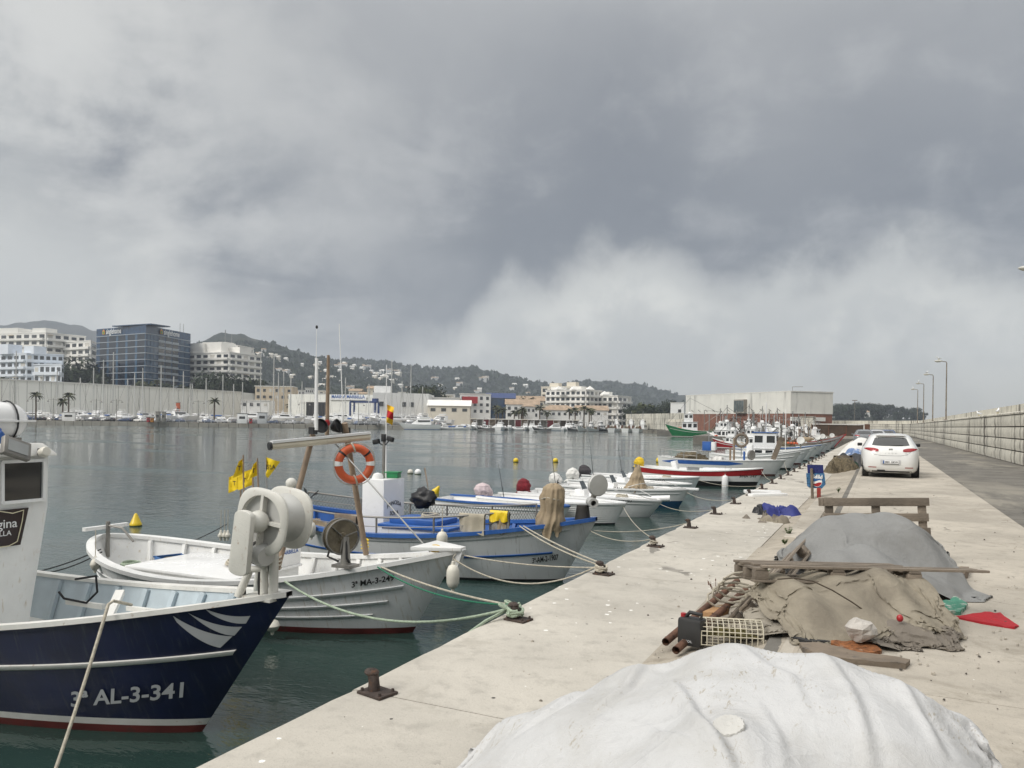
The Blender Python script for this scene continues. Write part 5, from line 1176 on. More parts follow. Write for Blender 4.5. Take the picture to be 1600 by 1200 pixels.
# -- white tarpaulin heap close to the camera
lid_p = P(1138, 1131, 3.02)
heap = [(P(1150, 1011, 3.75), .55), (P(1285, 1027, 3.55), .52), (P(1000, 1044, 3.95), .40), (P(902, 1092, 4.05), .32), (P(1402, 1069, 3.4), .40), (P(1490, 1128, 3.35), .22), (P(820, 1122, 4.1), .2), (P(1140, 1138, 3.0), .6),
        (P(1180, 1055, 3.5), 1.0), (P(1300, 1080, 3.3), .85), (P(1010, 1100, 3.6), .85), (P(1150, 1200, 2.9), .9), (P(1390, 1160, 3.2), .6), (P(910, 1165, 3.8), .5)]
_, XW = drape('tarpaulin', 'large white tarpaulin over a heap with a round lid on top', 'tarpaulin', heap, .1, (P(1135, 1100, 3.35).x, P(1135, 1100, 3.35).y), (2.75, 2.35), YAW+R(4), M_tarpw, 3, n=150, steps=150, fric=.12, bend=.45, gnd_fric=.1, ground_fn=GF, lumps=0, slack=.994, crumple=.012, iters=10, grav=.0012,
    ridges=[([P(*q_) for q_ in r_], a_, w_) for r_, a_, w_ in ((((1045, 1062, 3.6), (1075, 1095, 3.3), (1092, 1140, 3.05), (1125, 1185, 2.85), (1150, 1240, 2.7)), .040, .035), (((1000, 1046, 3.95), (975, 1085, 3.75), (930, 1140, 3.6)), .028, .03), (((1285, 1029, 3.55), (1325, 1075, 3.3), (1350, 1150, 3.0), (1365, 1230, 2.8)), .022, .03), (((1150, 1013, 3.75), (1235, 1060, 3.4), (1260, 1120, 3.1)), .014, .025), (((1402, 1072, 3.4), (1450, 1130, 3.15), (1470, 1200, 3.0)), .026, .028), (((902, 1094, 4.05), (860, 1140, 3.9), (800, 1190, 3.8)), .026, .03), (((1010, 1150, 3.3), (1040, 1170, 3.1), (1085, 1230, 2.9)), .016, .02), (((1180, 1100, 3.25), (1215, 1150, 3.0), (1225, 1210, 2.8)), .012, .02), (((1490, 1130, 3.3), (1530, 1165, 3.25), (1555, 1200, 3.2)), .022, .02))])
ld = thing('round_lid', 'round white plastic lid with scalloped rim lying on the white tarpaulin', 'lid', P(1138, 1131, 3.0)+UP*.005)
ld.location.z = at_top(XW, ld.location)+.006; ld.scale = (1, 1, .55); lb_ = MB()
rows = []
for r, z in ((0, .012), (.015, .017), (.022, .012), (.05, .014), (.060, .012), (.0635, .0), (.062, -.012)):
    rows.append([(cos(a)*r*(1+(.03*math.copysign(1, sin(a*18)) if r > .055 else 0)), sin(a)*r*(1+(.03*math.copysign(1, sin(a*18)) if r > .055 else 0)), z) for a in [2*pi*i/72 for i in range(72)]])
lb_.loft(rows, closed=True).build('rim', mat('old white plastic', (.50, .49, .46), .5, dirt=((.38, .34, .28), .35, 30), bump=.3), ld, smooth=True); ld.rotation_euler = (R(18), R(-8), 0)
# -- grey felt heap, tan heap
heap = [(P(1325, 806, 8.5), .8), (P(1372, 804, 8.5), .75), (P(1396, 812, 8.4), .65), (P(1290, 824, 8.4), .5), (P(1262, 846, 8.3), .42), (P(1430, 850, 8.2), .5), (P(1450, 890, 8.0), .4), (P(1340, 856, 7.7), .7), (P(1415, 886, 7.7), .5)]
drape('net_heap_cover', 'grey felt sheet draped over a tall net heap by the upright pallet', 'tarpaulin', heap, .2, (P(1350, 850, 8.2).x, P(1350, 850, 8.2).y), (2.05, 1.9), YAW+R(-6), M_tarpg, 8, n=110, steps=130, fric=.2, bend=.12, gnd_fric=.1, ground_fn=GF, slack=1.09, crumple=.05)
heap = [(P(1235, 905, 6.6), .5), (P(1290, 897, 6.65), .6), (P(1350, 897, 6.65), .6), (P(1395, 900, 6.6), .55), (P(1430, 925, 6.5), .45), (P(1205, 940, 6.5), .35), (P(1262, 945, 6.25), .45), (P(1330, 940, 6.25), .5), (P(1400, 950, 6.2), .4), (P(1450, 965, 6.3), .3)]
drape('net_heap_cover', 'stained tan tarpaulin heap with a stone on it below the front pallet', 'tarpaulin', heap, .2, (P(1325, 940, 6.35).x, P(1325, 940, 6.35).y), (1.62, 1.3), YAW+R(10), M_tarpt, 5, n=130, steps=130, fric=.16, bend=.04, gnd_fric=.08, ground_fn=GF, crumple=.06, lumps=.045, slack=1.13)
heap = [(P(1395, 968, 6.0), .22), (P(1425, 985, 5.95), .2), (P(1375, 1000, 5.85), .12), (P(1455, 990, 6.0), .2), (P(1475, 985, 6.05), .14)]
drape('crumpled_cloth', 'dark taupe cloth crumpled at the foot of the tan heap', 'cloth', heap, .2, (P(1425, 985, 5.92).x, P(1425, 985, 5.92).y), (.95, .62), YAW+R(-14), M_tarpd, 12, n=80, steps=90, fric=.2, bend=.03, gnd_fric=.1, crumple=.09, slack=1.18, ground_fn=GF)
heap = [(P(1190, 955, 6.45), .22), (P(1205, 972, 6.25), .2), (P(1235, 988, 6.05), .16)]
drape('crumpled_cloth', 'pale taupe cloth crumpled between the cage and the tan heap', 'cloth', heap, .2, (P(1212, 975, 6.2).x, P(1212, 975, 6.2).y), (.75, .6), YAW+R(-30), clothmat('pale taupe cloth', (.30, .27, .22), .5, (.2, .18, .15)), 14, n=70, steps=90, fric=.2, bend=.03, gnd_fric=.1, crumple=.09, slack=1.18, ground_fn=GF)
heap = [(P(1330, 1002, 5.85), .18), (P(1370, 1010, 5.7), .14)]
drape('crumpled_cloth', 'taupe cloth end spread beyond the rusty sheet', 'cloth', heap, .2, (P(1390, 1008, 5.75).x, P(1390, 1008, 5.75).y), (.6, .3), YAW+R(-10), M_tarpd, 15, n=64, steps=80, fric=.2, bend=.03, gnd_fric=.1, crumple=.07, slack=1.15, ground_fn=GF)
tag(MB().tube([P(px_, py_, 6.05-.0009*(1290-px_)) for px_, py_ in ((1215, 905), (1240, 903), (1270, 908), (1300, 922), (1330, 940), (1352, 955))], .006, 6).build('lacing', mat('dark cord', (.09, .07, .05), .9)), 'dark cord laced through rings across the tan heap', 'cord')
stn = MB().blob((0, 0, 0), (.105, .085, .085), .28, 1.1, 9, 7, 4); o = stn.build('stone', concrete('pale stone', (.50, .47, .43), .15, bump=.8)); o.location = P(1344, 984, 5.72); tag(o, 'pale angular stone weighing down the tan tarpaulin', 'stone')
o = MB().blob((0, 0, 0), (.03, .03, .035), .1, 1, 14, 10, 2).build('float', M_red, smooth=True); o.scale = (.8,)*3; o.location = P(1406, 966, 5.9); tag(o, 'small red net float in the folds of the tan heap', 'float')
# -- pallets
def pallet(label, M, L=1.2, W=.8, boards=5, th=.022, name='pallet', seed=0, long_=None, open_=False):
    q = random.Random(seed); r = thing(name, label, 'pallet', M.translation); r.matrix_basis = M
    for i in range(boards):
        y = -W/2+.05+(W-.1)*i/(boards-1); MB().box((q.uniform(-.01, .01)+(long_[1] if long_ and i in long_[0] else 0), y, .133), (L+(long_[2] if long_ and i in long_[0] else 0), .095, th), Matrix.Rotation(q.uniform(-.02, .02), 3, 'Z')).build('board', M_wood2, r, bevel=.004)
    for x in (-L/2+.07, 0, L/2-.07):
        MB().box((x, 0, .111), (.10, W, .02)).build('stringer', M_wood2, r, bevel=.003)
        for y in (-W/2+.05, 0, W/2-.05): MB().box((x, y, .062), (.12, .09, .078)).build('block', M_wood2, r, bevel=.005)
    for y in (-W/2+.05, 0, W/2-.05): MB().box((0, y, .011), (L, .095, th)).build('board', M_wood2, r, bevel=.004)
    return r
def basis(o, x, y):
    x = Vector(x).normalized(); y = Vector(y); z = x.cross(y).normalized(); y = z.cross(x); M = Matrix((x, y, z)).transposed().to_4x4(); M.translation = Vector(o); return M
pc1 = P(1288, 893, 6.85)
pallet('broken wooden pallet lying across the tan and grey heaps', basis(pc1-UP*.08, RV*1+UP*-.01, DV-UP*.10), 1.45, .62, 4, seed=2, long_=((0, 1), .32, .5))
pallet('wooden pallet standing upright behind the grey heap', basis(P(1362, 832, 9.15), RV*.99+DV*.1, UP*1+DV*.12), 1.30, .82, 5, seed=5)
pallet('narrow wooden pallet leaning along the left flank of the heaps', basis(P(1229, 868, 8.2), P(1300, 782, 10.2)-P(1160, 940, 6.6), RV+UP*.9), 3.4, .42, 3, seed=7)
# -- kerb beam
kb = MB(); ka, kc = PZ(1214, 852, .0), PZ(1278, 788, .0); kb.box(((ka.x+.2+kc.x+.2)/2, (ka.y+kc.y)/2, .07), (.34, kc.y-ka.y, .15)); tag(kb.build('kerb_beam', M_road, bevel=.02), 'low concrete kerb beam between the apron and the heaps', 'kerb')
# -- rusty pipes, rope, wood, jerry can, cage
for i, (a, b2) in enumerate((((1040, 1003), (1152, 908)), ((1056, 1016), (1165, 922)))):
    pa, pb_ = PZ(*a, .10), PZ(*b2, .24); tag(MB().tube([pa, pb_], .032, 12, cap=False).tube([pb_, pa], .026, 12, cap=False).build('rusty_pipe', M_rust, smooth=True), ['rusty iron pipe lying along the heaps, its open end in front of the can', 'second rusty pipe passing under the black jerry can'][i], 'pipe')
pr = random.Random(3)
tag(MB().tube([P(1130+30*cos(k*.7)+k*.9, 938-k*.9+14*sin(k*.7), 7.0+.03*sin(k*1.3)) for k in range(40)], .011, 6).build('rope_tangle', M_rope, smooth=True), 'tangle of pale rope on the rusty pipes', 'rope')
jc = thing('jerry_can', 'black plastic jerry can with handle beside the wire cage', 'jerry can', PZ(1081, 1008, .09), R(-12))
MB().box((0, 0, .11), (.20, .13, .22)).build('body', mat('black plastic', (.022, .022, .022), .5, var=.3, dirt=((.12, .1, .08), .25, 12)), jc, bevel=.025)
MB().tube([(.07, 0, .2), (.08, 0, .255), (-.02, 0, .26), (-.06, 0, .21)], .016, 8).build('handle', MATS['black plastic'], jc, smooth=True); MB().lathe([(0, 0), (.022, 0), (.022, .03), (0, .03)], 12, Matrix.Translation((-.075, 0, .215))).build('cap', M_red, jc)
text('GASOIL', .026, frame((-.015, -.0665, .035), (1, 0, 0)), M_lgrey, jc)
cg = thing('fish_trap', 'half-round wire fish trap with weed in its bottom', 'trap', PZ(1141, 1003, .12), R(16))
Lc, rc = .47, .14
def hoop(x): return [(x, rc*cos(a), rc*.55+rc*sin(a)*.75) for a in [pi*i/12 for i in range(13)]]
for i in range(12): x = -Lc/2+Lc*i/11; MB().tube([(x, rc, 0)]+hoop(x)+[(x, -rc, 0)], .0042, 5).build('hoop', M_wire if 'M_wire' in globals() else mat('coated wire', (.50, .46, .36), .6, var=.2), cg, smooth=True)
for i in range(11): a = pi*i/10; MB().tube([(-Lc/2, rc*cos(a), rc*.55+rc*sin(a)*.75), (Lc/2, rc*cos(a), rc*.55+rc*sin(a)*.75)], .0042, 5).build('wire', MATS['coated wire'], cg)
for y in (-.14, -.07, 0, .07, .14): MB().tube([(-Lc/2, y, .004), (Lc/2, y, .004)], .0042, 5).build('wire', MATS['coated wire'], cg)
for y in (-.12, -.06, 0, .06, .12):
    for x in (-Lc/2, Lc/2): MB().tube([(x, y, 0), (x, y, rc*.55+.75*math.sqrt(rc*rc-y*y))], .0042, 5).build('wire', MATS['coated wire'], cg)
for z in (.05, .1):
    for x in (-Lc/2, Lc/2): MB().tube([(x, -rc*.95, z), (x, rc*.95, z)], .0042, 5).build('wire', MATS['coated wire'], cg)
MB().blob((0, .03, .05), (.2, .1, .05), .6, 3, 24, 12, 3, 0).build('weed', mat('dried weed', (.13, .11, .04), .95, var=.5, vs=20, bump=1, dirt=((.05, .07, .02), .4, 12)), cg)
def slabby(name, label, cat, pts, th, m, z=.2, wob=.01, n=1):
    """thin flat thing lying on the ground, outline from the place it covers"""
    q = [PZ(x_, y_, z) for x_, y_ in pts]; c_ = sum(q, Vector())/len(q); b = MB(); k = len(q); ring = []
    for i in range(k):
        a, d = q[i], q[(i+1) % k]
        for u in (0, .25, .5, .75): ring.append(a.lerp(d, u)+Vector((0, 0, 0)))
    rows = []
    for f in (1, .75, .5, .25, .02):
        rows.append([c_+(p-c_)*f+UP*(th+wob*abs(noise.fractal((c_+(p-c_)*f)*5, .9, 2, 4))) for p in ring])
    b.loft([[p+UP*.002 for p in ring]]+rows, closed=True); o = b.build(name, m, smooth=True, angle=50, fix=True); return tag(o, label, cat)
slabby('red_cloth', 'red cloth lying flat on the road concrete', 'cloth', [(1489, 966), (1530, 960.5), (1563, 960.5), (1592, 980), (1585, 984), (1535, 976)], .012, mat('red cloth', (.36, .012, .02), .9, var=.15, bump=.4, bs=30), .2, .03)
slabby('driftwood_board', 'long warped brown board lying before the tan heap', 'board', [(1249, 1011), (1285, 1012), (1340, 1026), (1422, 1039), (1415, 1047), (1350, 1040), (1290, 1034), (1254, 1020)], .035, M_wood, .2, .02)
slabby('rusty_sheet', 'flaking rusty metal sheet on the ground before the tan heap', 'metal sheet', [(1300, 998), (1335, 993), (1378, 1022), (1350, 1030), (1298, 1012)], .03, mat('flaking rust', (.26, .10, .035), .9, .1, var=.5, vs=25, bump=.8, bs=60, dirt=((.42, .36, .28), .35, 18)), .2, .02)
slabby('black_paddle', 'flat black rubber blade beside the rusty sheet', 'rubber', [(1234, 1001), (1255, 997), (1297, 1003), (1296, 1009), (1260, 1008)], .03, M_rubber, .2, .008)
slabby('wooden_offcut', 'split orange-brown wood piece between the pipes and the can', 'wood', [(1098, 965), (1120, 954), (1140, 953), (1138, 960), (1112, 968)], .05, mat('orange wood', (.33, .19, .09), .8, var=.3, bump=.4), .14, .02)
slabby('cloth_scrap', 'cream cloth scrap by the grey heap corner', 'cloth', [(1463, 922), (1480, 913), (1510, 921), (1500, 927), (1478, 932)], .04, M_beige, .2, .05)
slabby('cloth_scrap', 'green and white striped cloth scrap behind the red cloth', 'cloth', [(1472, 946), (1495, 940), (1512, 950), (1500, 962), (1478, 960)], .03, mat('green striped cloth', (.06, .22, .15), .9, var=.2, dirt=((.6, .58, .52), .5, 10)), .2, .04)
slabby('cloth_scrap', 'brown and pink rag end beside the grey heap', 'cloth', [(1466, 905), (1490, 893), (1514, 895), (1512, 904), (1488, 912)], .05, M_brown, .2, .05)
# -- blue tarp and blankets on the apron
M_royal = clothmat('royal blue tarp', (.035, .045, .20), .4, (.02, .025, .12), bs=8, rough=.5)
tarp('blue_tarp', 'crumpled royal blue tarp on the apron', 'tarp', [P(1200, 786, 16.2), P(1222, 789, 16.1), (P(1238, 796, 15.9), 1.4), (P(1210, 798, 15.6), 1.4)], .005, 1.3, M_royal, 21, fold=.10, res=.016, soft=.05, crease=.11)
tarp('dark_bag', 'dark plastic bag beside the blue tarp', 'bag', [P(1190, 788, 16.3), P(1192, 795, 16)], .005, 1.5, M_bkcl, 22, fold=.1, res=.02, soft=.04, crease=.06)
tarp('blanket_heap', 'heap of grey and tan blankets on the apron', 'blankets', [P(1168, 803, 15.3), P(1195, 804, 15.2), P(1215, 805, 15.1), (P(1225, 812, 14.7), 1), (P(1190, 812, 14.7), 1), (P(1165, 812, 14.8), 1)], .005, 1.0, M_tarpd, 23, fold=.08, res=.018, soft=.05, crease=.08)
tarp('blanket', 'tan blanket folded over the grey blankets', 'blanket', [P(1200, 804, 14.9), P(1220, 806, 14.7)], .005, 1.3, M_tarpt, 24, fold=.08, res=.018, soft=.04, crease=.07)
# -- sign board standing upside down
sg = thing('sign_board', 'blue cola sign board standing upside down against posts', 'sign', PZ(1275, 779, .0)); Ys = sg.location.y
S_ = lambda px_, py_, o=0: PY(px_, py_, Ys-o)
def splate(nm, pts, m, th, o):
    q = [S_(x_, y_, o) for x_, y_ in pts]; k = len(q); b = MB().add(q+[p+Vector((0, th, 0)) for p in q], [tuple(range(k)), tuple(range(k, 2*k))[::-1]]+[(i, k+i, k+(i+1) % k, (i+1) % k) for i in range(k)]); return wb(b, nm, m, sg, fix=True)
M_pb = mat('deep blue sign', (.012, .02, .12), .3); M_pb2 = mat('mottled blue sign', (.035, .12, .24), .3, var=.5, vs=14)
splate('upper_panel', [(1261, 726), (1286, 726.5), (1287, 741), (1262, 741)], M_pb, .05, .0); splate('lower_panel', [(1259.5, 739.5), (1288, 739.5), (1290, 757), (1284, 763.5), (1264, 762), (1261, 759)], M_pb2, .05, .03)
gc_ = S_(1276.5, 753, .036); gr = .115; dn = Matrix.Rotation(R(5), 3, 'Y')
def disc(nm, m, y_, f0, f1, r=gr):
    b = MB(); n = 24; pts = []
    for i in range(n+1):
        x = -r+2*r*i/n; h = math.sqrt(max(0, r*r-x*x)); lo = max(-h, min(h, f0(x))); hi = max(-h, min(h, f1(x))); pts.append((lo, hi, x))
    b.loft([[gc_+Vector((x, y_, lo)) for lo, hi, x in pts], [gc_+Vector((x, y_, hi)) for lo, hi, x in pts]]); wb(b, nm, m, sg)
disc('emblem', M_white2, -.002, lambda x: -1, lambda x: 1, gr*1.08); wv_ = lambda x: .02*sin(x/gr*2.6); disc('emblem_blue', mat('sign mid blue', (.03, .12, .33), .3), -.004, lambda x: .028+wv_(x), lambda x: 1); disc('emblem_red', M_red, -.004, lambda x: -1, lambda x: -.028+wv_(x))
vs, fs = text_mesh('PEPSI', .13, 'CENTER', .004); tc0 = S_(1276, 742.0, .045); wb(MB().add([tc0+Vector((-v.x, 0, -v.y)) for v in vs], fs), 'lettering', M_white2, sg)
wb(MB().tube([S_(1269.5, 780, .12), S_(1268, 732, .06)], .035, 8), 'wooden_post', M_wood, sg); wb(MB().beam(S_(1279.5, 778, .0)-UP*.06, S_(1279.5, 762, .0), .09, .09), 'red_post', mat('red post paint', (.30, .03, .02), .6, var=.3, dirt=((.1, .06, .05), .4, 8)), sg)
# -- white gangplanks at the quay edge
for i, (pa, pb_, zz) in enumerate((((1163, 768), (1219, 769), .09), ((1172, 774), (1227, 773), .03))):
    a, c = PZ(*pa, zz), PZ(*pb_, zz); tag(MB().beam(a, c, .22, .09).build('white_plank', M_white2, bevel=.02), ['upper white padded plank on the apron edge', 'lower white padded plank on the apron edge'][i], 'plank')
# -- bollards
M_cast = mat('rusty cast iron', (.06, .045, .038), .8, .2, var=.4, vs=10, bump=.5, bs=40, dirt=((.13, .06, .03), .4, 9))
def bollard(loc, label, rz=0):
    r = thing('bollard', label, 'bollard', loc, rz, 'mooring bollards along the quay edge')
    MB().box((0, 0, .015), (.34, .26, .03)).build('base_plate', M_cast, r, bevel=.008)
    MB().tube([(-.05, 0, .02), (-.055, 0, .13), (-.07, 0, .19), (-.10, 0, .215)], [.065, .055, .06, .05], 14).build('post', M_cast, r, smooth=True); MB().blob((-.09, 0, .205), (.085, .07, .04), .05, 1, 16, 8).build('head', M_cast, r, smooth=True)
    for x, y in ((.13, -.09), (.13, .09), (-.13, .09), (-.13, -.09)): MB().lathe([(0, 0), (.017, 0), (.015, .03), (0, .032)], 8, Matrix.Translation((x, y, .03))).build('bolt', M_cast, r)
    return r
BY = [PZ(574, 1082, 0), PZ(797, 968, 0), PZ(922, 896, 0), PZ(1005, 853, 0)]
B0 = bollard(Vector((EDGE+.22, BY[0].y, .004)), 'bare rusty bollard nearest the navy boat bow', R(-12))
BOL = [B0]; B0.scale = (.66,)*3
for i, y_ in enumerate([BY[1].y, BY[2].y, BY[3].y]+[BY[3].y+2.4*k for k in range(1, 18)]):
    lab = ['rusty bollard wound with pale green rope', 'rusty bollard wound with pale rope by the blue-gunwale boat', 'rusty bollard with thin lines opposite the clinker launch'][i] if i < 3 else 'small rusty bollard in the line along the quay edge'
    BOL.append(dup(B0, Vector((EDGE+.24, y_, .004)), R(-10), .66, lab))
def coil(loc, m, label, r=.07, turns=4, rad=.014):
    loc = Vector(loc); tag(MB().tube([loc+Vector((-.035+r*cos(a)*(1+.1*sin(a*.7)), r*sin(a), .045+.015*(a/6.28)+.01*sin(a*2.3))) for a in [i*.4 for i in range(int(turns*15.7))]], rad, 6).build('rope_coil', m, smooth=True), label, 'rope')
coil(BOL[1].location, M_ropeg, 'pale green rope turns around the bollard'); coil(BOL[2].location, M_rope, 'pale rope turns around the bollard by the blue boat', .065); coil(BOL[3].location, M_rope, 'thin pale rope turns on the bollard opposite the launch', .055, 3, .009)
lp_ = BOL[1].location
tag(MB().tube([lp_+Vector((-.12+.06*cos(a), .05*sin(a)-.1+.02*a, .06+.08*abs(sin(a*.5)))) for a in [i*.35 for i in range(40)]]+[lp_+Vector((-.22, -.25, .02)), lp_+Vector((-.25, -.5, -.03)), lp_+Vector((-.27, -.75, -.2))], .015, 6).build('rope_tail', M_ropeg, smooth=True), 'loose pale green rope tail hanging over the quay edge', 'rope')
def line(a, b2, sag, m, label, r=.011): tag(MB().tube(rope_path(a, b2, sag, 18), r, 7).build('mooring_rope', m, smooth=True), label, 'rope')
h1, h2, h3 = [BOL[k].location+Vector((-.06, 0, .11)) for k in (1, 2, 3)]
line(PY(440, 905, ay-1.05), h1, .32, M_ropeg, 'pale green mooring rope sagging from the white boat to its bollard', .015)
line(PY(590, 886, ay-.85), h1+UP*.03, .12, M_green, 'dark green mooring rope from the white boat bow', .009)
line(PY(596, 886, ay-.8), h1+UP*.02, .05, M_rope, 'pale taut mooring rope beside the green one')
line(PY(708, 873, ay-.1), h2, .28, M_rope, 'pale slack line from the white stem across to the second bollard', .01)
line(PY(812, 822, by-.85), h2, .06, M_rope, 'pale mooring rope from the blue gunwale to the second bollard'); line(PY(818, 822, by-.82), h2+UP*.03, .03, M_rope, 'twin pale mooring rope beside the blue gunwale line')
line(PY(716, 866, ay), h2-UP*.03, .05, M_rope, 'straight pale line from the white bow platform', .009)
line(PY(922, 829, by-.02), h3, .10, M_rope, 'thin line from the blue boat stem to the third bollard', .007); line(PY(928, 829, by), BOL[4].location+UP*.1, .08, M_rope, 'thin pale line from the blue boat stem to the fourth bollard', .007)
for k, (bt, HH, bi) in enumerate(((c4, H4, 3), (c5, H5b, 5), (c6, H6, 6), (c7, H7, 8), (redb, RH, 9), (strb, SH_, 11))):
    a = bt.matrix_basis @ Vector((HH.L/2-.1, 0, HH.sh[2]-.1))
    line(a, BOL[min(bi, len(BOL)-1)].location+UP*.1, .12, M_rope, ['thin line from the clinker launch stem', 'thin line from the sausage-fender boat', 'thin line from the blue-bottomed boat', 'thin line from the grey cuddy boat', 'thin line from the red boat stem', 'thin line from the blue striped boat stem'][k], .008)
line(PY(60, 893, ay-1.2), PY(158, 858, ay-.4), .03, M_bkrope, 'black taut line from the white boat stern', .010); line(PY(62, 897, ay-1.2), PY(160, 862, ay-.4), .06, M_bkrope, 'second black line beside the stern line', .010)
line(PY(290, 850, ay+1), PY(356, 818, ay+2.4), .02, M_bkrope, 'black line leading past the fender bunch', .008)
# -- buoys on the water
def buoy(px_, py_, r, m, label, kind='cone', tilt=0.):
    p = PZ(px_, py_, WATER); o = thing('buoy', label, 'buoy', p, 0, 'mooring buoys')
    if kind == 'cone': b = MB().lathe([(0, -.05), (r*.9, -.04), (r, .05*r), (r*.98, r*.45), (r*.86, r*.62), (r*.3, r*2.0), (r*.16, r*2.2), (0, r*2.25)], 28)
    else: b = MB().lathe([(r*sin(a), r*.55-r*cos(a)) for a in [pi*i/14 for i in range(15)]], 24)
    o2 = b.build('body', m, o, smooth=True, angle=50); o2.rotation_euler[1] = tilt; MB().lathe([(r*.995, -.06), (r*1.015, -.06), (r*1.01, .03), (r*.99, .03)], 24).build('weed_band', mat('weed band', (.05, .06, .02), .9), o); return o
buoy(212, 822, .155, M_yel, 'yellow conical buoy afloat beyond the white boat stern'); buoy(679, 771, .17, M_yel, 'yellow conical buoy heeled over behind the console', tilt=R(35))
buoy(641, 740, .16, M_fend, 'cream ball buoy touching the white one', 'ball'); buoy(653, 741, .19, M_white2, 'white ball buoy beside the cream one', 'ball')
buoy(806, 722, .2, M_yel, 'small yellow buoy out in the basin', 'ball'); buoy(868, 722, .2, M_yel, 'small yellow buoy near the blue striped boat stern', 'ball'); buoy(1030, 722, .25, M_yel, 'yellow ball buoy at the stern line of the striped boat', 'ball')

# -- fish crates, buckets and rope coils lying in the boats
M_crw = mat('white fish crate', (.62, .62, .60), .5, dirt=((.4, .34, .26), .3, 12)); M_crb = mat('blue fish crate', (.03, .12, .32), .5, dirt=((.1, .14, .2), .3, 12)); M_crg = mat('grey fish crate', (.25, .26, .26), .5, var=.2)
def crate(p, rz, m, label, s_=1.):
    r = thing('fish_crate', label, 'crate', p, rz, 'fish crates in the boats')
    for x0, y0, dx, dy in ((0, -.18, .56, .02), (0, .18, .56, .02), (-.27, 0, .02, .36), (.27, 0, .02, .36)): MB().box((x0, y0, .09), (dx, dy, .18)).build('side', m, r)
    MB().box((0, 0, .01), (.54, .36, .02)).build('bottom', m, r); MB().box((0, -.195, .165), (.6, .03, .03)).box((0, .195, .165), (.6, .03, .03)).build('rim', m, r); MB().blob((0, 0, .1), (.22, .14, .06), .4, 3, 16, 8, int(rz*9) % 7).build('net', M_net, r); r.scale = (s_,)*3
def coil_on(p, label, m=M_rope, r=.2): p = Vector(p); tag(MB().tube([p+Vector((r*(1-.3*(a/60))*cos(a), r*(1-.3*(a/60))*sin(a), .015+.012*(a/6.28)+.01*sin(a*1.7))) for a in [i*.35 for i in range(110)]], .012, 6).build('rope_coil', m, smooth=True), label, 'rope')
W_ = lambda root, x, y, z: root.matrix_basis @ Vector((x, y, z))
crate(W_(ma, 1.9, -.1, .2), .2, M_crw, 'white fish crate forward in the white open boat'); crate(W_(ma, -2.3, .35, .42), 1.2, M_crb, 'blue fish crate on the white boat stern thwart', .8); coil_on(W_(ma, -.5, .1, .61), 'rope coil on the white boat hatch lid'); coil_on(W_(ma, -2.6, -.2, .43), 'green rope coil at the white boat stern', M_ropeg, .17)
crate(W_(am2, 1.6, .3, .27), .1, M_crg, 'grey fish crate forward in the blue-gunwale boat'); crate(W_(am2, 1.6, .3, .46), .25, M_crw, 'white fish crate stacked on the grey one in the blue-gunwale boat'); crate(W_(am2, -3.0, .7, .3), 1.4, M_crb, 'blue fish crate aft in the blue-gunwale boat'); coil_on(W_(am2, l1.x-.6, -.1, 1.0), 'pale rope coil on the blue hatch'); coil_on(W_(am2, 2.4, -.1, .8), 'green rope coil near the blue boat stem', M_ropeg, .18)
crate(W_(strb, .9, 0, .46), .3, M_crb, 'blue fish crate in the blue striped boat'); crate(W_(strb, 1.6, .2, .46), .1, M_crw, 'white fish crate in the blue striped boat'); crate(W_(redb, -.4, .1, RH.s(.45)-.05), .4, M_crg, 'grey fish crate in the red boat'); crate(W_(c4, .2, .1, .25), .2, M_crb, 'blue fish crate in the clinker launch'); crate(W_(c4, -.8, -.1, .25), 1.1, M_crw, 'white fish crate in the clinker launch'); coil_on(W_(c6, 1.0, 0, H6.s(.7)), 'rope coil on the blue-bottomed boat foredeck'); coil_on(W_(c5, 1.0, 0, H5b.s(.7)), 'rope coil on the sausage-fender boat foredeck'); coil_on(W_(c7, 1.1, 0, H7.s(.7)), 'rope coil on the grey cuddy boat foredeck')
for k, (bt, HH) in enumerate(((c5, H5b), (c6, H6), (c6b, H6b), (c7, H7))):
    fender(['white fender lying along the sausage-fender boat side', 'white fender on the blue-bottomed boat side', 'white fender on the hidden white boat side', 'white fender on the grey cuddy boat side'][k], W_(bt, -.4, -(HH.w(.42)+.10), HH.s(.4)-.02), .42, .085, W_(bt, -.4, -HH.w(.42)+.02, HH.s(.4)+.05))
for k, (bt, x, h_) in enumerate(((c5, -1.4, 1.7), (c6, -1.2, 2.0), (c7, -1.0, 1.6), (c4, -1.9, 1.2))): tag(MB().tube([W_(bt, x, .4, .4), W_(bt, x-.3, .5, .4+h_)], [.014, .005], 6).build('fishing_rod', M_bkrope), ['dark rod standing in the sausage-fender boat', 'dark rod standing in the blue-bottomed boat', 'dark rod standing in the grey cuddy boat', 'short dark rod in the clinker launch'][k], 'rod')

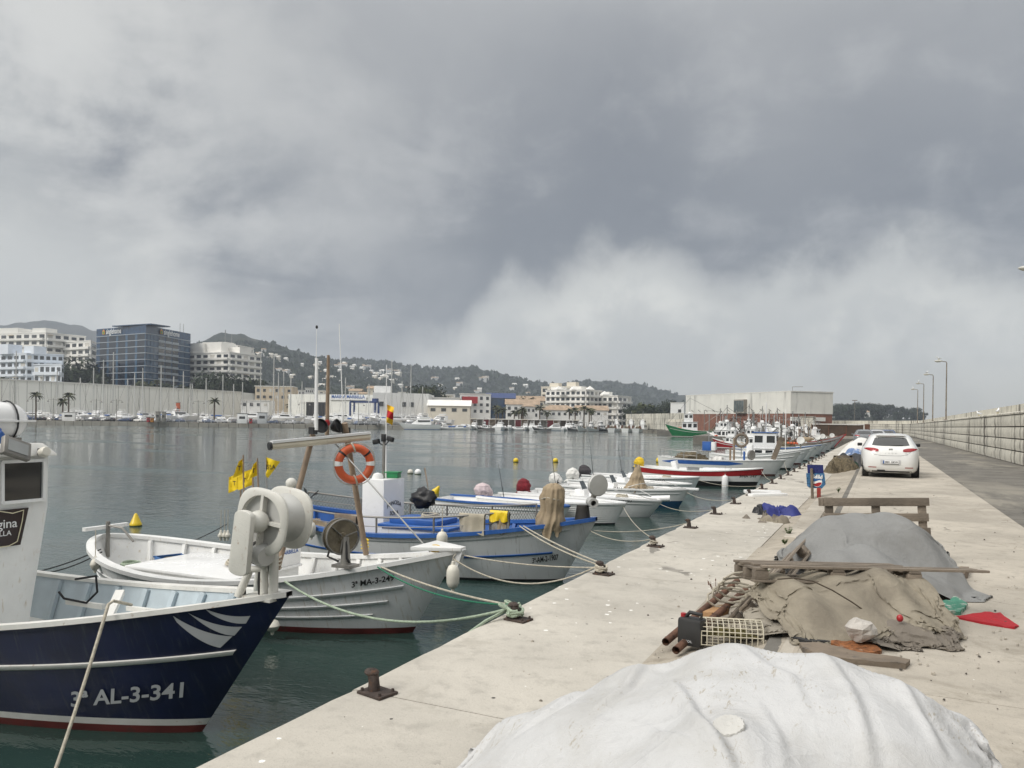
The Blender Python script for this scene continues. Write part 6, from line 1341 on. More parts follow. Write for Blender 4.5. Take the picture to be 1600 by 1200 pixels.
# -- loose grit, shell and chips on the concrete; weeds along the kerb
q = random.Random(5); b = MB(); bd = MB()
for k in range(1300):
    if k < 900: x, y = q.gauss(-.2, 1.0), abs(q.gauss(6.0, 2.6))+1.5
    else: x, y = q.uniform(-3.1, 5.5), q.uniform(3, 30)
    if x < EDGE+.08 or x > 5.7: continue
    z = .006 if x < KERB else (.21 if x > SH else .01+.2*(x-KERB)/(SH-KERB)); r = q.choice([.003, .004, .006, .009, .012])*q.uniform(.6, 1.2)
    (b if q.random() < .72 else bd).box((x, y, z+r*.4), (r*2, r*1.5, r), Matrix.Rotation(q.uniform(0, 6), 3, 'Z') @ Matrix.Rotation(q.uniform(-.4, .4), 3, 'X'), taper=.6)
for bb, m, lab in ((b, M_road, 'pale grit and concrete chips strewn around the heaps'), (bd, mat('dark grit', (.07, .06, .05), .9), 'dark grit and scraps strewn around the heaps')):
    o = bb.build('grit', m); o['kind'] = 'stuff'; o['label'] = lab
for k, (px_, py_, z, h_, lab) in enumerate(((1118, 935, .05, .20, 'dry twiggy weed beside the rusty pipes'), (1232, 838, .1, .12, 'green weed tuft at the kerb beam end'), (1226, 852, .05, .08, 'low green weed at the foot of the kerb beam'), (1196, 905, .1, .12, 'green weed by the leaning pallet'), (1310, 770, .15, .12, 'weed tuft on the rubble slope'))):
    p = PZ(px_, py_, z); w_ = thing('weed', lab, 'weed', p); qq = random.Random(k)
    for i in range(7 if k == 0 else 12):
        a = qq.uniform(0, 6.28); l_ = h_*qq.uniform(.6, 1.1); e = Vector((cos(a)*l_*.5, sin(a)*l_*.5, l_)); MB().tube([(0, 0, 0), tuple(e*.55+Vector((0, 0, .02))), tuple(e)], [.004, .003, .0015], 4).build('stem', M_rust if k == 0 else mat('weed green', (.06, .10, .025), .8), w_)
        if k: 
            for f in (.5, .75, 1): c_ = e*f; MB().add([c_+Vector((.02, 0, .01)), c_+Vector((0, .012, .015)), c_+Vector((-.02, 0, .0)), c_+Vector((0, -.012, .012))], [(0, 1, 2, 3)]).build('leaf', MATS['weed green'], w_)
        else: MB().blob(tuple(e*.9), (.006, .006, .012), .3, 2, 6, 5).build('seed_head', M_rust, w_)
# ================================================================ CARS, LAMPS, GATE, SHED
LV = [(.17, .14, 4.12, .76, 6), (.26, .05, 4.22, .84, 6), (.40, .01, 4.29, .88, 5.5), (.58, .0, 4.31, .885, 5.5), (.70, .025, 4.27, .885, 5.5), (.80, .045, 4.12, .885, 5.5), (.90, .075, 3.75, .875, 5), (.98, .13, 3.25, .85, 5), (1.06, .215, 3.02, .80, 4.6), (1.18, .35, 2.78, .735, 4.4), (1.30, .50, 2.52, .665, 4.2), (1.38, .63, 2.30, .60, 3.8), (1.43, .78, 2.10, .50, 3.2), (1.455, 1.05, 1.85, .32, 2.6), (1.46, 1.35, 1.55, .05, 2)]
def lvl(z):
    for a, b in zip(LV, LV[1:]):
        if a[0] <= z <= b[0]: f = (z-a[0])/(b[0]-a[0]); return [a[k]+(b[k]-a[k])*f for k in range(1, 5)]
    return LV[-1][1:]
def rear_y(x, z): r, f, w_, n = lvl(z); return (r+f)/2-(f-r)/2*max(0, 1-min(1, abs(x)/w_)**n)**(1/n)
def rear_patch(x0, x1, z0, z1, out, nx=16, nz=5, fn=None):
    rows = []
    for j in range(nz+1):
        row = []
        for i in range(nx+1):
            u, v = i/nx, j/nz; x, z = (x0+(x1-x0)*u, z0+(z1-z0)*v) if fn is None else fn(u, v); row.append((x, rear_y(x, z)-out, z))
        rows.append(row)
    return MB().loft(rows)
def side_patch(y0, y1, z0, z1, sd, out=.006, sl0=0, sl1=0, ny=10, nz=4):
    rows = []
    for j in range(nz+1):
        v = j/nz; z = z0+(z1-z0)*v; r, f, w_, n = lvl(z); row = []
        for i in range(ny+1):
            y = (y0+sl0*v)+((y1+sl1*v)-(y0+sl0*v))*i/ny; k = abs(y-(r+f)/2)/((f-r)/2); row.append((sd*(w_*max(0, 1-min(1, k)**n)**(1/n)+out), y, z))
        rows.append(row)
    return MB().loft(rows, flip=sd < 0)
def paint(name, col, rough=.25): return mat(name, col, rough, 0, .02, 2, spec=.6, coat=.6)
def car(label, loc, rz, pm, plate=None, detail=True, group=None, name='parked_car'):
    r = thing(name, label, 'car', loc, rz, group); N = 56; rows = []
    for (z, a, f, w_, n) in LV:
        row = []
        for i in range(N):
            an = 2*pi*i/N; c_, s_ = cos(an), sin(an); row.append((w_*math.copysign(abs(c_)**(2/n), c_), (a+f)/2+(f-a)/2*math.copysign(abs(s_)**(2/n), s_), z))
        rows.append(row)
    b = MB().loft(rows, closed=True); b.f.append(tuple(range(N))[::-1]); b.m.append(0); b.build('body', pm, r, smooth=True, angle=60)
    gl = glass('car glass', (.014, .016, .017), .04); red = mat('tail lamp red', (.30, .012, .015), .15, var=.2, spec=.7)
    rear_patch(-1, 1, 1.045, 1.335, .006, fn=lambda u, v: ((2*u-1)*(.62-.15*v-.06*(1-v)*abs(2*u-1)**6)*(1), 1.045+.29*v+.03*(1-v)*(abs(2*u-1)**3)-.03*v*abs(2*u-1)**4)).build('rear_window', gl, r, smooth=True)
    for sd in (-1, 1):
        rear_patch(0, 0, 0, 0, .012, fn=lambda u, v: (sd*(.36+.44*u), .905+.05*u+(v-.5)*.115*(math.sin(pi*min(1, .08+.92*u)**.8)**.6 if u < 1 else .1))).build('tail_lamp', red, r, smooth=True, fix=True)
        side_patch(.75, 1.6, 1.02, 1.32, sd, sl0=.28, sl1=.06).build('side_window', gl, r, smooth=True); side_patch(1.68, 2.7, 1.02, 1.32, sd, sl0=.0, sl1=-.42).build('side_window', gl, r, smooth=True)
        MB().box((sd*.93, 2.55, 1.04), (.16, .10, .11)).build('mirror', pm if not detail else M_black, r, bevel=.03)
        for y in (.78, 3.38):
            w_ = MB().lathe([(.19, -.1), (.30, -.1), (.315, -.06), (.315, .06), (.30, .1), (.19, .1)], 24, Matrix.Translation((sd*.74, y, .315)) @ Matrix.Rotation(R(90), 4, 'Y')).build('wheel', M_rubber, r, smooth=True)
            MB().lathe([(0, .07), (.19, .085), (.19, .1), (0, .09)] if sd > 0 else [(0, -.09), (.19, -.1), (.19, -.085), (0, -.07)], 20, Matrix.Translation((sd*.74, y, .315)) @ Matrix.Rotation(R(90), 4, 'Y')).build('rim', M_silver, w_, smooth=True)
            MB().lathe([(.0, 0), (.365, 0), (.365, .004), (0, .004)], 24, Matrix.Translation((sd*lvl(.32)[2], y, .32)) @ Matrix.Rotation(R(90*sd), 4, 'Y')).build('wheel_arch', M_black, r)
    MB().box((0, 2.1, .17), (1.3, 3.7, .06)).build('underbody', M_black, r)
    if detail:
        rear_patch(-.30, .30, .44, .60, .004).build('plate_recess', mat('shaded recess', (.5, .5, .5), .4), r)
        pl = MB().box((0, -.012, .525), (.46, .018, .105)).build('number_plate', M_white2, r, bevel=.004); MB().box((-.21, -.0235, .525), (.035, .004, .1)).build('plate_band', M_blue, r)
        text(plate, .083, frame((.015, -.0225, .497), (1, 0, 0)), M_black, r, bold=.002)
        MB().box((0, -.028, .462), (.48, .01, .012)).build('plate_frame', M_black, r)
        lg = MB(); lg.box((0, rear_y(0, .93)-.008, .955), (.11, .012, .022)).box((0, rear_y(0, .93)-.008, .915), (.11, .012, .022)).box((-.045, rear_y(0, .93)-.008, .935), (.02, .012, .06)).box((.045, rear_y(0, .93)-.008, .935), (.02, .012, .06)); lg.build('emblem', M_steel, r, bevel=.003)
        for i, ch in enumerate('LEON'): text(ch, .055, frame((-.15+.1*i, rear_y(0, .80)-.012, .79), (1, 0, 0)), M_steel, r)
        text('TDI', .045, frame((.45, rear_y(.45, .80)-.012, .79), (1, 0, 0)), M_steel, r)
        for sd in (-1, 1): rear_patch(sd*.42, sd*.66, .335, .36, .008, nz=1).build('reflector', red, r, fix=True)
        rear_patch(-.40, -.16, .19, .265, .006, nz=2).build('exhaust_notch', M_black, r); rear_patch(-.62, .62, .185, .235, .002, nz=2).build('rear_skirt', mat('dark skirt', (.03, .03, .03), .6), r)
        MB().tube([(0, 1.15, 1.455), (0, 1.0, 1.62)], .006, 6).build('antenna', M_black, r); MB().beam((.02, .20, 1.055), (.36, .22, 1.075), .02, .012).build('wiper', M_black, r)
        MB().box((0, .62, 1.40), (.9, .16, .03), Matrix.Rotation(R(10), 3, 'X')).build('spoiler', pm, r, bevel=.012); MB().box((0, .60, 1.37), (.3, .02, .015)).build('brake_lamp', red, r)
        for sd in (-1, 1): MB().tube([(sd*.74*q, rear_y(sd*.74*q, z)-.002, z) for q, z in ((.78, .86), (.66, .77), (.4, .735), (0, .73))], .004, 4).build('panel_gap', M_black, r)
    return r
P_white = paint('white car paint', (.74, .74, .72)); P_grey = paint('grey car paint', (.16, .17, .18)); P_black = paint('black car paint', (.012, .012, .014)); P_blue = paint('blue car paint', (.03, .06, .14)); P_red = paint('red car paint', (.25, .02, .02)); P_silv = paint('silver car paint', (.42, .43, .44))
cl0 = PZ(1352, 744, .2); cr0 = PZ(1430, 746, .2)
leon = car('white hatchback parked on the quay road, seen from behind', Vector(((cl0.x+cr0.x)/2, min(cl0.y, cr0.y)-.6, .2)), R(1), P_white, '2881 GKW')
for i, (x, y, m, lab) in enumerate(((.1, 74, P_grey, 'grey car parked far along the quay road'), (1.1, 80, P_silv, 'silver car parked beyond the white hatchback'), (2.1, 86, P_blue, 'dark blue car parked near the brown gate'))): car(lab, Vector((x-1.2, y, .2)), R(2), m, None, False)
# gear between the car and the water
tr_ = thing('net_trestle', 'wooden trestle hung with brown and green net beside the car', 'trestle', PZ(1308, 737, .03)); ty = tr_.location.y
for a, b2 in (((1297, 740), (1304, 712)), ((1312, 736), (1304, 712)), ((1322, 728), (1330, 712)), ((1336, 730), (1330, 712)), ((1303, 713), (1332, 713))): wb(MB().beam(PY(*a, ty), PY(*b2, ty), .09, .07), 'leg', M_wood, tr_)
tarp('net_drape', 'brown fishing net hanging over the trestle', 'net', [P(1306, 712, ty*.9+.5), P(1318, 713, ty*.9+.4), (P(1326, 718, ty*.9+.3), 1.5), (P(1301, 725, ty*.9), 2)], .05, 1.9, M_net, 31, fold=.2, res=.04, soft=.08, crease=.1)
tarp('net_drape', 'dark green net bundle next to the trestle', 'net', [P(1322, 716, ty*.9+1), P(1330, 720, ty*.9+.8)], .1, 1.6, mat('green net', (.03, .07, .045), .95, var=.4, bump=1, bs=40), 32, fold=.2, res=.04, soft=.08, crease=.1)
tarp('black_tarp', 'black tarp over a low cart left of the white car', 'tarp', [P(1318, 707, ty*.9+2.6), P(1336, 707, ty*.9+2.4), P(1343, 709, ty*.9+2.2)], .1, 1.9, M_bkcl, 33, fold=.1, res=.05, soft=.08, crease=.08)
tarp('blue_cover', 'blue and white striped cover behind the black tarp', 'cover', [P(1333, 699, ty*.9+4), P(1340, 700, ty*.9+3.6)], .1, 1.7, mat('blue striped cover', (.10, .16, .30), .7, var=.3, dirt=((.65, .66, .66), .5, 5)), 34, fold=.1, res=.05, soft=.08, crease=.08)
o = tarp('white_cover', 'white cover over a small craft beside the car', 'cover', [P(1343, 684, ty*.9+7), P(1350, 683, ty*.9+7), P(1337, 694, ty*.9+6)], .1, 1.3, M_whcl, 35, fold=.08, res=.06, soft=.1, crease=.05)
# lamp posts on the breakwater, each with a gull
def lamp(loc, label):
    r = thing('street_lamp', label, 'street lamp', loc, 0, 'street lamps on the breakwater')
    MB().box((0, 0, .02), (.3, .3, .04)).build('base_plate', M_rust, r); MB().tube([(0, 0, 0), (0, 0, 5.6), (-.06, -.02, 5.72), (-.5, -.1, 5.78)], [.075, .05, .045, .035], 10).build('pole', mat('aged lamp pole', (.24, .21, .17), .6, .3, var=.25, dirt=((.2, .11, .06), .35, 6)), r, smooth=True)
    MB().blob((-.72, -.15, 5.80), (.38, .15, .10), .03, 1, 18, 10).build('lamp_head', mat('lamp head', (.48, .47, .42), .5), r, smooth=True); MB().blob((-.76, -.16, 5.75), (.27, .11, .08), .02, 1, 16, 8).build('lamp_glass', mat('lamp glass', (.35, .34, .28), .2), r, smooth=True)
    MB().box((0, -.09, 4.2), (.1, .1, .18)).build('junction_box', M_gunm, r)
    return r
def gull(loc, rz, label):
    r = thing('gull', label, 'gull', loc, rz, 'gulls on the harbour wall lamps')
    rows = []
    for i, (x, z, a, h) in enumerate(((-.24, .15, .01, .01), (-.16, .16, .035, .03), (-.05, .17, .075, .07), (.06, .19, .075, .075), (.12, .24, .05, .055), (.15, .29, .04, .045), (.18, .33, .045, .045), (.21, .34, .035, .03), (.25, .33, .008, .008))): rows.append([(x, a*cos(t_), z+h*sin(t_)) for t_ in [2*pi*k/12 for k in range(12)]])
    MB().loft(rows, closed=True).build('body', M_white2, r, smooth=True, angle=80)
    for sd in (-1, 1):
        MB().add([(.07, sd*.078, .22), (-.05, sd*.085, .23), (-.3, sd*.02, .17), (-.1, sd*.08, .13), (.05, sd*.08, .15)], [(0, 1, 2, 3, 4)]).build('wing', M_silver, r); MB().tube([(0, sd*.03, .12), (.0, sd*.03, 0)], .008, 5).build('leg', M_yel, r)
    MB().tube([(.24, 0, .33), (.30, 0, .32)], [.012, .004], 6).build('beak', M_yel, r)
    return r
L0 = lamp(G(1476, 76, 2.72)+Vector((.1, 0, 0)), 'tall street lamp on the breakwater, nearest the streaked blocks'); g0 = gull(L0.location+Vector((-.7, -.15, 5.88)), R(200), 'gull perched on the lamp above the streaked blocks')
for px_, D_, k in ((1454, 95, 1), (1441, 114.5, 2), (1432, 132, 3), (1632, 31.5, 4)):
    pp = G(px_, D_, 2.72); lab = ['tall street lamp on the breakwater, second along the wall', 'tall street lamp on the breakwater, third along the wall', 'tall street lamp at the far bend of the breakwater', 'street lamp with only its head reaching over the road'][k-1]
    c = dup(L0, Vector((WALLX+(.15 if k < 4 else .33), pp.y, 2.72)), 0, 1, lab)
    if k < 4: dup(g0, c.location+Vector((-.7, -.15, 5.88)), R(40*k), 1, ['gull perched on the second lamp along the wall', 'gull perched on the third lamp along the wall', 'gull perched on the lamp at the far bend'][k-1])
for i, y_ in enumerate((52, 61)): dup(g0, Vector((WALLX+.3, y_, 2.72)), R(70+60*i), 1, ['gull standing on the breakwater top between lamps', 'second gull standing on the breakwater top'][i])
# brown gate wall across the pier head
gt_ = thing('gate_wall', 'brown corrugated metal gate wall across the pier head', 'gate', G(1312, 124, .16), 0)
a, c = G(1268, 124, .16), G(1350, 122, .16); nP = 3; M_gate = mat('brown metal sheet', (.10, .068, .048), .6, .2, var=.2, vs=1, dirt=((.16, .09, .06), .3, .8))
for i in range(nP):
    p0, p1 = a.lerp(c, i/nP+.004), a.lerp(c, (i+1)/nP-.004); d = (p1-p0).normalized(); n_ = Vector((d.y, -d.x, 0)); rows = []
    for z in (.1, 2.0): rows.append([p0.lerp(p1, k/60)+n_*(.03 if k % 2 else 0)+UP*z for k in range(61)])
    wb(MB().loft(rows), 'panel', M_gate, gt_); 
for i in range(nP+1): p = a.lerp(c, i/nP); wb(MB().box(p+UP*1.1, (.16, .16, 2.2)), 'post', M_rust if i < nP else M_worn, gt_)
wb(MB().beam(a+UP*2.12, c+UP*2.12, .3, .14), 'coping', M_worn, gt_); wb(MB().beam(a+UP*.1-DV*.3, c+UP*.1-DV*.3, .3, .3), 'plinth', M_road, gt_)
sh = thing('shed_wall', 'pale plastered shed wall beside the brown gate', 'shed', G(1263, 126, .16)); wb(MB().box(G(1262, 127, 1.75), (1.9, 4, 3.2)), 'wall', M_wall, sh); wb(MB().box(G(1262, 127, 3.45), (2.1, 4.2, .14)), 'roof', M_far, sh)
ct = thing('container', 'green and rust boxes stacked behind the gate wall', 'container', G(1352, 128, .16)); wb(MB().box(G(1352, 128, 1.9), (1.4, 2, .9)), 'box', M_rust, ct); wb(MB().box(G(1350, 128, .8), (1.4, 2, 1.2)), 'box', mat('dull green metal', (.05, .08, .05), .6), ct)
# fish market
fm = thing('fish_market', 'long pale rendered fish market with red brick band and projecting window bay', 'building', G(1235, 180, .16))
cA, cB, cC = G(1235, 180), G(1071, 216), G(1301, 183.5); cD = cB+(cC-cA); zt = ZY(1235, 612, 180); zr = ZY(1235, 646, 180)
M_render = mat('grimy pale render', (.68, .67, .62), .9, var=.06, vs=.3, streak=((.30, .29, .27), .3, .6, (1.2, 1.2, .12)), bump=.1, bs=4); M_brick = mat('red brick', (.21, .10, .07), .9, var=.15, vs=1, bump=.3, bs=10)
quadp = lambda z0, z1, grow=0: [[q+UP*z+((q-(cA+cD)/2).normalized()*grow) for q in (cA, cC, cD, cB)] for z in (z0, z1)]
def ring_wall(nm, z0, z1, m, grow=0):
    b = MB(); r0, r1 = quadp(z0, z1, grow); b.loft([r0, r1], closed=True); b.add(r1, [(0, 1, 2, 3)]); return wb(b, nm, m, fm)
ring_wall('ground_floor', .0, zr, M_brick, -.15); ring_wall('upper_wall', zr, zt, M_render); ring_wall('parapet', zt, zt+.25, M_worn, .15)
dL = (cB-cA).normalized(); nL = Vector((dL.y, -dL.x, 0)); nL = nL if nL.dot(DV) < 0 else -nL
f0 = (1158-1235)/(1071-1235); wpos = cA.lerp(cB, .42)
bay = wb(MB().beam(wpos-dL*1.9+nL*.5+UP*(zr+1.9), wpos+dL*1.9+nL*.5+UP*(zr+1.9), 1.0, 3.4), 'window_bay', M_far, fm)
for k in range(4): wb(MB().beam(wpos+dL*(-1.75+.9*k)+nL*1.02+UP*(zr+1.9), wpos+dL*(-.95+.9*k)+nL*1.02+UP*(zr+1.9), .06, 2.8), 'pane', glass('pale window', (.10, .12, .12), .1), fm)
dR = (cC-cA).normalized(); nR = Vector((dR.y, -dR.x, 0)); nR = nR if nR.dot(DV) < 0 else -nR
wb(MB().beam(cA+dR*.8+nR*.1+UP*1.6, cA+dR*6.5+nR*.1+UP*1.6, .2, 2.2), 'shopfront', M_dglass, fm); wb(MB().beam(cA+dR*.0+nR*.5+UP*3.6, cA+dR*9+nR*.5+UP*3.6, 1.0, .9), 'canopy', M_worn, fm)
for k in range(12): p = cA.lerp(cB, .08+.075*k)+nL*.2; wb(MB().tube([p+UP*(zr+.6), p+nL*.8+UP*(zr+1.1)], .07, 6), 'wall_lamp', M_gunm, fm)
wb(MB().tube([cA+dR*3+DV*6+UP*zt, cA+dR*3+DV*6+UP*(zt+1.5), cA+dR*6+DV*6+UP*(zt+1.6)], .06, 6), 'roof_pipe', M_gunm, fm)
# grey outer mole wall and low white hut beyond the trawlers
mw_ = thing('mole_wall', 'pale block mole wall behind the trawlers', 'wall', G(1030, 268, 0)); a, c = G(980, 300, 0), G(1085, 248, 0); n = 14
for k in range(n):
    for j in range(3): p, q = a.lerp(c, (k+.01)/n), a.lerp(c, (k+.99)/n); wb(MB().beam(p+UP*(.95+1.9*j+.05), q+UP*(.95+1.9*j+.05), 1.2+.2*(k % 2), 1.84), 'block', M_wall, mw_)
hut = thing('white_hut', 'small white flat-roofed block on the mole', 'building', G(1060, 300, 0)); p = G(1060, 300, 0); zt2 = ZY(1060, 630, 300)
wb(MB().box(p+UP*(zt2/2), (5.2, 5, zt2)), 'wall', M_white, hut); wb(MB().box(p+UP*(zt2+.1), (5.5, 5.3, .25)), 'roof', M_worn, hut); wb(MB().box(p+UP*(zt2*.7)+Vector((1, -2.52, 0)), (1.2, .06, 1.2)), 'window', M_dglass, hut)
# ================================================================ THE TOWN AND MARINA ACROSS THE WATER
from mathutils.bvhtree import BVHTree
UNIT = {}
def unit(m, nm):
    k = (m.name, nm)
    if k not in UNIT: UNIT[k] = MB().box((0, 0, 0), (1, 1, 1)).mesh(nm, m)
    return UNIT[k]
def bar(nm, root, p0, p1, zc, h, dep, m, out=0.):
    """box along the wall line p0-p1, its middle set `out` towards the harbour"""
    d = p1-p0; L = d.length; d = d/L; n = Vector((d.y, -d.x, 0)); n = n if n.dot(DV) < 0 else -n; mid = (p0+p1)/2+n*out
    return put(nm, unit(m, nm), root, loc=(mid.x-root.location.x, mid.y-root.location.y, zc-root.location.z), rz=math.atan2(d.y, d.x), sc=(L, dep, h))
def prism_w(nm, root, pts, z0, z1, m):
    b = MB(); n = len(pts); b.add([Vector((p.x, p.y, z0)) for p in pts]+[Vector((p.x, p.y, z1)) for p in pts], [tuple(range(n, 2*n))]+[(i, (i+1) % n, n+(i+1) % n, n+i) for i in range(n)]); return b.build(nm, m, root, world=True, fix=True)
rw = random.Random(77)
def windows(root, p0, p1, z0, z1, nf, nb, m, wf=.6, hf=.5, skip=None, nm='window', u0=0., u1=1., q=None):
    for f in range(nf):
        for b in range(nb):
            if skip and skip(f, b): continue
            ua = u0+(u1-u0)*(b+.5-wf/2)/nb; ub = u0+(u1-u0)*(b+.5+wf/2)/nb; fh = (z1-z0)/nf
            bar(nm, root, p0.lerp(p1, ua), p0.lerp(p1, ub), z0+fh*(f+.5), fh*hf*rw.uniform(.85, 1.15), .16, m if rw.random() < .62 else rw.choice([M_winb, M_winb, M_blind]), .04)
            if rw.random() < .07: bar('awning', root, p0.lerp(p1, ua), p0.lerp(p1, ub), z0+fh*(f+.5)+fh*.22, .25, 1.1, M_blind if rw.random() < .6 else M_beige2, .6)
M_wapt = mat('white apartment render', (.80, .785, .74), .8, var=.05, vs=.2); M_wapt2 = mat('bluish white render', (.70, .745, .80), .8, var=.05, vs=.2); M_cream2 = mat('cream render', (.70, .65, .55), .85, var=.06, vs=.2)
M_blind = mat('window blind', (.55, .53, .48), .8)
M_win = glass('town window', (.035, .04, .045), .12); M_winb = glass('recess glass', (.07, .075, .08), .2); M_tile = mat('roof tile', (.36, .27, .19), .9, var=.2, vs=.5); M_bglass = glass('blue curtain glass', (.012, .045, .105), .06); M_bglass2 = glass('light blue glass', (.035, .085, .15), .1); M_band = mat('pale metal band', (.36, .40, .44), .4)
M_shut = mat('pale grey sheet cladding', (.80, .80, .745), .7, var=.05, vs=.4, dirt=((.4, .38, .34), .15, .6)); M_beige2 = mat('beige render', (.52, .44, .33), .85, var=.08, vs=.3)
def apartment(label, A, B, Cc, ztop, nf, nb1, nb2, m=M_wapt, z0=.1, group=None, balc=True, tops=(), wf=.62, cat='building'):
    """A-B-C: corner points of the two faces in view"""
    r = thing('apartment_block', label, cat, Vector((B.x, B.y, z0)), 0, group); D4 = A+(Cc-B)
    prism_w('wall', r, [A, B, Cc, D4], z0, ztop, m); fh = (ztop-z0)/nf
    for (p0, p1, nb) in ((A, B, nb1), (B, Cc, nb2)):
        if (p1-p0).length < 1: continue
        windows(r, p0, p1, z0, ztop, nf, nb, M_win, wf, .52)
        if balc:
            for f in range(1, nf): bar('balcony', r, p0.lerp(p1, .02), p0.lerp(p1, .98), z0+fh*f+.25, fh*.34, 1.1, m, .55)
    for (u, v, w_, h) in tops:
        c_ = A.lerp(B, u)+(Cc-B)*v; b = MB().box(c_+UP*(ztop+h/2), (w_, w_*.8, h), Matrix.Rotation(math.atan2((B-A).y, (B-A).x), 3, 'Z')); wb(b, 'penthouse', m, r)
    b = MB(); k = [Vector((p.x, p.y, 0)) for p in (A, B, Cc, D4)]; c_ = sum(k, Vector())/4; k = [p+(p-c_).normalized()*.4 for p in k]; b.add([p+UP*ztop for p in k]+[p+UP*(ztop+.5) for p in k], [(4, 5, 6, 7)]+[(i, (i+1) % 4, 4+(i+1) % 4, 4+i) for i in range(4)]); wb(b, 'parapet', m, r, fix=True)
    return r
ZT = lambda px, py, D: ZY(px, py, D)
# blue office block
A, B, Cc = G(149, 420), G(226, 398), G(296, 436); zt = ZT(226, 508, 398); z0 = .1
of = thing('office_block', 'dark blue glass office block with white floor bands and lit-up roof signs', 'building', Vector((B.x, B.y, z0))); prism_w('wall', of, [A, B, Cc, A+(Cc-B)], z0, zt, M_bglass)
nf = 14; zb_ = zt-4.2; fh = 3.36
for f in range(nf):
    z = zb_-fh*f
    if z < 3: break
    for p0, p1 in ((A, B), (B, Cc)): bar('floor_band', of, p0, p1, z, .34, .35, M_band, .15)
    for k in range(5): bar('window', of, A.lerp(B, .08+.19*k), A.lerp(B, .08+.19*k+.145), z-fh/2, fh*.82, .1, glass('dark office glass', (.008, .013, .024), .06), .06)
    for k in range(5): bar('glass_strip', of, A.lerp(B, .225+.19*k if k < 4 else .985), A.lerp(B, (.27+.19*k) if k < 4 else 1.0), z-fh/2, fh*.85, .1, M_bglass2, .08)
    for k in range(3): bar('glass_strip', of, B.lerp(Cc, .03+.07*k), B.lerp(Cc, .08+.07*k), z-fh/2, fh*.8, .1, M_bglass2, .08)
    for k in range(3): bar('loggia', of, B.lerp(Cc, .27+.155*k), B.lerp(Cc, .27+.155*k+.12), z-fh/2, fh*.84, .1, M_win, .06); bar('balustrade', of, B.lerp(Cc, .26+.155*k), B.lerp(Cc, .26+.155*k+.14), z-fh*.82, fh*.26, .12, M_band, .3)
    for k in range(2): bar('glass_strip', of, B.lerp(Cc, .76+.11*k), B.lerp(Cc, .84+.11*k), z-fh/2, fh*.8, .1, M_bglass2, .08)
bar('roof_canopy', of, A.lerp(B, .45)+DV*4, B+DV*4+RV*6, zt+.5, .5, 12, M_bglass)
for p0, p1, u in ((A, B, .14), (B, Cc, .28)):
    d = (p1-p0).normalized(); n = Vector((d.y, -d.x, 0)); n = n if n.dot(DV) < 0 else -n; q = p0.lerp(p1, u)+n*.5+UP*(zt-3.2)
    vs, fs = text_mesh('singlehome', 4.2, 'LEFT', .05); wb(MB().add([q+d*(3.2+v.x*.72)+UP*v.y for v in vs], fs), 'roof_sign', M_white2, of)
    wb(MB().add([q+d*x+UP*y for x, y in ((0, 0), (2.4, 0), (2.4, 1.7), (1.2, 2.8), (0, 1.7))], [(0, 1, 2, 3, 4)]), 'sign_emblem', mat('orange sign', (.6, .25, .03), .5), of); wb(MB().add([q+n*.1+d*x+UP*y for x, y in ((.5, .3), (1.9, .3), (1.9, 1.5), (.5, 1.5))], [(0, 1, 2, 3)]), 'sign_emblem', mat('green sign', (.1, .3, .06), .5), of)
for k in (0, 1): p = B.lerp(Cc, .6+.08*k)+DV*8; wb(MB().tube([p+UP*zt, p+UP*(zt+5)], .12, 5), 'roof_aerial', M_gunm, of)
# white apartment blocks
apartment('long white apartment slab left of the blue office block', G(-70, 470), G(70, 450), G(132, 470), ZT(70, 520, 450), 13, 12, 5, tops=((.2, .2, 14, 4), (.55, .3, 16, 3.5), (.9, .2, 10, 3)))
apartment('white apartment wing with stacked terraces beside the blue office block', G(90, 462), G(140, 446), G(160, 480), ZT(130, 533, 448), 11, 5, 2)
apartment('bluish white stepped apartment house with arched gables behind the long wall', G(-30, 400), G(40, 384), G(98, 392), ZT(50, 553, 385), 9, 7, 6, M_wapt2, tops=((.55, .1, 9, 5), (.2, .15, 8, 3.5), (.9, .35, 8, 4)), balc=True)
apartment('low bluish white wing with dark awnings in front of the terraces', G(52, 380), G(95, 374), G(99, 392), ZT(70, 570, 376), 6, 5, 1, M_wapt2)
apartment('white apartment tower with long balconies right of the office block', G(294, 440), G(357, 428), G(407, 452), ZT(357, 551, 428), 11, 6, 5, tops=((.15, .2, 12, 6), (.5, .3, 14, 6.5), (.8, .5, 12, 4), (.3, .7, 8, 8)))
apartment('upper white apartment terraces stepping behind the tower', G(300, 470), G(370, 462), G(395, 480), ZT(340, 540, 462), 12, 5, 2, balc=True)
apartment('cream seaside apartment block with many balconies across the basin', G(852, 500), G(915, 482), G(940, 500), ZT(900, 609, 482), 6, 8, 4, M_wapt, tops=((.2, .3, 8, 2.5), (.7, .3, 8, 2.5)))
apartment('cream apartment wing stepping down towards the trawlers', G(925, 500), G(965, 490), G(986, 506), ZT(960, 619, 490), 5, 5, 3, M_wapt, tops=((.4, .3, 6, 3),))
apartment('far cream block with rooftop pavilions behind the seaside apartments', G(845, 545), G(905, 530), G(920, 545), ZT(880, 604, 530), 6, 5, 2, M_cream2, tops=((.3, .3, 7, 3), (.75, .3, 7, 3.5)))
pv = thing('roof_pavilion', 'row of little pyramid roofs on the seaside apartments', 'roof', G(905, 486, ZT(905, 610, 486)))
for px_ in (872, 896, 921, 944): p = G(px_, 488, ZT(px_, 609 if px_ < 930 else 617, 486)); wb(MB().lathe([(3.2, -.5), (3.2, .3), (0, 2.6)], 4, Matrix.Translation(p)), 'pyramid_roof', M_wapt, pv)
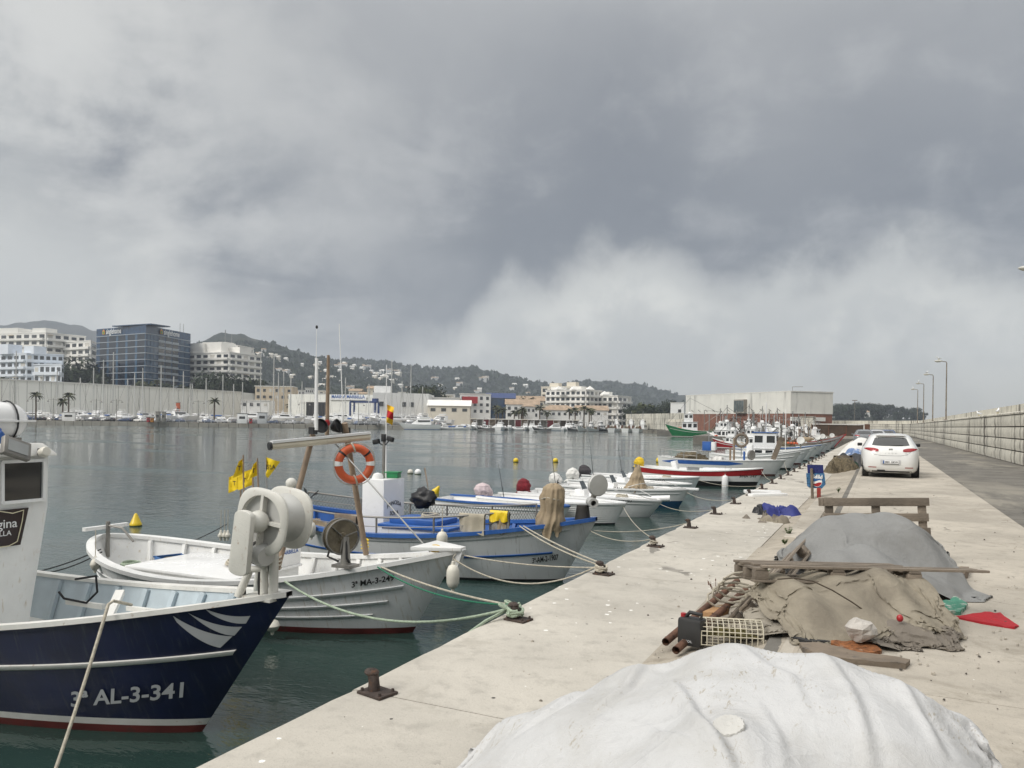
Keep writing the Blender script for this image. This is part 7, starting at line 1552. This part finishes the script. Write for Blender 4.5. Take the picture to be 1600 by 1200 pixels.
# long pale boat hall wall with panel joints
hl_ = thing('boat_hall', 'very long white boat storage hall wall with vertical panel joints', 'building', G(180, 330, .1)); a, c = G(-60, 292), G(376, 372); za, zc = ZT(0, 592, 300), ZT(376, 613, 372); n = 26
for k in range(n):
    p, q = a.lerp(c, (k+.02)/n), a.lerp(c, (k+.98)/n); h = za+(zc-za)*(k+.5)/n; bar('panel', hl_, p, q, h/2, h, .5, M_shut)
    bar('joint_post', hl_, q, a.lerp(c, (k+1.02)/n), h/2, h*.99, .3, M_gunm)
bar('coping', hl_, a, c, (za+zc)/2+.1, .5, 1.2, M_worn, .0).rotation_euler[1] = math.atan2(za-zc, (c-a).length); bar('end_wall', hl_, c, c+DV*30+RV*3, zc/2, zc, .5, M_shut)
def house(name, label, px0, px1, pyt, D, m=M_white, roof=None, nw=(1, 3), cat='house', group=None, dep=9, hip=False, Dr=None, z0=.1):
    A, B = G(px0, D), G(px1, Dr or D+1); zt = ZT((px0+px1)/2, pyt, D); r = thing(name, label, cat, Vector(((A.x+B.x)/2, (A.y+B.y)/2, z0)), 0, group)
    prism_w('wall', r, [A, B, B+DV*dep, A+DV*dep], z0, zt, m)
    if nw: windows(r, A, B, max(z0, zt-3.2*nw[0]), zt-.3, nw[0], nw[1], M_win, .45, .45)
    if roof:
        k = [A-RV*.5-DV*.5, B+RV*.5-DV*.5, B+RV*.5+DV*(dep+.5), A-RV*.5+DV*(dep+.5)]; mid0, mid1 = (k[0]+k[3])/2, (k[1]+k[2])/2
        if hip: mid0, mid1 = mid0.lerp(mid1, .3), mid0.lerp(mid1, .7)
        hh = min(2.6, (B-A).length*.22); b = MB().add([p+UP*zt for p in k]+[mid0+UP*(zt+hh), mid1+UP*(zt+hh)], [(0, 1, 5, 4), (2, 3, 4, 5), (1, 2, 5), (3, 0, 4)]); wb(b, 'roof', roof, r)
    else: bar('roof', r, A-RV*.3, B+RV*.3, zt+.15, .35, dep+.6, M_worn, -dep/2)
    return r
house('beige_office', 'beige low office with flat roof between tower and marina hall', 398, 456, 604, 360, M_beige2, None, (2, 6), 'building'); house('white_office', 'small white office with a row of square windows by the long hall', 376, 420, 626, 345, M_white, None, (1, 4), 'building')
# Marina hall with sign and open bay
mh_ = thing('marina_hall', 'white marina hall with blue lettered sign and open boat bay', 'building', G(560, 335, .1)); A, B = G(450, 338), G(582, 330); Cc = G(669, 338); zt = ZT(520, 614, 333)
prism_w('wall', mh_, [A, B, B+DV*25, A+DV*25], .1, zt-.6, M_shut); prism_w('front_wing', mh_, [B, Cc, Cc+DV*25, B+DV*25], .1, zt+.4, M_white)
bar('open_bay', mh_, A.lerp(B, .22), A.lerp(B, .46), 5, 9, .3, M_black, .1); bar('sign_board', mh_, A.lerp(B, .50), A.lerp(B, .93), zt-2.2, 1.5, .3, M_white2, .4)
d = (B-A).normalized(); q = A.lerp(B, .52)-DV*.7+UP*(zt-2.2); vs, fs = text_mesh('MARINA MARBELLA', 2.1, 'LEFT', .03); wv = max(v.x for v in vs); wb(MB().add([q+d*(v.x/wv*(B-A).length*.39)+UP*(v.y+.0) for v in vs], fs), 'lettering', M_blue, mh_)
for u in (.12, .52, .66): bar('window', mh_, B.lerp(Cc, u), B.lerp(Cc, u+.07), zt-4.5, 2.0, .2, M_win, .06)
bar('roof_box', mh_, A.lerp(B, .98)+DV*8, B.lerp(Cc, .25)+DV*8, zt+2, 3, 6, M_white2)
tl = thing('travel_lift', 'blue steel travel lift gantry in front of the marina hall', 'crane', G(565, 318, .1)); a, c = G(547, 318, .1), G(586, 318, .1); zt2 = ZT(566, 628, 318); M_lift = mat('lift blue', (.016, .04, .14), .5)
for p in (a, c): wb(MB().box(p+UP*zt2/2, (.6, .6, zt2)), 'leg', M_lift, tl); wb(MB().box(p+DV*8+UP*zt2/2, (.6, .6, zt2)), 'leg', M_lift, tl); wb(MB().beam(p+UP*zt2, p+DV*8+UP*zt2, .6, .8), 'side_beam', M_lift, tl)
wb(MB().beam(a+UP*zt2+DV*4, c+UP*zt2+DV*4, .7, .8), 'top_beam', M_lift, tl); wb(MB().box(c+UP*(zt2+.6), (2.2, 1.5, 1.6)), 'engine_box', M_lift, tl)
# waterfront houses
HS = [('white_house', 'white house with three dark windows right of the marina hall', 668, 718, 622, 352, M_white, None, (2, 5)), ('white_hall', 'low cream hall with wide door behind the berths', 668, 734, 634, 330, M_cream2, M_wapt, (1, 4)), ('red_shop', 'white shop with a big red curved fascia', 718, 766, 616, 365, M_white, None, (3, 5)),
      ('blue_pavilion', 'dark glass pavilion with blue roof among the houses', 760, 804, 622, 372, M_bglass, M_lift, None), ('white_house', 'white terraced house with tiled pitched roof behind palms', 790, 842, 632, 360, M_white, M_tile, (2, 5)), ('white_villa', 'white villa with a hipped roof above the awnings', 816, 836, 635, 346, M_white, M_tile, (1, 3)), ('white_villa', 'long white house stepping along the palm row', 842, 905, 641, 370, M_white, M_tile, (1, 7)), ('cream_house', 'cream house with brown roof above the awnings', 795, 850, 626, 395, M_cream2, M_tile, (1, 6)), ('white_house', 'white house half hidden under the seaside apartments', 900, 950, 641, 400, M_white, M_tile, (1, 5))]
for nm, lab, a, c, yt, D, m, rf, nw in HS: house(nm, lab, a, c, yt, D, m, rf, nw, 'house', None, hip='villa' in nm)
rs = bpy.data.objects['red_shop']; bar('fascia', rs, G(722, 364), G(746, 364), ZT(734, 625, 364), 3.2, .5, M_red, .4)
# town houses higher up, low roofs between the trees
q = random.Random(12); nH = 0
for i in range(62):
    px_ = q.uniform(400, 850); D_ = q.uniform(420, 640); wpx = q.uniform(9, 24)*450/D_; yt = hor(px_)-q.uniform(22, 50)*(1 if px_ < 700 else .8)*(450/D_)**.3
    house('town_house', 'small white town house among the trees behind the marina', px_, px_+wpx, yt, D_, q.choice([M_white, M_wapt, M_cream2, M_wapt]), q.choice([None, M_tile, None]), (1, q.choice([2, 3, 4])), 'house', 'white town houses behind the marina', 8)
# awning row
aw = thing('restaurant_row', 'row of harbour restaurants with cream awnings and brown fronts', 'restaurants', G(820, 306, .1)); a, c = G(735, 306), G(905, 304)
for k in range(17):
    p, q2 = a.lerp(c, (k+.03)/17), a.lerp(c, (k+.97)/17); bar('awning', aw, p, q2, 3.1, .25, 4, M_wapt if k % 4 else M_cream2, .5); bar('front', aw, p, q2, 1.5, 2.8, .3, [M_brown, M_tile, M_gunm, M_wood, M_red][(k*7) % 5], -1.2)
    bar('post', aw, q2, a.lerp(c, (k+1.0)/17), 1.5, 3, .2, M_white, 2.2)
# hillside villas: placed where the sight line meets the slope
hills = [o for o in bpy.data.objects if o.name.startswith('hill')]
def bvh(o): return BVHTree.FromPolygons([v.co for v in o.data.vertices], [tuple(p.vertices) for p in o.data.polygons])
trees_ = [bvh(o) for o in hills]
def on_hill(px, py):
    r = ray(px, py).normalized(); best = None
    for t_ in trees_:
        h = t_.ray_cast(EV, r)
        if h[0] is not None and (best is None or h[3] < best[1]): best = (h[0], h[3])
    return best
vil = []
for v_ in range(5):
    b = MB(); w_ = [9, 12, 7, 15, 10][v_]; b.box((0, 0, 1.5), (w_, 8, 9)); b.box((w_*.3, 1, 7), (w_*.5, 6, 4)) if v_ % 2 else None
    wl = b.mesh('wall', [M_wapt, M_cream2, M_wapt, M_white, M_wapt][v_]); rb_ = MB().add([(-w_/2-.4, -4.4, 6), (w_/2+.4, -4.4, 6), (w_/2+.4, 4.4, 6), (-w_/2-.4, 4.4, 6), (-w_/2, 0, 8.2), (w_/2, 0, 8.2)], [(0, 1, 5, 4), (2, 3, 4, 5), (1, 2, 5), (3, 0, 4)]).mesh('roof', [M_tile, M_wapt, M_wapt, M_tile, M_wapt][v_]); vil.append((wl, rb_))
regs = [((400, 430, 549, 562), 7), ((430, 470, 556, 585), 8), ((470, 520, 566, 588), 9), ((520, 575, 570, 582), 12), ((580, 622, 581, 594), 20), ((440, 640, 590, 612), 16), ((340, 420, 545, 585), 4), ((640, 760, 592, 614), 10), ((760, 830, 602, 618), 4)]
for (x0, x1, y0, y1), n in regs:
    for k in range(n):
        h = on_hill(q.uniform(x0, x1), q.uniform(y0, y1))
        if not h: continue
        wl, rf = vil[q.randrange(5)]; r = thing('hillside_villa', 'small white villa dotted on the wooded hillside', 'house', h[0], YAW+q.uniform(-.5, .5), 'white villas on the hillside'); s_ = max(.7, h[1]/1300)*q.uniform(.5, .9); r.scale = (s_,)*3
        put('wall', wl, r); put('roof', rf, r)
for k in range(34):
    px_ = q.uniform(1301, 1385); h = on_hill(px_, q.uniform(643, 653))
    if h: wl, rf = vil[q.randrange(5)]; r = thing('headland_villa', 'white villa on the low headland beyond the breakwater', 'house', h[0], YAW+q.uniform(-.4, .4), 'white villas on the headland'); r.scale = (q.uniform(.5, .8),)*3; put('wall', wl, r); put('roof', rf, r)
mst = thing('radio_mast', 'thin radio mast on top of the wooded hill', 'mast', (on_hill(352, 536) or [G(350, 1850, 180)])[0])
for dx in (0, 14): MB().tube([(dx, 0, -6), (dx, 0, 22-dx*.6)], .8, 5).build('pole', M_gunm, mst)
# ---------------------------------------------------------------- trees
def leafmat(name, a, b2):
    m = bpy.data.materials.new(name); m.use_nodes = True; t = NT(m.node_tree); bs = t.n['Principled BSDF']; g = t.add('ShaderNodeNewGeometry').outputs['Position']; oi = t.add('ShaderNodeObjectInfo')
    c = t.mix(t.smooth(t.noise(g, .7, 4, .6), .35, .65), a, b2); c = t.mix(1.0, c, t.ramp(oi.outputs['Random'], [(0, .75), (1, 1.25)]), 'MULTIPLY'); t.put(bs, 'Base Color', c); t.put(bs, 'Roughness', .8); t.put(bs, 'Specular IOR Level', .2); return m
L_dark = leafmat('dark foliage', (.020, .031, .018), (.043, .056, .030)); L_mid = leafmat('olive foliage', (.04, .055, .022), (.085, .092, .04)); L_palm = leafmat('palm fronds', (.035, .045, .02), (.085, .085, .045)); M_bark = mat('bark', (.11, .085, .06), .95, var=.3, bump=.5, bs=12)
def leaf_crown(seed, w_, h_, n, s_, shape):
    q = random.Random(seed); cl = [(Vector((q.uniform(-1, 1)*w_*.36, q.uniform(-1, 1)*w_*.36, h_*(q.uniform(.25, .95) if shape != 'pine' else q.uniform(.6, .95)))), q.uniform(.16, .3)*w_) for _ in range(13)]
    b = MB(); vs = []; fs = []
    for _ in range(n):
        c, r = q.choice(cl); d = Vector((q.gauss(0, 1), q.gauss(0, 1), q.gauss(0, .8))).normalized()*r*q.uniform(.55, 1.05); p = c+d; a = Vector((q.gauss(0, 1), q.gauss(0, 1), q.gauss(0, 1))).normalized(); e = a.cross(d.normalized()+Vector((.01, 0, 0))).normalized(); k = s_*q.uniform(.6, 1.3); i = len(vs)
        vs += [p+e*k, p+a*k*.55, p-e*k, p-a*k*.55]; fs.append((i, i+1, i+2, i+3))
    return b.add(vs, fs), cl
TP = []
for i, (w_, h_, m, sh_) in enumerate(((7, 8, L_dark, 'round'), (9, 7, L_mid, 'round'), (6, 9, L_mid, 'round'), (10, 9, L_dark, 'pine'))):
    b, cl = leaf_crown(i*5+1, w_, h_, 1500, .42, sh_); cm = b.mesh('crown', m); tb = MB().tube([(0, 0, 0), (.1, .05, h_*.3), (.0, .1, h_*.6)], [.32, .22, .12], 7)
    for c, r in cl[:6]: tb.tube([(.08, .05, h_*.28), tuple(c*.6+Vector((0, 0, h_*.15))), tuple(c)], [.14, .09, .03], 5)
    TP.append((cm, tb.mesh('trunk', M_bark, smooth=True)))
def tree(px_, D_, sc, kind, lab, grp, z=.1):
    r = thing('tree', lab, 'tree', G(px_, D_, z), q.uniform(0, 6), grp); r.scale = (sc*q.uniform(.9, 1.15), sc*q.uniform(.9, 1.15), sc); put('trunk', TP[kind][1], r); put('crown', TP[kind][0], r); return r
for n_, x0, x1, d0, d1, s0, s1, lab in ((14, 90, 150, 390, 430, 2.4, 3.3, 'bushy tree between the long hall and the white apartments'), (24, 288, 402, 388, 420, 1.9, 2.5, 'dark bushy tree at the foot of the white apartment tower'), (8, 205, 292, 380, 390, 1.7, 2.2, 'tree at the foot of the blue office block'), (44, 410, 700, 400, 620, .9, 1.7, 'tree among the town houses behind the marina hall'), (14, 632, 690, 400, 470, 1.6, 2.2, 'tall pine behind the marina hall'),
    (36, 690, 850, 385, 560, .9, 1.7, 'tree between the waterfront houses'), (16, 795, 852, 500, 560, 1.2, 1.8, 'large dark tree left of the seaside apartments'), (46, 980, 1075, 380, 560, .9, 1.5, 'dark tree behind the mole wall')):
    for _ in range(n_): tree(q.uniform(x0, x1), q.uniform(d0, d1), q.uniform(s0, s1), q.choice([0, 0, 1, 2, 3]), lab, 'cluster: '+lab)
for _ in range(80): 
    px_ = q.uniform(1290, 1470); h = on_hill(px_, q.uniform(646, 658))
    if h: r = tree(px_, 500, q.uniform(1.1, 1.8), 0, 'dark pine on the low headland beyond the breakwater', 'pines on the headland'); r.location = h[0]-UP*1
# far wood on the slopes, seen as one mass
b = MB(); vs = []; fs = []
for _ in range(5200):
    h = on_hill(q.uniform(300, 1060), q.uniform(535, 655))
    if not h: continue
    for _k in range(3):
        s_ = q.uniform(2.2, 5.0)*h[1]/1500; p = h[0]+Vector((q.gauss(0, 3), q.gauss(0, 3), s_*.5)); a = Vector((q.gauss(0, 1), q.gauss(0, 1), q.gauss(0, .6))).normalized(); e = a.cross(UP).normalized(); i = len(vs); vs += [p+e*s_, p+UP*s_, p-e*s_, p-UP*s_]; fs.append((i, i+1, i+2, i+3))
o = b.add(vs, fs).build('hillside_wood', L_dark); o['kind'] = 'stuff'; o['label'] = 'dark scrub and trees covering the far hillsides'
# palms
fr = MB(); rows = []
for i in range(9):
    u = i/8; x = u*2.6; z = .75*sin(u*2.2)-.9*u*u; w_ = .38*sin(pi*min(1, u*.9+.08))**.7; rows.append([(x, -w_, z-.22*(w_/.38)), (x, 0, z), (x, w_, z-.22*(w_/.38))])
fr.loft(rows); FR = fr.mesh('frond', L_palm); PT = {}
def palm(px_, D_, H_, lab, grp='palms along the marina quay'):
    r = thing('palm_tree', lab, 'palm', G(px_, D_, .15), q.uniform(0, 6), grp)
    if round(H_) not in PT: PT[round(H_)] = MB().tube([(0, 0, 0), (.1, 0, H_*.5), (0, .05, H_)], [.34, .26, .3], 9).mesh('trunk', M_bark, smooth=True)
    put('trunk', PT[round(H_)], r)
    for k in range(20): o = put('frond', FR, r, loc=(0, 0, round(H_)-.1)); o.rotation_euler = (0, R(-38+75*((k*7) % 20)/20), k*2*pi/20*3.1); o.scale = (q.uniform(.85, 1.1),)*3
for px_, D_, H_, lab in ((56, 274, 9, 'palm by the long hall at the marina corner'), (107, 276, 9, 'tall palm with drooping fronds in front of the long hall'), (98, 282, 7, 'shorter palm beside the tall one'), (335, 284, 8, 'palm before the right end of the long hall'), (245, 376, 19, 'palm at the foot of the blue office block'), (232, 378, 17, 'palm crowding the office block corner'), (4, 366, 19, 'palm crown showing above the long hall')): palm(px_, D_, H_, lab)
for k in range(15): palm(q.uniform(770, 930), q.uniform(318, 345), q.choice([6, 7, 8]), 'small palm in the row behind the awnings', 'palms behind the restaurant row')
for k in range(8): palm(q.uniform(430, 640), q.uniform(345, 420), q.choice([8, 9]), 'palm rising between roofs behind the marina', 'palms behind the marina')
# ---------------------------------------------------------------- marina: parked cars, yachts, masts, lamps
CP = []
for m, lab in ((P_white, 'white'), (P_grey, 'grey'), (P_black, 'black'), (P_blue, 'dark blue'), (P_silv, 'silver')):
    CP.append((car(lab+' car parked on the far marina quay', G(130+25*len(CP), 279, .2), YAW+R(90), m, None, False, 'cars on the marina quay'), lab))
for k in range(84):
    c, lab = CP[q.randrange(5)]; px_ = q.uniform(15, 420) if k < 66 else q.uniform(420, 700); dup(c, G(px_, q.uniform(274, 288), .2), YAW+R(q.choice([90, -90, 60, 0, 180])+q.uniform(-8, 8)), 1.0, lab+' car parked on the far marina quay')
YP = []
for i, (L, lab) in enumerate(((9, 'white motor yacht'), (11, 'white flybridge motor yacht'), (7.5, 'small white sports boat'), (12, 'white motor cruiser with dark windows'))):
    H = Hull(L, L*.31, (L*.12, L*.115, L*.16), L*.05, L*.16, .38, .85, 2.0, .8, 2.2, .1, .22, .6)
    r, _ = make_boat('yacht', lab+' laid up behind the marina quay', H, G(60+70*i, 292, .9), R(20*i), [(-.1, 0), (.0, 0), (.12, 1), (9, 2)], [M_lgrey, M_blue if i % 2 else M_navy, M_white2], M_white2, M_white2, M_white2, lambda t, H=H: H.s(t)-.05, res=14, cat='yacht', group='yachts in the marina')
    z = H.s(.4); rows = []
    for x, w_, h in ((-L*.28, .30, .0), (-L*.27, .29, L*.13), (L*.02, .26, L*.135), (L*.17, .2, L*.02), (L*.24, .1, .0)): rows.append([(x, -w_*L*.45, z), (x, -w_*L*.36, z+h), (x, w_*L*.36, z+h), (x, w_*L*.45, z)])
    MB().loft(rows).build('superstructure', M_white2, r, smooth=True, angle=30); 
    for sd in (-1, 1): MB().box((-L*.12, sd*L*.118, z+L*.085), (L*.28, .06, L*.035)).build('window', M_dglass, r)
    MB().box((L*.075, 0, z+L*.085), (L*.02, L*.16, L*.04), Matrix.Rotation(R(40), 3, 'Y')).build('windscreen', M_dglass, r)
    if i % 2: MB().box((-L*.14, 0, z+L*.17), (L*.2, L*.18, L*.03)).build('flybridge', M_white2, r, bevel=.05); MB().tube([(-L*.2, -.6, z+L*.17), (-L*.2, -.6, z+L*.26), (-L*.2, .6, z+L*.26), (-L*.2, .6, z+L*.17)], .06, 6).build('radar_arch', M_white2, r)
    if i == 2: MB().box((-L*.3, 0, z+.5), (L*.25, L*.22, .5)).build('canvas_cover', M_blue, r, bevel=.1)
    YP.append((r, lab))
for k in range(120):
    r, lab = YP[q.randrange(4)]; px_ = q.uniform(0, 400) if k < 46 else q.uniform(400, 690); D_ = q.uniform(288, 322)
    dup(r, G(px_, D_, q.uniform(.6, 1.3)), YAW+R(q.choice([0, 180, 30, 150, -90, 90])+q.uniform(-25, 25)), q.uniform(.8, 1.15), lab+' laid up behind the marina quay')
for k, (px_, rz) in enumerate(((655, 182), (693, 178), (716, 185))): dup(YP[(3, 2, 2)[k]][0], G(px_, 268+4*k, WATER), YAW+R(rz), (1.25, .9, .9)[k], ['long white motor cruiser moored at the end of the far quay', 'grey-white launch moored off the far quay end', 'low white launch next to the quay end'][k])
for k in range(40):
    r, lab = YP[q.choice([0, 1, 2, 2, 0])]; px_ = 705+200*(k+.5)/40+q.uniform(-2, 2); dup(r, G(px_, q.uniform(287, 296), WATER), YAW+R(q.choice([90, -90, 75, -100, 180])), q.uniform(.6, .95), lab.replace('white', 'white', 1)+' berthed before the restaurant row', 'boats before the restaurant row')
for k, px_ in enumerate((760, 846, 897)): 
    trawler(['small black workboat among the berthed boats by the awnings', 'dark workboat with net heap by the awnings', 'black hulled workboat beside the white trawlers'][k], G(px_, 284, WATER), YAW+R(180+20*k), 7.5, M_black, gantry=False)
def sailboat(px_, pyt, D_, lab, side=0, z=.7):
    r, _l = YP[q.choice([0, 2])]; base = G(px_, D_, z); zt = ZT(px_, pyt, D_); o = thing('sail_yacht', lab, 'yacht', base, YAW+R(q.uniform(0, 180)), 'sailing yachts in the marina')
    hb2 = MB(); H = Hull(9, 2.8, (1.1, 1.0, 1.3), .6, 1.0, .42, .5); rows = [[(H.pt(t, z_)[0], s2*H.pt(t, z_)[1], z_) for t in H.ts(12)] for s2, z_ in ((1, 1.0), (1, .3), (1, -.5), (-1, -.5), (-1, .3), (-1, 1.0))]; hb2.loft(rows); hb2.loft([rows[0], rows[-1]]); hb2.build('hull', M_white2, o, smooth=True); MB().box((.3, 0, 1.3), (3, 1.5, .6), None, taper=.8).build('coachroof', M_white2, o, bevel=.1)
    h = zt-z; MB().tube([(.6, 0, 1), (.6, 0, h)], [.22, .17], 6).build('mast', mat('alloy mast', (.58, .58, .56), .45, .1), o)
    for zz in (.45, .7): MB().beam((.6, -.9, h*zz), (.6, .9, h*zz), .06, .06).build('spreader', MATS['alloy mast'], o)
    MB().tube([(.6, 0, h), (4.2, 0, 1.2)], .035, 4).tube([(.6, 0, h), (-4.2, 0, 1.2)], .035, 4).tube([(.6, 0, h*.98), (.6, 1.3, 1.1)], .03, 4).tube([(.6, 0, h*.98), (.6, -1.3, 1.1)], .03, 4).build('rigging', M_gunm, o); MB().tube([(.5, 0, 2.2), (-3.6, 0, 2.3)], .2, 8).build('furled_sail', M_blue if int(px_) % 2 else M_whcl, o)
for px_, pyt, D_ in ((24, 548, 285), (160, 562, 288), (176, 550, 290), (196, 592, 288), (221, 575, 287), (253, 571, 290), (296, 600, 300), (302, 600, 305), (322, 591, 292), (378, 597, 300), (427, 553, 296), (433, 582, 300), (440, 580, 302), (456, 588, 305), (493, 559, 298), (513, 554, 300), (609, 562, 292), (640, 571, 288), (143, 575, 300), (12, 590, 288), (68, 585, 292), (88, 578, 294), (122, 590, 296), (208, 583, 298), (268, 588, 296), (284, 580, 300), (345, 585, 298), (362, 600, 302), (404, 590, 300), (470, 596, 302), (541, 590, 300), (575, 600, 296), (628, 596, 298), (662, 604, 292)):
    sailboat(px_, pyt, D_, 'sailing yacht with bare mast laid up at the marina')
LM = thing('quay_lamp', 'double-armed lamp post on the marina quay', 'street lamp', G(182, 270, .18), YAW, 'lamp posts on the marina quay')
MB().tube([(0, 0, 0), (0, 0, 8)], [.12, .08], 8).build('pole', M_gunm, LM); MB().tube([(-1.9, 0, 7.0), (-1.7, 0, 7.5), (1.7, 0, 7.5), (1.9, 0, 7.0)], .06, 6).build('arm', M_gunm, LM)
for sd in (-1, 1): MB().lathe([(0, .3), (.15, .28), (.42, 0), (.3, -.08), (0, -.1)], 12, Matrix.Translation((sd*1.9, 0, 6.8))).build('lamp_shade', M_gunm, LM, smooth=True)
for px_ in (83, 51, 310, 150, 385, 475, 560): dup(LM, G(px_, 271, .18), YAW, 1)
def pillar(px_, w_, h_, m, lab, nm, cat, D_=268):
    r = thing(nm, lab, cat, G(px_, D_, .18), YAW); MB().box((0, 0, h_/2), (w_, .9, h_)).build('body', m, r, bevel=.05); MB().box((0, 0, h_+.08), (w_*1.15, 1.1, .16)).build('cap', M_gunm, r); MB().box((0, -.47, h_*.6), (w_*.6, .04, h_*.25)).build('panel', M_dglass, r)
pillar(232, .9, 1.6, M_red, 'red fire point box on the marina quay', 'fire_box', 'box'); pillar(238, .9, 1.4, mat('orange box', (.5, .2, .02), .5), 'orange box next to the red fire point', 'fire_box', 'box'); pillar(247, 1.4, 3.6, M_gunm, 'grey fuel pump pillar on the marina quay', 'fuel_pump', 'fuel pump'); pillar(256, 1.2, 3.6, M_gunm, 'second grey fuel pump pillar on the marina quay', 'fuel_pump', 'fuel pump'); pillar(392, .9, 1.7, M_red, 'red pump box by the white kiosk', 'pump_box', 'box'); pillar(379, 3.4, 3.4, M_white2, 'white kiosk at the fuel quay', 'kiosk', 'kiosk'); pillar(410, 3.2, 3.8, M_silver, 'grey steel shelter at the fuel quay', 'shelter', 'shelter'); pillar(278, 1.4, 7.5, mat('orange tower', (.42, .09, .03), .6), 'orange red boat lift tower against the long hall', 'lift_tower', 'tower', 300); pillar(108, 4.6, 3.0, M_lgrey, 'grey camper van on the marina quay', 'camper_van', 'van', 274)
rl_ = thing('quay_railing', 'low post and rail fence along the far marina quay', 'railing', G(300, 269, .18))
for k in range(44): p = G(250+10*k, 269+.008*k*10*.5, .18); wb(MB().box(p+UP*.5, (.12, .12, 1.0)), 'post', M_silver, rl_)
for zz in (.5, .95): wb(MB().tube([G(250+43*k, 269+.017*k*10, .18)+UP*zz for k in range(11)], .04, 5), 'rail', M_silver, rl_)
pl_ = thing('light_mast', 'slim light mast on the port yard beyond the fish market', 'mast', G(1335, 190, .16)); MB().tube([(0, 0, 0), (0, 0, 8.2)], .09, 6).build('pole', M_gunm, pl_); MB().box((0, 0, 8.3), (1.2, .3, .2)).build('lamp_bar', M_gunm, pl_)
